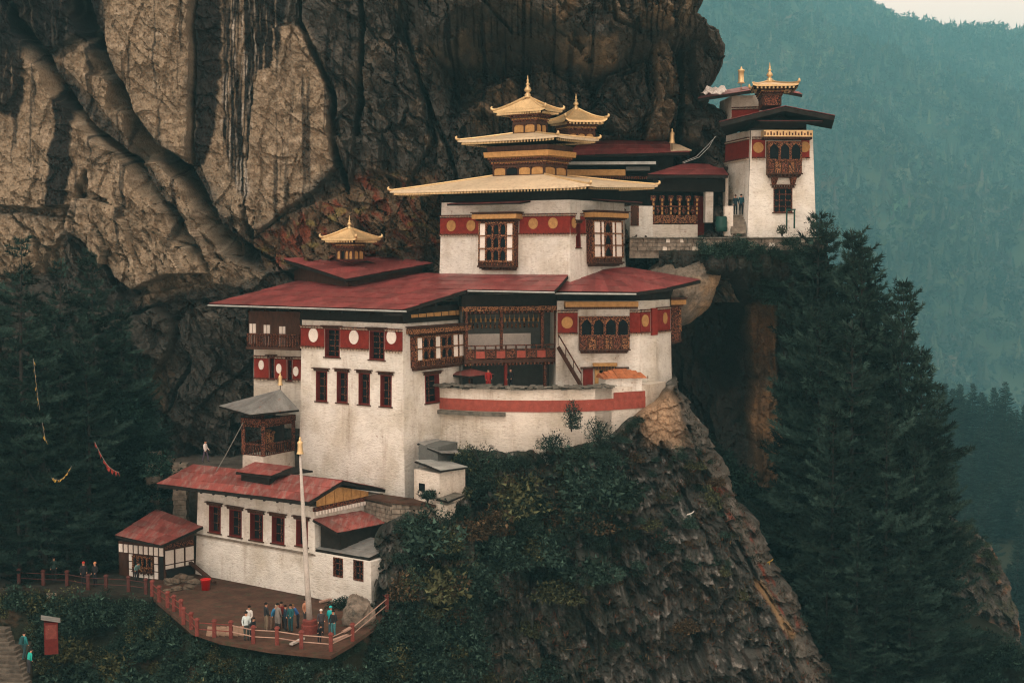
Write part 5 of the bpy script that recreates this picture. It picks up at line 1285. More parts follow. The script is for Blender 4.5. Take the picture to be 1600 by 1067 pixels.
# stone stair between gallery and tower
SS = thing('stone_stair', 'narrow stone stair climbing between gallery and tower', 'stair', P(1150, 362, 113.5))
def flight(par, p0, p1, wv, n, depth, mat=stone_grey):
    for i in range(n):
        p = p0.lerp(p1, (i + .5) / n); h = abs(p1.z - p0.z) / n
        MB().box(-wv / 2, wv / 2, 0, depth, -h * 1.6, h * .5).build('step', mat, par, Matrix.Translation(p))
flight(SS, P(1154, 361, 113.2), P(1154, 336, 115.2), 1.15, 7, .9); flight(SS, P(1147, 308, 117.2), P(1147, 277, 119.6), 1.1, 9, .9)
MB().box(-.35, .35, 0, .6, -2.4, 0).build('stair_pier', white2, SS, Matrix.Translation(P(1139, 322, 113.8)))
MB().box(-.7, .6, .2, 2.2, -1.2, 0).build('landing', stone_grey, SS, Matrix.Translation(P(1158, 336, 115.0)))
MB().box(-.12, .12, 0, 1.5, -4.2, .0).build('side_wall', white2, SS, Matrix.Translation(P(1136, 276, 117.0)))
# barrel and green frame
tag(MB().lathe([(.42, 0), (.46, .05), (.5, .35), (.5, .38), (.46, .4), (.5, .8), (.46, .82), (.46, 1.15), (.4, 1.2), (.38, 1.22)], P(1127, 362, 113.7).to_tuple(), 16).build('water_barrel', barrel_mat, smooth=True), 'dark green plastic barrel at the foot of the stone stair', 'barrel')
GF = thing('green_frame', 'small green post frame against the white tower base', 'frame', P(1234, 357, 113.2))
for x in (1229, 1241): MB().box(-.06, .06, -.05, .05, 0, 1.45).build('post', barrel_mat, GF, Matrix.Translation(P(x, 357, 113.1)))
MB().box(-.35, .4, -.05, .05, 1.45, 1.55).build('crossbar', barrel_mat, GF, Matrix.Translation(P(1235, 357, 113.1)))
for q, nm in (([(1066, 254, 117), (1088, 245, 117), (1105, 228, 117), (1119, 213, 117)], 'white cable sagging from the rear hall to the rock, upper strand'), ([(1068, 255, 117.4), (1092, 246, 117.4), (1108, 230, 117.4), (1117, 214, 117.4)], 'white cable sagging from the rear hall to the rock, lower strand')):
    tag(MB().tube([P(*p) for p in q], .022, 5).build('cable', pale_sheet), nm, 'cable')

# ------------------------------------------------------------------ lower house by the courtyard
TL = R(-36)
C = G(494, 934)
LH = thing('lower_house', 'long white house with weathered red sheet roof along the courtyard', 'house', C)
fp = footprint(C, TL, 305, 600); zt = zat(793, fp[1])
ww = [(327, 790, 345, 832), (358.6, 796, 377.7, 838), (391, 802, 411, 844), (425, 807, 444.6, 849), (463, 812, 481, 853)]
Fs = walls(LH, fp, zt, .3, {0: rects(ww)}, white, zbot=C.z - .4); F0, F1 = Fs[0], Fs[1]; L0 = (fp[1] - fp[0]).length
for q in ww: slit_window(F0, LH, F0.rect(*q), red_band, 2, 3)
wl = F0.hit(400, 852)[1]; MB().box(.0, L0, -.12, 0, wl, wl + .13).build('string_course', stone_grey, LH, F0.M())
# gable roof
e0, e1 = P(252, 752, 100.0), P(482, 784, 93.0); TLr = math.atan2((e1 - e0).y, (e1 - e0).x)
zE = (e0.z + e1.z) / 2; e1 = Vector((e1.x, e1.y, e1.z)); RFl = Face.tilt(e1, TLr, R(14)); uE = RFl.hit(252, 752)[0]
wR = RFl.hit(546, 752)[1]; q = [RFl.pt(uE, 0), RFl.pt(0, 0), RFl.pt(0, wR), RFl.pt(uE, wR)]
rf = roof_deck(LH, q, RFl.n); sheet_roof(rf, None, q, 13, 3, worn_roof)
rg0, rg1 = q[3], q[2]; bdir = Vector((-math.sin(TLr), math.cos(TLr), 0)); q = [rg0 + bdir * 5 - Z * 1.3, rg1 + bdir * 5 - Z * 1.3]
q2 = [rg1, q[1], q[0], rg0]; q2 = [rg0, rg1, q[1], q[0]]; nr = (q2[1] - q2[0]).cross(q2[3] - q2[0]).normalized(); rfb = roof_deck(LH, q2, nr); sheet_roof(rfb, None, q2, 8, 2, worn_roof)
# raised louvre roof
U = [P(368, 737, 98.5), P(423, 743.5, 96.5), P(458, 729, 99.5), P(398, 721.5, 101.5)]; nr = (U[1] - U[0]).cross(U[3] - U[0]).normalized()
rv = roof_deck(LH, U, nr, th=.14, name='louvre_roof'); sheet_roof(rv, None, U, 3, 2, worn_roof)
cU = sum(U, Vector()) / 4; MB().hexa([p.lerp(cU, .2) - Z * 1.1 for p in U], [p.lerp(cU, .2) - Z * .2 for p in U]).build('louvre_box', soffit, LH)
q = [P(425, 743, 96.6), P(459, 729, 99.6), P(489, 735.5, 101)]; MB().slab(q, (0, 0, -.1)).build('louvre_rear_roof', soffit, LH)
# painted gable
g = F1; M = g.M(); pg = [g.hit(497, 790), g.hit(566, 772), g.hit(577, 764), g.hit(549, 758), g.hit(503, 778)]
r0 = g.hit(494, 786); r1_ = g.hit(575, 768); ntri = 6
for i in range(ntri):
    s0, s1 = i / ntri, (i + .94) / ntri; ua, ub = r0[0] + (r1_[0] - r0[0]) * s0, r0[0] + (r1_[0] - r0[0]) * s1; zlo = zt - g.o.z
    def top_at(u_):
        dd = (g.pt(u_, 0) - e1).dot(bdir); zr_ = e1.z + dd * math.tan(R(14)); zb_ = rg1.z - (dd - (rg1 - e1).dot(bdir)) * .26; return max(zlo + .05, min(zr_, zb_) - .42 - g.o.z)
    MB().hexa([(ua, 0, zlo), (ub, 0, zlo), (ub, -.08, zlo), (ua, -.08, zlo)], [(ua, 0, top_at(ua)), (ub, 0, top_at(ub)), (ub, -.08, top_at(ub)), (ua, -.08, top_at(ua))]).build('painted_board', ochre, LH, M)
L1 = (fp[2] - fp[1]).length; MB().box(0, L1, -.2, 0, zlo - .3, zlo - .01).build('dentil_board', carved, LH, M)
m = MB()
for i in range(int(L1 / .3)): x = .15 + i * .3; m.box(x - .08, x + .08, -.3, -.2, zlo - .55, zlo - .3)
m.build('dentil_course', white_paint, LH, M)
m = MB()
for i in range(12): u_ = uE * (i + .5) / 12; m.beam(RFl.pt(u_, .1, -.33), RFl.pt(u_, 2.4, -.33), .12, .14)
m.build('rafter_row', soffit, LH)
# lean-to roof on the gable
q = [P(489, 811, 94.4), P(527, 832.5, 93.2), P(613, 815, 97.2), P(564, 798, 98.2)]; nr = (q[1] - q[0]).cross(q[3] - q[0]).normalized()
if nr.z < 0: nr = -nr
rl = roof_deck(LH, q, nr, th=.14, name='lean_to_roof'); sheet_roof(rl, None, q, 4, 4, worn_roof)
cq = sum(q, Vector()) / 4; MB().hexa([p.lerp(cq, .2) - Z * 2.6 for p in q], [p.lerp(cq, .2) - Z * .2 for p in q]).build('lean_to_wall', soffit, LH)

# ---- annex
C = G(581, 952)
AN = thing('annex', 'low white annex with grey-red sheet roof right of the flagpole', 'house', C)
C.z = Z0 - .6
fpa = footprint(C, TL, 488, 628); zt = -20.45
wa_ = [(521, 871, 536, 901), (552.5, 875, 568, 907)]
Fs = walls(AN, fpa, zt, .12, {0: rects(wa_)}, white, zbot=C.z - 1.5); F0 = Fs[0]
for q in wa_: slit_window(F0, AN, F0.rect(*q), carved, 2, 3, .25, lintel=False)
q = [P(489, 857, 94.6), P(577, 871.5, 91.6), P(621, 847, 94.3), P(556, 835, 96.8)]; nr = (q[1] - q[0]).cross(q[3] - q[0]).normalized()
if nr.z < 0: nr = -nr
ra = roof_deck(AN, q, nr, th=.16); sheet_roof(ra, None, q, 6, 3, worn_roof if False else grey_roof)
q = [P(577, 871.5, 91.2), P(671, 855, 94.8), P(621, 847, 95.6)]; m = MB(); m.slab([q[2], q[0] + Vector((.05, 0, -.02)), q[1], q[1] + Vector((-.5, 2.5, .1))], (0, 0, -.12)) if False else m.slab([P(621, 847, 95.6), P(669, 853, 95.0), P(664, 858, 93.8), P(612, 852, 94.4)], (0, 0, -.12)); m.build('rear_roof', soffit, AN)
m = MB(); cx = P(556, 845, 95.3)
for k in range(3): m.tube([cx + Vector((math.cos(t) * (.75 + .1 * k) * 1.0 - .9, math.sin(t) * .8, .2 + .03 * k + math.sin(t) * .13)) for t in [i * .35 for i in range(19)]], .035, 5)
tag(m.build('hose_coil', barrel_mat), 'coiled black hose lying on the annex roof', 'hose')

# ---- timber-framed hut
C = G(257, 906)
HT = thing('timber_hut', 'timber-framed hut with white panels and weathered red roof by the path', 'hut', C)
th_ = R(-24); FLh = along(C, th_, 186); BRh = along(C, R(48), 304); base = [FLh, Vector(C), BRh, FLh + (BRh - C)]
Fs = walls(HT, base, zat(852, C), 0, {}, wood, zbot=C.z - .3); F0, F1 = Fs[0], Fs[1]; L0 = (C - FLh).length; Ht = zat(852, C) - C.z + .3
def panel(F, r, mat=white_paint, nm='panel'): MB().box(r[0], r[1], -.05, -.002, r[2], r[3]).build(nm, mat, HT, F.M())
n = 9
for i in range(n): panel(F0, (L0 * i / n + .06, L0 * (i + 1) / n - .06, Ht * .72, Ht * .93))
for i in (2, 7):
    for s in range(3): panel(F0, (L0 * i / n + .06, L0 * (i + 1) / n - .08, Ht * (.1 + .2 * s) + .04, Ht * (.1 + .2 * (s + 1)) - .04))
for i in (3, 4, 5, 6): panel(F0, (L0 * i / n + .06, L0 * (i + 1) / n - .06, Ht * .08, Ht * .22))
r = (L0 * 3 / n, L0 * 7 / n, Ht * .25, Ht * .68); bay_window(F0, HT, r, 'aaaa', 1, .06, .3, cornice=False, name='window')
panel(F0, (L0 * 8 / n + .05, L0 - .06, .3, Ht * .7), shade_inside, 'door')
L1 = (BRh - C).length
for i in range(3): panel(F1, (L1 * i / 3 + .1, L1 * (i + 1) / 3 - .08, Ht * .5, Ht * .85)); panel(F1, (L1 * i / 3 + .1, L1 * (i + 1) / 3 - .08, Ht * .38, Ht * .47))
panel(F1, (.1, L1 - .1, Ht * .9, Ht * 1.02), carved, 'painted_frieze'); panel(F1, (.15, L1 - .1, .35, Ht * .35), shade_inside, 'cellar_opening')
q = [P(180, 836, 100.3), P(251, 852, 96.2), P(317, 822, 101.0), P(245, 795, 106.5)]; nr = (q[1] - q[0]).cross(q[3] - q[0]).normalized()
if nr.z < 0: nr = -nr
rh = roof_deck(HT, q, nr, th=.16); sheet_roof(rh, None, q, 4, 5, worn_roof)
MB().hexa([F1.pt(0, Ht, -.02), F1.pt(L1, Ht, -.02), F1.pt(L1, Ht, -.3), F1.pt(0, Ht, -.3)], [F1.pt(0, Ht + .05, -.02), F1.pt(L1, Ht + 1.0, -.02), F1.pt(L1, Ht + 1.0, -.3), F1.pt(0, Ht + .05, -.3)]).build('gable', wood, HT)

# ---- small sheds on the slope right of the block
def shed(name, label, box, roofq, wm, rm, nx, hole=None):
    (xl, yl, Yl), (xr, yr, Yr), (xb, Yb_), h = box
    t = thing(name, label, 'shed', P(xl, yl, Yl)); a, b = P(xl, yl, Yl), P(xr, yr, Yr); c_ = P(xb, yr, Yb_); c_.z = b.z = a.z; d_ = a + (c_ - b)
    m = MB(); m.hexa([p - Z * 1.2 for p in (a, b, c_, d_)], [p + Z * h for p in (a, b, c_, d_)]); m.build('wall', wm, t)
    q = [P(*p) for p in roofq]; nr = (q[1] - q[0]).cross(q[3] - q[0]).normalized()
    if nr.z < 0: nr = -nr
    o = roof_deck(t, q, nr, th=.1); sheet_roof(o, None, q, nx, 1, rm); return t, Face.pts(a, b, a + Z)
t, F = shed('stone_shed', 'small whitewashed shed with pale tin roof against the tall block', ((647, 772, 97.2), (687, 775, 95.4), (727, 98.2), 1.75), [(648, 719.5, 97.4), (689, 735, 94.8), (731, 729, 97.8), (690, 717, 100.2)], white2, pale_sheet, 3)
r = F.rect(655, 755, 664, 767); MB().box(r[0], r[1], -.03, 0, r[2], r[3]).build('window', dark_pane, t, F.M())
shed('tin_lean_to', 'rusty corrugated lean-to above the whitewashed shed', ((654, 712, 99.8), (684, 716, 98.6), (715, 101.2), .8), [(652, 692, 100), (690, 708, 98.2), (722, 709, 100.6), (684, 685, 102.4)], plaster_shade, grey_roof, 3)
shed('slab_roof_pier', 'small stone pier with slab roof below the whitewashed shed', ((682, 795, 95.2), (700, 797, 94.6), (712, 95.8), .35), [(681, 779, 95.4), (700, 783, 94.0), (726, 772, 96.0), (706, 768, 97.4)], white2, slate, 3)
shed('stone_chest', 'tiny whitewashed stone chest with slab lid beside the annex roof', ((649, 850, 93.6), (668, 852, 92.8), (683, 94.2), .6), [(647, 828, 93.8), (666, 832, 92.5), (685, 826, 94.2), (668, 822, 95.6)], white2, slate, 3)
# dry-stone retaining wall behind the annex
a, b, c_ = P(560, 842, 99.2), P(612, 846, 96.0), P(684, 842, 95.6); b.z = c_.z = a.z
RW = thing('retaining_wall', 'dry-stone retaining wall with earth-capped top behind the annex roof', 'wall', a)
rnd = random.Random(5); n = 0
for (p0, p1, zt0, zt1) in ((a, b, zat(778, a), zat(786, b)), (b, c_, zat(786, b), zat(793, c_))):
    F = Face.pts(p0, p1, p0 + Z); L = (p1 - p0).length; M = F.M(); hh = (zt0 - p0.z, zt1 - p1.z)
    MB().hexa([(0, .25, -1), (L, .25, -1), (L, 1.4, -1), (0, 1.4, -1)], [(0, .25, hh[0]), (L, .25, hh[1]), (L, 1.4, hh[1]), (0, 1.4, hh[0])]).build('wall_core', stone_grey, RW, M)
    MB().hexa([(0, -.1, hh[0] + .006), (L, -.1, hh[1] + .006), (L, 1.5, hh[1] + .006), (0, 1.5, hh[0] + .006)], [(0, -.1, hh[0] + .16), (L, -.1, hh[1] + .16), (L, 1.5, hh[1] + .2), (0, 1.5, hh[0] + .2)]).build('earth_cap', soil, RW, M)
    z_ = 0.0
    while z_ < hh[0] - .2:
        x = 0.0; H = rnd.uniform(.24, .34)
        while x < L - .15 and n < 280:
            w_ = min(rnd.uniform(.3, .65), L - x); j = lambda: rnd.uniform(-.03, .03)
            if z_ + H < hh[0] + (hh[1] - hh[0]) * x / L:
                MB().hexa([(x + .015, j(), z_ + .015), (x + w_ - .015, j(), z_ + .015), (x + w_ - .015, .3, z_ + .015), (x + .015, .3, z_ + .015)], [(x + .015 + j() * .5, .03 + j(), z_ + H - .015), (x + w_ - .015, .03 + j(), z_ + H - .015), (x + w_ - .015, .3, z_ + H - .015), (x + .015, .3, z_ + H - .015)]).build('stone', stone_grey, RW, M); n += 1
            x += w_
        z_ += H
# masonry left of the hut and pillar
for px_, py_, Yv, hp, lb in ((241, 770, 108.0, 3.2, 'stone gate pillar half hidden by the dark trees'), (283, 790, 107.0, 3.6, 'pale rough stone pillar behind the timber hut')):
    p = P(px_, py_, Yv); t = thing('stone_pillar', lb, 'pillar', p); z_ = -2.0
    while z_ < hp - .3:
        H = rnd.uniform(.28, .42); w_ = .55 + rnd.uniform(-.06, .06); MB().hexa([(-w_, -.5, z_), (w_, -.5, z_), (w_, .5, z_), (-w_, .5, z_)], [(-w_ + .04, -.47, z_ + H - .02), (w_ - .02, -.47, z_ + H - .02), (w_ - .04, .5, z_ + H - .02), (-w_, .5, z_ + H - .02)]).build('stone', stone_grey, t, Matrix.Translation(p)); z_ += H
# ledge on which the pavilion and left wing stand
lp = [P(225, 800, 112), P(470, 745, 103), P(640, 775, 104), P(640, 775, 114), P(225, 800, 124)]
for p in lp: p.z = -17.0
g = MB(); g.slab(lp, (0, 0, -6.2)); tag(g.build('rock_ledge', rock_plain := simple('ledge_rock', (.10, .09, .075), .95, var=.4, scale=.6, bs=.9, bd=.2)), 'rock ledge under the pavilion', 'ground', kind='structure')

# ------------------------------------------------------------------ courtyard furniture
FP = thing('flagpole', 'tall weathered pale flagpole on a red drum plinth, gilt bell on top', 'flagpole', G(484, 988))
pb, ptp = G(484, 988) + Z * .0, P(469, 712, 85.6)
zb = G(484, 988); MB().lathe([(.52, -.02), (.52, .5), (.44, .54), (.44, .8), (.3, .84)], zb.to_tuple(), 20).build('plinth', rail_red, FP)
topz = zat(712, zb); tp = Vector((P(469, 712, zb.y - .0).x, zb.y, topz))
MB().tube([zb + Z * .8, zb.lerp(tp, .35), zb.lerp(tp, .75), tp], [.19, .165, .12, .06], 10).build('pole', pole_mat, FP, smooth=True)
bell_finial(FP, tp + Z * .12, 1.05)
RL = thing('courtyard_railing', 'red railing of square posts and pipe rails around the courtyard', 'railing', G(395, 1005))
posts = [(238, 931), (249, 940), (262, 949), (272, 955), (283, 962), (287, 975), (299, 983), (308, 993), (335, 995), (361, 997), (396, 1005), (433, 1007), (471, 1013), (517, 1017), (551, 1001), (605, 963)]
pm = MB().hexa([(-.11, -.11, 0), (.11, -.11, 0), (.11, .11, 0), (-.11, .11, 0)], [(-.1, -.1, 1.0), (.1, -.1, 1.0), (.1, .1, 1.0), (-.1, .1, 1.0)]).hexa([(-.16, -.16, 1.004), (.16, -.16, 1.004), (.16, .16, 1.004), (-.16, .16, 1.004)], [(-.08, -.08, 1.12), (.08, -.08, 1.12), (.08, .08, 1.12), (-.08, .08, 1.12)]).mesh('post')
pp = []
for i, (x, y) in enumerate(posts):
    p = G(x, y) + (Z * .35 if i == 15 else Z * 0); pp.append(p); link('post', pm, rail_red, RL, Matrix.Translation(p))
for i in range(len(pp) - 1):
    for h in (.42, .82): MB().tube([pp[i] + Z * h, pp[i + 1] + Z * h], .035, 5).build('rail', rail_red if i < 9 else rail_pipe, RL)
MB().tube([pp[-1] + Z * .9, P(592, 925, 93.0)], .035, 5).build('rail', rail_red, RL); MB().tube([pp[-1] + Z * .5, P(590, 940, 93.0)], .035, 5).build('rail', rail_red, RL)
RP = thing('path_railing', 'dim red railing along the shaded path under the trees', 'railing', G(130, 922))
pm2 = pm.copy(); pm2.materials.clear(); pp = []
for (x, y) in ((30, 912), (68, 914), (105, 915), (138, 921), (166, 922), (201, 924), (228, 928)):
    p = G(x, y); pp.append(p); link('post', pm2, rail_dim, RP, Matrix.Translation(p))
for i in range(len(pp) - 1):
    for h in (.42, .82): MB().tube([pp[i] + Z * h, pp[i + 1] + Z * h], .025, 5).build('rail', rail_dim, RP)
tag(MB().lathe([(.28, 0), (.34, .68), (.37, .7), (.37, .76), (.31, .76), (.27, .1)], G(321.5, 921).to_tuple(), 18).build('bucket', bucket_red, smooth=True), 'bright red plastic bin at the foot of the long white house', 'bin')
# boulders and rubble
def rock(name, label, c, s, mat, cat='rock', seed=0, group=None):
    nu, nv = 22, 14; a, b = np.meshgrid(np.linspace(0, 2 * np.pi, nu), np.linspace(-.5 * np.pi, .5 * np.pi, nv)); nx, ny, nz = np.cos(b) * np.cos(a), np.cos(b) * np.sin(a), np.sin(b)
    r = 1 + .25 * facet(nx * 1.7 + seed + ny, nz * 1.7 + ny * .6, seed + 3) + .12 * fbm(nx * 3 + seed, nz * 3 + ny, 3, seed)
    me = grid_mesh(name, nx * r * s[0] + c[0], ny * r * s[1] + c[1], nz * r * s[2] + c[2] + s[2] * .5, None, mat, None, False)
    o = bpy.data.objects.new(name, me); COL.objects.link(o); return tag(o, label, cat, group)
rock('garden_boulder', 'grey-brown boulder inside the courtyard railing corner', G(558, 975), (1.0, .9, 1.25), boulder_mat, 'boulder', 2)
for i, (x, y, s) in enumerate(((268, 912, .75), (285, 908, .9), (303, 912, .6), (276, 922, .5), (295, 920, .55), (262, 925, .4))):
    rock('rubble_stone', 'loose brown stone in the rubble heap below the timber hut', G(x, y), (s * .8, s * .65, s * .4), rubble_mat, 'stone', 5 + i, 'rubble below the hut')
tag(MB().beam(G(293, 896) + Z * 1.0, G(335, 915) + Z * .25, .28, .16).build('timber_beam', wood), 'dark timber beam leaning from hut to house wall', 'beam')
# paving slabs
PV = thing('paving', 'pale stone paving strip beside the railing', 'paving', G(352, 985))
for i in range(7):
    x = 322 + i * 10; a = [G(x, 993), G(x + 9.4, 994.5), G(x + 12, 980), G(x + 2.5, 979)]; MB().slab([p + Z * (.05 + .006 * (i % 3)) for p in a], (0, 0, -.046)).build('paving_slab', paving, PV)
for i, (x, y, x2, y2) in enumerate(((521, 1003, 543, 996), (536, 990, 548, 984), (500, 943, 530, 936), (474, 1000, 455, 1010))):
    tag(MB().beam(G(x, y) + Z * .12, G(x2, y2) + Z * .16, .22, .12).build('plank', rail_pipe if i < 3 else pole_mat), ['pale plank on the ground inside the railing corner', 'short pale plank beside the railing corner boulder', 'weathered plank below the annex wall', 'pale stick leaning by the flagpole plinth'][i], 'plank')
# red notice box and the stair at lower left
NB = thing('notice_box', 'weathered red shrine box with tin lid on the bushy bank', 'box', P(80, 998, 88.5))
p = P(80, 998, 88.5); Mx = Matrix.Translation(p) @ Matrix.Rotation(R(18), 4, 'Z')
MB().box(-.42, .42, -.35, .35, -.9, 1.15).build('box_body', joinery, NB, Mx); MB().box(-.34, .34, -.38, -.352, .1, 1.0).build('box_door', rail_red, NB, Mx)
MB().hexa([(-.6, -.5, 1.42), (.58, -.5, 1.14), (.58, .5, 1.14), (-.6, .5, 1.42)], [(-.6, -.5, 1.48), (.58, -.5, 1.2), (.58, .5, 1.2), (-.6, .5, 1.48)]).build('tin_lid', grey_roof, NB, Mx)
LS = thing('bank_stair', 'rough stone steps climbing the dark bank in the lower left corner', 'stair', P(10, 1060, 85))
for i in range(13):
    p = P(34 - i * 2.2 - (6 if i > 8 else 0), 1066 - i * 7.0, 84.2 + i * .35); MB().box(-1.9, .35, -.2, .6, -.5, .0).build('step', step_stone, LS, Matrix.Translation(p) @ Matrix.Rotation(R(-7), 4, 'Z'))
tag(MB().hexa([(-4.5, .6, -3), (.2, .6, -3), (.2, 4, -3), (-4.5, 4, -3)], [(-4.5, .6, -.9), (.2, .6, -.9), (.2, 4, 1.2), (-4.5, 4, 1.2)]).build('stair_bank', ground_plain := simple('dark_earth', (.03, .03, .022), .98, var=.3, scale=1, bs=.6), None, Matrix.Translation(P(10, 1060, 84.6))), 'dark earth under the bank steps', 'ground', kind='structure')
SP = thing('path_parapet', 'short stretch of pale dry-stone parapet below the path', 'wall', P(86, 938, 96.0))
p0 = P(73, 948, 96.2); n = 0
for c_ in range(5):
    x = 0
    while x < 1.35: w_ = rnd.uniform(.25, .5); MB().box(x, x + w_ - .02, rnd.uniform(-.04, .04), .4, c_ * .2, c_ * .2 + .185).build('stone', stone_grey, SP, Matrix.Translation(p0)); x += w_

# ------------------------------------------------------------------ people
def person(label, foot, H=1.7, face=0, top=(.1, .1, .1), legs=(.03, .03, .04), pose='stand', hair=(.01, .008, .007), pack=None, lean=0, robe=False, hat=None, group=None):
    k = H / 1.7; rd = {}
    lx = .10; st = {'stand': (0, 0), 'walk': (.22, -.2), 'bend': (0, 0)}[pose]; ln = lean + (.5 if pose == 'bend' else 0)
    def lf(x, y, z): return (x, y - math.sin(ln) * max(0, z - .92), .92 + (z - .92) * math.cos(ln) if z > .92 else z)
    J = {'pelvis': (0, 0, .92), 'waist': lf(0, 0, 1.08), 'chest': lf(0, 0, 1.3), 'neck': lf(0, 0, 1.46), 'chin': lf(0, -.03, 1.54), 'head': lf(0, -.01, 1.63), 'crown': lf(0, .0, 1.69),
         'shL': lf(.17, 0, 1.39), 'shR': lf(-.17, 0, 1.39), 'elL': lf(.24, -.02, 1.13), 'elR': lf(-.24, -.02, 1.13), 'haL': lf(.2, -.2, .98), 'haR': lf(-.22, -.12, .93), 'fiL': lf(.17, -.27, .94), 'fiR': lf(-.2, -.19, .85),
         'hpL': (lx, 0, .87), 'hpR': (-lx, 0, .87), 'knL': (lx, -.03 - st[0] * .6, .48), 'knR': (-lx, -.03 - st[1] * .6, .48), 'anL': (lx, .02 - st[0], .08), 'anR': (-lx, .02 - st[1], .08), 'toL': (lx, -.14 - st[0], .04), 'toR': (-lx, -.14 - st[1], .04)}
    rad = {'pelvis': .15, 'waist': .14, 'chest': .165, 'neck': .058, 'chin': .075, 'head': .102, 'crown': .075, 'shL': .078, 'shR': .078, 'elL': .052, 'elR': .052, 'haL': .036, 'haR': .036, 'fiL': .03, 'fiR': .03, 'hpL': .105, 'hpR': .105, 'knL': .07, 'knR': .07, 'anL': .052, 'anR': .052, 'toL': .04, 'toR': .04}
    if robe: rad.update({'waist': .17, 'pelvis': .19, 'hpL': .13, 'hpR': .13, 'knL': .12, 'knR': .12})
    ed = [('pelvis', 'waist'), ('waist', 'chest'), ('chest', 'neck'), ('neck', 'chin'), ('chin', 'head'), ('head', 'crown'), ('chest', 'shL'), ('chest', 'shR'), ('shL', 'elL'), ('shR', 'elR'), ('elL', 'haL'), ('elR', 'haR'), ('haL', 'fiL'), ('haR', 'fiR'), ('pelvis', 'hpL'), ('pelvis', 'hpR'), ('hpL', 'knL'), ('hpR', 'knR'), ('knL', 'anL'), ('knR', 'anR'), ('anL', 'toL'), ('anR', 'toR')]
    names = list(J); me = bpy.data.meshes.new('skeleton'); me.from_pydata([Vector(J[n]) * k for n in names], [(names.index(a), names.index(b)) for a, b in ed], [])
    ob = bpy.data.objects.new('skeleton', me); COL.objects.link(ob); ob.modifiers.new('skin', 'SKIN').use_smooth_shade = True
    for i, n in enumerate(names): me.skin_vertices[0].data[i].radius = (rad[n] * k, rad[n] * k * (.78 if n in ('chest', 'waist', 'pelvis') else 1)); me.skin_vertices[0].data[i].use_root = (n == 'pelvis')
    ob.modifiers.new('sub', 'SUBSURF').levels = 1
    dg = bpy.context.evaluated_depsgraph_get(); body = bpy.data.meshes.new_from_object(ob.evaluated_get(dg)); bpy.data.objects.remove(ob); body.name = 'person'
    seg = [(Vector(J[a]) * k, Vector(J[b]) * k, b) for a, b in ed]; body.materials.clear()
    for c_, nm in ((top, 'garment_cloth'), (legs, 'trouser_cloth'), ((.42, .23, .15), 'skin'), ((.02, .018, .016), 'shoe_leather')):
        body.materials.append(simple(nm, c_, .85, var=.12, scale=9, bs=.2))
    for f in body.polygons:
        c_ = f.center; best = min(seg, key=lambda s: (c_ - (s[0] + (s[1] - s[0]) * max(0, min(1, (c_ - s[0]).dot(s[1] - s[0]) / ((s[1] - s[0]).length_squared + 1e-9))))).length)[2]
        f.material_index = 2 if best in ('chin', 'head', 'crown', 'fiL', 'fiR') else (3 if best in ('toL', 'toR') else (0 if robe and best in ('hpL', 'hpR', 'knL', 'knR') else (1 if best in ('hpL', 'hpR', 'knL', 'knR', 'anL', 'anR') else 0)))
    M = Matrix.Translation(foot) @ Matrix.Rotation(face, 4, 'Z'); o = link('person', body, None, None, M, True); tag(o, label, 'person', group)
    hd = Vector(J['head']) * k; m = MB(); hm = simple('hair', hat or hair, .8, var=.1, bs=0)
    rings = [(.0, .085), (.35, .088), (.7, .07), (.95, .03)]
    for i in range(len(rings)): pass
    pr = [(.106 * k * math.cos(t), .106 * k * math.sin(t)) for t in [R(x) for x in (-12, 10, 30, 50, 70, 86)]]
    m.lathe(pr, (hd.x, hd.y + .012 * k, hd.z + .016 * k), 10); m.build('hair', hm, o, M, True)
    for sx in (-1, 1): MB().box(hd.x + sx * .036 * k - .012, hd.x + sx * .036 * k + .012, hd.y - .108 * k, hd.y - .095 * k, hd.z - .012, hd.z + .006).build('eye', hm, o, M)
    MB().hexa([(hd.x - .014, hd.y - .095 * k, hd.z - .05), (hd.x + .014, hd.y - .095 * k, hd.z - .05), (hd.x, hd.y - .13 * k, hd.z - .045)], [(hd.x - .006, hd.y - .095 * k, hd.z - .0), (hd.x + .006, hd.y - .095 * k, hd.z), (hd.x, hd.y - .108 * k, hd.z)]).build('nose', body.materials[2], o, M)
    if pack:
        c_ = Vector(J['chest']) * k; m = MB(); m.hexa([(c_.x - .15, c_.y + .1, c_.z - .3), (c_.x + .15, c_.y + .1, c_.z - .3), (c_.x + .14, c_.y + .3, c_.z - .28), (c_.x - .14, c_.y + .3, c_.z - .28)], [(c_.x - .13, c_.y + .1, c_.z + .14), (c_.x + .13, c_.y + .1, c_.z + .14), (c_.x + .1, c_.y + .22, c_.z + .1), (c_.x - .1, c_.y + .22, c_.z + .1)]); m.build('backpack', simple('pack_cloth', pack, .8, bs=0), o, M)
    return o
PI = math.pi
person('person in pale blue-white shirt standing nearest the railing, dark bag behind', G(385, 1000), 1.75, .4, (.45, .55, .55), (.05, .06, .055), pack=(.02, .02, .02))
person('person in white shirt just behind the pale-shirted one', G(390, 990), 1.75, -.5, (.55, .55, .52), (.06, .05, .04))
person('person in black hunched low beside the railing post', G(393.5, 1000), 1.45, .9, (.02, .025, .03), (.02, .02, .025), 'stand', lean=.35)
person('person in dark vest and khaki trousers, leftmost of the cluster', G(416, 985), 1.75, 2.2, (.025, .03, .035), (.2, .16, .11))
person('person bending forward in a bright blue jacket', G(425, 984), 1.7, 1.2, (.03, .16, .30), (.16, .11, .08), 'bend', hat=(.35, .28, .2))
person('person in a long grey robe in the cluster', G(434, 985), 1.72, 2.6, (.22, .21, .19), (.05, .05, .05), robe=True)
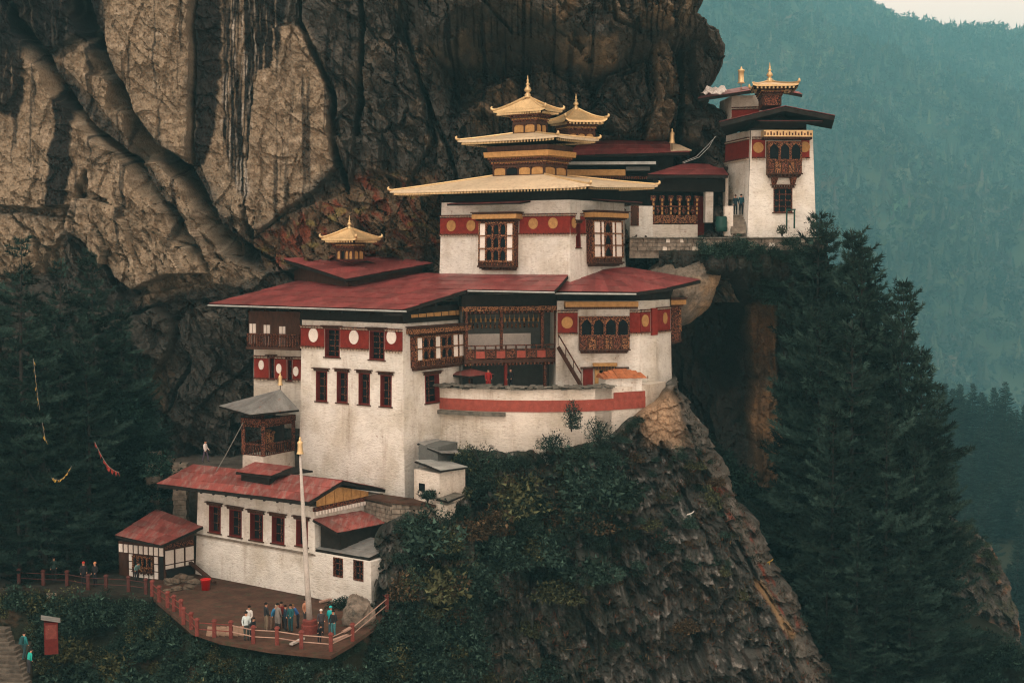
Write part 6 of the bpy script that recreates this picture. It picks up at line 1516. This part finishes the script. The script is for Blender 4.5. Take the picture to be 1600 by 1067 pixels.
person('person in a dark red top behind the grey robe', G(440, 981), 1.65, .2, (.16, .025, .02), (.03, .03, .035))
person('person in navy clothing in the middle of the cluster', G(446, 985), 1.6, 2.0, (.02, .04, .06), (.02, .025, .03))
person('person in dark teal jacket and trousers', G(454.5, 987), 1.72, -.6, (.02, .10, .11), (.02, .07, .08))
person('person with a light brown head in deep blue jacket', G(466, 981), 1.6, -1.2, (.03, .10, .26), (.03, .03, .04), hair=(.18, .10, .04), pose='bend')
person('person in orange-brown shirt half hidden by the flagpole', G(478, 977), 1.7, .8, (.40, .20, .12), (.05, .05, .05))
person('person in white headscarf right of the flagpole', G(502, 992), 1.6, .3, (.05, .045, .05), (.025, .025, .03), hat=(.6, .58, .54))
person('person in bright turquoise jacket and jeans', G(517, 990), 1.72, 2.8, (.02, .42, .42), (.06, .14, .17), hat=(.02, .36, .36))
person('person in black jacket and teal trousers beside the turquoise one', G(521, 995), 1.65, -.4, (.018, .02, .022), (.05, .17, .18), pack=(.03, .03, .03))
person('person in dark clothes crouching at the railing by the plinth', G(499, 1004), 1.2, .6, (.015, .015, .018), (.015, .015, .02), 'bend')
person('lone person in a white top on the ledge above the lower house', P(321, 722, 103.0), 1.6, 1.3, (.6, .58, .55), (.06, .05, .07), 'walk')
person('person in teal jacket on the steep bank steps', P(38, 1030, 84.8), 1.7, 2.6, (.02, .16, .17), (.02, .05, .055), 'walk', pack=(.015, .06, .065))
person('person in bright sea-green top lower on the bank steps', P(45, 1052, 83.6), 1.5, 2.4, (.02, .34, .28), (.03, .03, .035), 'stand', lean=.3)
person('person with red headwear on the shaded path', G(131, 915), 1.7, .4, (.02, .02, .025), (.015, .015, .02), hat=(.4, .04, .03))
person('person with orange headwear on the shaded path', G(149, 916), 1.72, -.5, (.02, .02, .022), (.015, .015, .02), hat=(.5, .22, .1))
person('person in dark green jacket under the trees on the path', G(85, 908), 1.75, .2, (.03, .06, .055), (.02, .02, .02))
person('person in pale teal top beside the hut wall', G(213, 908), 1.5, .9, (.14, .26, .25), (.03, .035, .04), 'bend')
person('person in navy standing on the stone stair, left one of two', P(1149, 336, 114.8), 1.6, .2, (.012, .03, .04), (.01, .015, .02))
person('person in dark blue standing on the stone stair, right one of two', P(1158, 336, 114.9), 1.65, -.3, (.012, .05, .065), (.01, .015, .02))
person('person in red robe inside the court below the veranda', P(763, 612, 104.6), 1.7, .3, (.28, .02, .018), (.1, .02, .02), robe=True)
person('person in black inside the court below the veranda', P(798, 612, 104.6), 1.75, -.6, (.012, .012, .014), (.012, .012, .014))
# ------------------------------------------------------------------ vegetation
VR = np.random.default_rng(5)
def unit(n):
    v = VR.normal(size=(n, 3)); return v / np.linalg.norm(v, axis=1)[:, None]
def tri_cards(pos, dirs, ln, wd):
    """Thin leaf triangles: base at pos, tip along dirs."""
    n = len(pos); side = np.cross(dirs, unit(n)); side /= np.linalg.norm(side, axis=1)[:, None] + 1e-9
    a = pos - side * wd[:, None] / 2; b = pos + side * wd[:, None] / 2; c = pos + dirs * ln[:, None]
    co = np.stack([a, b, c], 1).reshape(-1, 3); return co, np.arange(3 * n).reshape(-1, 3)
def make_pine(seed, H=30.0, Rm=4.6, first=.10, dens=1.0, tint=(1, 1, 1), sparse=0.0):
    rg = np.random.default_rng(seed); tr = MB(); bend = rg.normal(0, .35, 2); lob = rg.uniform(0, 6.28, 2)
    def axis(z): t = z / H; return np.array([bend[0] * math.sin(t * 3) * 1.2, bend[1] * math.sin(t * 2.4) * 1.2, z])
    tr.tube([axis(H * t) for t in (0, .1, .25, .45, .65, .85, 1.0)], [.36, .31, .27, .21, .14, .07, .015], 7)
    pos = []; dr = []; bi = []; nbr = 0; z = H * first
    while z < H * .985:
        t = (z / H - first) / (1 - first); L0 = Rm * ((1 - t) ** .72) * (.55 + .45 * min(1, t * 5 + .3)) + .25
        nb = int(rg.integers(5, 8)); a0 = rg.uniform(0, 6.28); p0 = axis(z)
        for b in range(nb):
            if rg.random() < sparse: continue
            a = a0 + 6.283 * b / nb + rg.normal(0, .25); L = L0 * rg.uniform(.45, 1.25) * (1 + .5 * math.sin(a * 1.0 + lob[0] + z * .35) * math.sin(z * .8 + lob[1])); up = .55 * t - .12 + rg.normal(0, .16)
            d = np.array([math.cos(a), math.sin(a), up]); q = [p0]
            for s in (.25, .5, .75, 1.0): q.append(p0 + d * L * s + np.array([0, 0, -.10 * L * math.sin(s * 2.4) + .13 * L * s * s]))
            tr.tube(q, [.055 * (1 - t) + .02, .04, .03, .02, .008], 3, cap=False)
            m = max(3, int(L / .19 * dens)); nbr += 1
            for s in np.linspace(.22, 1.0, m):
                k = min(int(s * 4), 3); p = q[k] + (q[k + 1] - q[k]) * (s * 4 - k)
                sd = np.array([-math.sin(a), math.cos(a), 0.0]); w = .9 * L * .34 * (1.15 - s) + .1
                for sg in (-1, 1):
                    for f in ((.5, 1.0) if w > .45 else (.9,)):
                        e = p + sd * sg * w * f * rg.uniform(.7, 1.2) + d * w * .35 * f + np.array([0, 0, rg.normal(0, .04)])
                        pos.append(e); bi.append(nbr); dr.append(sd * sg * .5 + d * .7 + np.array([0, 0, .28]))
        z += rg.uniform(.5, .9) * (1.25 - .6 * t)
    pos = np.repeat(np.array(pos), 6, 0); dr = np.repeat(np.array(dr), 6, 0); n = len(pos)
    dd = dr + unit(n) * .75; dd /= np.linalg.norm(dd, axis=1)[:, None]
    co, fa = tri_cards(pos + unit(n) * .05, dd, rg.uniform(.30, .52, n), rg.uniform(.06, .11, n))
    g_ = rg.random(n // 6).repeat(6); base = np.array([.0175, .034, .0275]) * np.array(tint); br_ = (.35 + 1.7 * rg.random(len(bi) and max(bi) + 1) ** 1.6)[np.repeat(np.array(bi), 6)]; col = base * (.5 + .9 * g_[:, None]) * br_[:, None] + np.array([.010, .007, .002]) * (rg.random(n)[:, None] > .9)
    return tr.mesh('trunk'), array_mesh('crown', co, fa, np.repeat(col, 3, 0), leaf_mat)
PINES = [make_pine(s, 30, r, f, 1.0, sparse=sp) for s, r, f, sp in ((1, 5.0, .06, .14), (2, 5.6, .05, .2), (3, 4.6, .06, .12), (4, 5.4, .10, .32), (5, 3.9, .30, .42))]
for tr_, cr_ in PINES: tr_.materials.append(bark)
def pine(label, base, H, var, group=None, wid=1.0, name='pine_tree', rz=None):
    t = thing(name, label, 'tree', base, group); M = Matrix.Translation(base) @ Matrix.Rotation(random.uniform(0, 6.28) if rz is None else rz, 4, 'Z') @ Matrix.Diagonal((wid * H / 30, wid * H / 30, H / 30, 1))
    link('trunk', PINES[var][0], None, t, M); link('crown', PINES[var][1], None, t, M); return t
def make_leaf_crown(seed, n=2600, rx=1.0, rz=1.0, leaf=.075, tint=(.014, .026, .020), clumps=14):
    rg = np.random.default_rng(seed); cc = unit(clumps) * rg.uniform(.25, .78, clumps)[:, None]; cc[:, 2] = np.abs(cc[:, 2]) * .9 + .05
    i = rg.integers(0, clumps, n); v = unit(n); r = .42 * rg.uniform(.55, 1.05, n)
    p = cc[i] + v * r[:, None]; p = p * np.array([rx, rx, rz]); p[:, 2] = np.maximum(p[:, 2], 0.0)
    d = v * .7 + unit(n) * .8; d /= np.linalg.norm(d, axis=1)[:, None]
    co, fa = tri_cards(p, d, rg.uniform(.8, 1.6, n) * leaf, rg.uniform(.55, 1.0, n) * leaf)
    cl = rg.uniform(.5, 1.9, clumps)[i]; col = np.array(tint) * (cl * (.45 + 1.5 * rg.random(n) ** 2))[:, None]
    return co, fa, np.repeat(col, 3, 0)
BUSH = [make_leaf_crown(20 + k, n, 1, z, lf) for k, (n, z, lf) in enumerate(((760, .8, .11), (620, 1.0, .15), (900, .65, .085), (560, 1.2, .13), (700, 1.5, .09)))]
def scatter(name, label, cat, pts, sizes, tints, variants=BUSH):
    co = []; fa = []; cl = []; k = 0
    for p, s, t in zip(pts, sizes, tints):
        c, f, q = variants[int(VR.integers(len(variants)))]; a = VR.uniform(0, 6.28); ca, sa = math.cos(a), math.sin(a)
        r = np.stack([c[:, 0] * ca - c[:, 1] * sa, c[:, 0] * sa + c[:, 1] * ca, c[:, 2]], 1) * s + np.array(p); co.append(r); fa.append(f + k); cl.append(q * np.array(t)); k += len(c)
    o = bpy.data.objects.new(name, array_mesh(name, np.concatenate(co), np.concatenate(fa), np.concatenate(cl), leaf_mat)); COL.objects.link(o)
    return tag(o, label, cat, kind='stuff')
# --- shrubs over the bank
pts, sz, tn = [], [], []
while len(pts) < 310:
    x, y = VR.uniform(-60, 715), VR.uniform(930, 1110); top = np.interp(x, *BK_TOP)
    if y < top + 3: continue
    if x < 46 and y > 955 : continue
    if y < top + 22 and 290 < x < 545: s = VR.uniform(.25, .5)
    else: s = float(np.clip(VR.lognormal(-.1, .45), .35, 2.0))
    pts.append(on_ground('bank', x, y) - Vector((0, .35 * s, .3 * s))); sz.append(s)
    tn.append(np.array([1, 1.05, 1.0]) * VR.uniform(.6, 1.25) if VR.random() < .84 else np.array([2.6, 1.5, .9]))
for i in range(130):
    x = VR.uniform(292, 590) if i < 85 else VR.uniform(-50, 245); top = np.interp(x, *BK_TOP); s = VR.uniform(.22, .5) if i < 85 else VR.uniform(.35, .8); pts.append(on_ground('bank', x, top + VR.uniform(2, 15)) - Vector((0, .2, .1))); sz.append(s); tn.append(np.array([1.1, 1.05, .9]) * VR.uniform(.6, 1.5))
scatter('bank_shrubs', 'dense dark shrubs covering the bank below the courtyard', 'shrubs', pts, sz, tn)
# --- shrubs and dry growth on the spur
pts, sz, tn = [], [], []
while len(pts) < 370:
    x, y = VR.uniform(632, 1235), VR.uniform(655, 1080)
    dns = np.interp(x, [632, 700, 900, 1000, 1060, 1240], [1, 1, 1, .9, .4, .08]) * np.interp(y, [650, 800, 900, 1070], [1, 1, .5, .25])
    if x < 760 and y > 860: dns = 1
    if x > 800 and y > 885: dns *= .35
    if VR.random() > dns or y < np.interp(x, *SP_TOP) + 12 or x > np.interp(y, *SP_OUT) - 10: continue
    if 980 < x < 1070 and y < 705: continue
    if x < 712 and y < 800: continue
    s = float(np.clip(VR.lognormal(-.05, .5), .35, 2.3)) * (1 if x < 960 else .55)
    pts.append(on_ground('spur', x, y) - Vector((0, .35 * s, .3 * s))); sz.append(s)
    q = VR.random(); tn.append(np.array([1, 1.02, 1.0]) * VR.uniform(.7, 1.4) if q < .72 else (np.array([2.6, 1.55, 1.0]) if q < .9 else np.array([3.2, 1.2, .9])))
for i in range(48):
    x = VR.uniform(705, 1000); top = np.interp(x, *SP_TOP); s = VR.uniform(.35, .85); pts.append(on_ground('spur', x, top + VR.uniform(6, 22)) - Vector((0, .4, .1))); sz.append(s); tn.append(np.array([1.1, 1.05, 1]) * VR.uniform(.6, 1.3))
scatter('spur_shrubs', 'dark shrubs and rusty undergrowth clinging to the rock spur', 'shrubs', pts, sz, tn)
# --- dry grass tufts on the spur
n = 9000; x = VR.uniform(700, 1300, n); y = VR.uniform(640, 1090, n)
ok = (x < np.interp(y, *SP_OUT) - 4) & (y > np.interp(x, *SP_TOP) + 4) & ~((x > 985) & (x < 1068) & (y < 700)) & (fbm(x / 45, y / 45, 3, 150) > -.05); x, y = x[ok], y[ok]
p = np.array([on_ground('spur', a_, b_) for a_, b_ in zip(x, y)]); p = np.repeat(p, 5, 0); n = len(p)
d = np.array([0, -.5, .55]) + unit(n) * .6; d /= np.linalg.norm(d, axis=1)[:, None]
co, fa = tri_cards(p + VR.normal(0, .1, (n, 3)), d, VR.uniform(.2, .5, n), VR.uniform(.04, .08, n))
pal = np.array([[.026, .031, .020], [.065, .045, .026], [.085, .038, .024], [.12, .09, .05], [.02, .027, .018]]); col = pal[VR.choice(5, n // 5, p=[.3, .25, .2, .1, .15]).repeat(5)] * VR.uniform(.6, 1.3, n)[:, None]
o = bpy.data.objects.new('dry_grass', array_mesh('dry_grass', co, fa, np.repeat(col, 3, 0), leaf_mat)); COL.objects.link(o); tag(o, 'dry grass and moss tufts on the rock spur', 'grass', kind='stuff')
# --- undergrowth of the gully and the crag top
pts, sz, tn = [], [], []
while len(pts) < 210:
    x, y = VR.uniform(1085, 1600), VR.uniform(640, 1090); top = np.interp(x, [1050, 1120, 1200, 1300, 1400, 1480, 1640], [640, 690, 780, 830, 900, 960, 1040])
    if y < top or x < np.interp(y, *SP_OUT) - 20 or (x > 1470 and 800 < y < 965): continue
    s = VR.uniform(.9, 1.9); pts.append(P(x, y, 115.5 - (y - 640) * .014) - Vector((0, 0, .5 * s))); sz.append(s); tn.append(np.array([.8, .9, .85]) * VR.uniform(.5, 1.0))
scatter('gully_undergrowth', 'dark undergrowth filling the gully below the pines', 'shrubs', pts, sz, tn)
pts, sz, tn = [], [], []
for i in range(75):
    x = VR.uniform(1095, 1335); y = VR.uniform(376, 470) if x > 1180 else VR.uniform(380, 402); s = VR.uniform(.5, 1.1); pts.append(P(x, y, 111.2 + (y - 376) * .035) - Vector((0, 0, .3))); sz.append(s); tn.append(np.array([1.0, 1.05, 1]) * VR.uniform(.6, 1.4))
for i in range(26):
    x = VR.uniform(1425, 1560); s = VR.uniform(.4, .9); pts.append(P(x, np.interp(x, [1425, 1470, 1500, 1560], [850, 822, 812, 860]) + VR.uniform(0, 60), 123.6)); sz.append(s); tn.append(np.array([1.6, 1.2, .9]) * VR.uniform(.6, 1.4))
scatter('ledge_shrubs', 'shrubs hanging over the terrace edge and crag top', 'shrubs', pts, sz, tn)

# --- single shrubs one can pick out
def shrub(label, base, s, seed, tint=(.015, .028, .022), n=1500, rz=1.0, name='shrub'):
    t = thing(name, label, 'shrub', base); c, f, q = make_leaf_crown(seed, n, s, s * rz, .10, tint, 16); c = c + np.array(base)
    link('foliage', array_mesh('foliage', c, f, q, leaf_mat), None, t); m = MB(); rg = random.Random(seed)
    for i in range(5): a = rg.uniform(0, 6.28); m.tube([(0, 0, -.3), (math.cos(a) * s * .2, math.sin(a) * s * .2, s * rz * .35), (math.cos(a) * s * .5, math.sin(a) * s * .5, s * rz * .8)], [.05, .035, .015], 4)
    m.build('stem', bark, t, Matrix.Translation(base)); return t
shrub('upright dark shrub growing against the red stripe of the court wall', P(893, 668, 100.2), .8, 61, rz=2.6)
shrub('rounded dark shrub at the foot of the court wall, right of the upright one', P(935, 690, 100.4), 1.35, 62, rz=1.35)
shrub('spreading shrub at the court wall foot, left of the upright one', P(862, 700, 100.2), 1.4, 63, rz=.9)
shrub('big bushy shrub beside the tin lean-to and the white court wall', P(752, 728, 99.0), 1.7, 64, rz=1.1)
shrub('low bush under the rust-stained part of the court wall', P(800, 726, 99.5), 1.2, 65, rz=.8)
shrub('leafy shrub by the tower foot on the terrace', P(1286, 372, 111.4), 1.6, 66, (.026, .036, .026), rz=1.25)
shrub('thin pale shrub in front of the white tower wall', P(1222, 364, 112.0), .6, 67, (.04, .05, .035), 500, rz=1.2)
shrub('bush at the courtyard edge below the annex windows', G(533, 950), .95, 68, rz=1.0)
shrub('second bush at the annex corner by the boulder', G(572, 958), .9, 69, rz=.9)
shrub('bush before the whitewashed shed doorway', P(668, 778, 95.4), .8, 70, rz=.8)
shrub('tuft of bushes on the cliff knob high above the tower', P(1108, 50, 118.5), .55, 71, (.03, .03, .02), 500, rz=1.0)

# --- pines
stand = [(1285, 330, 110.5, 36, 0), (1316, 356, 111.5, 35, 2), (1346, 384, 108.5, 34, 1), (1258, 392, 112.0, 29, 3), (1412, 438, 107.0, 33, 1), (1388, 470, 110.0, 31, 0), (1448, 540, 107.5, 28, 2), (1470, 600, 109.5, 27, 0),
         (1372, 440, 112.5, 32, 3), (1282, 470, 107.0, 30, 1), (1262, 540, 109.5, 24, 0), (1330, 500, 104.5, 30, 3), (1300, 620, 102.5, 26, 1), (1382, 640, 102.0, 24, 0), (1432, 690, 103.5, 22, 1), (1458, 760, 106.5, 18, 2),
         (1272, 720, 104.0, 20, 2), (1345, 790, 100.5, 18, 0), (1424, 830, 101.0, 17, 1), (1292, 850, 101.0, 16, 3), (1440, 900, 104.5, 13, 0), (1262, 880, 103.0, 13, 1), (1380, 900, 99.5, 13, 2), (1330, 960, 98.5, 11, 1), (1405, 980, 101.5, 11, 0)]
named = {0: 'tallest pine of the stand, its tip beside the corner tower foot', 4: 'tall pine standing out at the right edge of the stand', 6: 'pine stepping down on the right flank of the stand', 7: 'lower pine at the outer right of the stand', 3: 'pine nearest the terrace wall, left of the tallest', 1: 'pine just right of the tallest one', 2: 'broad pine third from the tower foot'}
for i, (x, y, Yv, Hh, v) in enumerate(stand):
    tp = P(x, y, Yv); pine(named.get(i, 'dark pine inside the dense stand below the corner tower'), tp - Vector((0, 0, Hh)), Hh, v, 'pines below the corner tower', .80 + .3 * random.random())
left = [(38, 366, 100.0, 25, 4), (92, 402, 104.0, 24, 4), (140, 388, 107.5, 23, 3), (5, 440, 103.0, 22, 4), (190, 468, 108.0, 21, 0), (62, 470, 100.5, 19.5, 1), (125, 500, 102.5, 19, 2), (225, 560, 109.5, 17, 1), (-25, 520, 100.0, 18, 0), (160, 590, 104.0, 16, 0), (25, 610, 99.5, 14, 1), (100, 640, 101.0, 13, 3), (205, 640, 107.0, 14, 2), (240, 690, 110.0, 10, 0)]
nl = {0: 'tall thin pine with bare lower trunk at far left', 1: 'second tall pine at left, before the ochre cliff', 2: 'dense dark pine rising below the grey boulder face'}
for i, (x, y, Yv, Hh, v) in enumerate(left):
    tp = P(x, y, Yv); pine(nl.get(i, 'dark conifer in the shaded thicket at left'), tp - Vector((0, 0, Hh)), Hh, v, 'trees at the left edge', .95)
pts, sz, tn = [], [], []
for i in range(95):
    x, y = VR.uniform(-40, 262), VR.uniform(610, 880)
    if y > 800 and x > 175: continue
    s = VR.uniform(.9, 1.9); pts.append(P(x, y, VR.uniform(104, 111)) - Vector((0, 0, .6))); sz.append(s); tn.append(np.array([.75, .95, .95]) * VR.uniform(.45, 1.0))
scatter('thicket', 'shaded leafy thicket between the left trees and the cliff foot', 'shrubs', pts, sz, tn)
for lb, (x_, y_), mt, sz_ in (('yellow cloth scrap caught on the edge of the spur', (1199, 876), cloth_yellow, .34), ('pale cloth scrap snagged on the upper spur', (1074, 796), cloth_white, .3), ('small yellow cloth scrap hanging in the spur shrubs', (984, 826), cloth_yellow, .26)):
    b_ = on_ground('spur', x_, y_) + Vector((0, -.5, 0)); t = thing('cloth_scrap', lb, 'cloth', b_)
    for k_, (dx, dz) in enumerate(((.9, .5), (-.7, -.4), (.2, -1.0))): MB().slab([b_, b_ + Vector((dx * sz_ - .05, -.05, dz * sz_)), b_ + Vector((dx * sz_ * 1.1, 0, dz * sz_ + .14)), b_ + Vector((.1, .03, .12))], (0, .015, 0)).build('strip', mt, t)
# --- prayer flags strung in the left trees
def flagline(label, a, b, sag, n, mat, sz=.28):
    t = thing('prayer_flags', label, 'flags', a); pt = [a.lerp(b, i / 10) - Vector((0, 0, sag * math.sin(math.pi * i / 10))) for i in range(11)]; MB().tube(pt, .018, 4).build('string', rope_mat, t)
    for i in range(n):
        s = (i + .5) / n; k = min(int(s * 10), 9); p = pt[k].lerp(pt[k + 1], s * 10 - k); d = (b - a).normalized() * sz * .5; r1, r2 = random.uniform(-.12, .12), random.uniform(-.12, .12)
        q = [p - d, p + d, p + d + Vector((r1, r2, -sz * 1.3)), p - d + Vector((r2, r1, -sz * 1.25))]; MB().slab(q, (0, .012, 0)).build('flag', mat, t)
flagline('red flags drooping across the left trees', P(148, 690, 97.5), P(186, 738, 97.5), .5, 14, cloth_red, .2)
flagline('yellow flags hanging vertically in the far left trees', P(52, 560, 97), P(62, 640, 97), .2, 9, cloth_yellow, .16)
flagline('short yellow flag string below the vertical one', P(66, 660, 97), P(72, 690, 97), .1, 4, cloth_yellow, .2)
flagline('yellow-green cloth strip low in the left trees', P(80, 746, 97), P(112, 728, 97), .5, 7, cloth_yellow, .14)
tag(MB().tube([P(380, 660, 101.2), P(352, 712, 100.5), P(338, 736, 99.5)], .03, 5).build('rope', rope_mat), 'thin rope running from pavilion roof to the lower roof', 'rope')

# ------------------------------------------------------------------ forest across the valley
def far_tree(kind, rg):
    if kind == 0:
        co = []; fa = []
        for t in range(6):
            z = .12 + .15 * t; r = .24 * (1 - z) + .02
            for i in range(6):
                a = 6.283 * i / 6 + rg.uniform(-.3, .3); b = a + 1.15; rr = r * rg.uniform(.7, 1.2); k = len(co)
                co += [(0, 0, z + .24), (math.cos(a) * rr, math.sin(a) * rr, z - rg.uniform(0, .05)), (math.cos(b) * rr, math.sin(b) * rr, z - rg.uniform(0, .05))]; fa.append((k, k + 1, k + 2))
        return np.array(co), np.array(fa)
    n = 40; v = rg.normal(size=(n, 3)); v /= np.linalg.norm(v, axis=1)[:, None]; c = v * np.array([.30, .30, .36]) * rg.uniform(.7, 1.05, n)[:, None] + np.array([0, 0, .6])
    co = (c[:, None, :] + rg.normal(0, .10, (n, 3, 3))).reshape(-1, 3); co = np.concatenate([co, [(-.02, 0, 0), (.02, 0, 0), (0, 0, .6)]]); return co, np.arange(len(co)).reshape(-1, 3)
rg = np.random.default_rng(9); arch = [far_tree(0, rg) for _ in range(4)] + [far_tree(1, rg) for _ in range(4)]
def forest(name, label, X, Y, Zv, h, tint):
    co, fa, cl = [], [], []; k = 0; which = rg.integers(0, len(arch), len(X))
    for a in range(len(arch)):
        i = np.where(which == a)[0]
        if not len(i): continue
        c, f = arch[a]; th = rg.uniform(0, 6.28, len(i)); ca, sa = np.cos(th)[:, None], np.sin(th)[:, None]; hh = h[i][:, None]
        p = np.stack([(c[None, :, 0] * ca - c[None, :, 1] * sa) * hh + X[i][:, None], (c[None, :, 0] * sa + c[None, :, 1] * ca) * hh + Y[i][:, None], c[None, :, 2] * hh + Zv[i][:, None]], -1)
        co.append(p.reshape(-1, 3)); fa.append((f[None] + (np.arange(len(i)) * len(c))[:, None, None]).reshape(-1, 3) + k); k += len(i) * len(c)
        t = tint * (.45 + 1.5 * rg.random(len(i)) ** 2)[:, None] * (1 + rg.normal(0, .10, (len(i), 3))) * (1 + .9 * fbm(X[i] / 260, Y[i] / 200, 3, 180))[:, None]; cl.append(np.repeat(t, len(c), 0))
    o = bpy.data.objects.new(name, array_mesh(name, np.concatenate(co), np.concatenate(fa), np.clip(np.concatenate(cl), .005, .4), far_mat)); COL.objects.link(o); return tag(o, label, 'forest', kind='stuff')
n = 26000; Yt = rg.uniform(540, 1705, n) * HS; px_ = rg.uniform(1075, 1650, n); Xt = (px_ - 800) / FPX * Yt; keep = rg.random(n) < (Yt / 1705 / HS) * .62 + fbm(Xt / 60, Yt / 60, 3, 160) * .25; Xt, Yt = Xt[keep], Yt[keep]
forest('far_forest', 'hazy forest covering the opposite mountainside', Xt, Yt, hill_z(Xt, Yt) - 1.0, rg.uniform(13, 30, len(Xt)), np.array([.05, .058, .036]))
RTM = [MB().add(a[0].tolist(), a[1].tolist()).mesh('crown') for a in arch[4:]]
ridge_leaf = simple('ridge_foliage', (.06, .08, .05), .9, bs=0)
for i in range(46):
    x_ = 1290 + i * 6.9 + random.uniform(-3, 3); Yr = 1698.0 * HS; X_ = (x_ - 800) / FPX * Yr; b = Vector((X_, Yr, float(hill_z(np.array([X_]), np.array([Yr]))[0]) - 1)); h = random.uniform(15, 34)
    t = thing('ridge_tree', 'small tree silhouetted on the far ridge against the pale sky', 'tree', b, 'trees on the far ridge'); M = Matrix.Translation(b) @ Matrix.Rotation(i * 1.3, 4, 'Z') @ Matrix.Diagonal((h * random.uniform(.8, 1.2), h, h, 1))
    link('crown', RTM[i % 4], ridge_leaf, t, M); MB().tube([b, b + Vector((0, 0, h * .6))], h * .02, 4).build('trunk', bark, t)
# nearer wooded spur on the right
def mid_z(X, Y): return -54 + (np.minimum(Y, 400) - 400) * .15 - (X - 136) * .05 - np.clip(Y - 400, 0, None) * .8 + 6 * fbm(X / 40, Y / 40, 3, 170)
MX, MY = np.meshgrid(np.linspace(60, 260, 60), np.linspace(180, 460, 70)); mc = np.zeros(MX.shape + (3,)) + np.array([.035, .042, .028])
structure('near_wooded_spur', grid_mesh('near_wooded_spur', MX, MY, mid_z(MX, MY), mc, ground_mat), 'wooded spur at the right below the far mountainside', 'hill')
cnt = 0
while cnt < 150:
    Yv = random.uniform(225, 405); x_ = random.uniform(1455, 1640); X_ = (x_ - 800) / FPX * Yv; b = Vector((X_, Yv, float(mid_z(np.array([X_]), np.array([Yv]))[0]) - .5)); pxy = proj(b)
    h = random.uniform(10, 17)
    if proj(b + Vector((0, 0, h)))[1] > 1067 or proj(b)[1] < 560: continue
    pine('conifer on the wooded spur at the right edge, below the far mountainside', b, h, cnt % 4, 'conifers on the right-hand wooded spur', 1.25, 'conifer'); cnt += 1

# ------------------------------------------------------------------ haze: one box of even teal-tinged air
g = MB(); g.box(-2650, 4250, -450, 3950, VZ - 1, 590)
hz = g.build('haze', None); hm = bpy.data.materials.new('valley_haze'); hm.use_nodes = True; t = hm.node_tree; t.nodes.clear()
ho = t.nodes.new('ShaderNodeOutputMaterial'); hv = t.nodes.new('ShaderNodeVolumePrincipled'); t.links.new(hv.outputs[0], ho.inputs['Volume'])
hv.inputs['Density'].default_value = .00029; hv.inputs['Color'].default_value = (.22, .66, .80, 1); hv.inputs['Anisotropy'].default_value = 0.0
hz.data.materials.append(hm); tag(hz, 'teal valley haze filling the gorge', 'haze', kind='stuff')
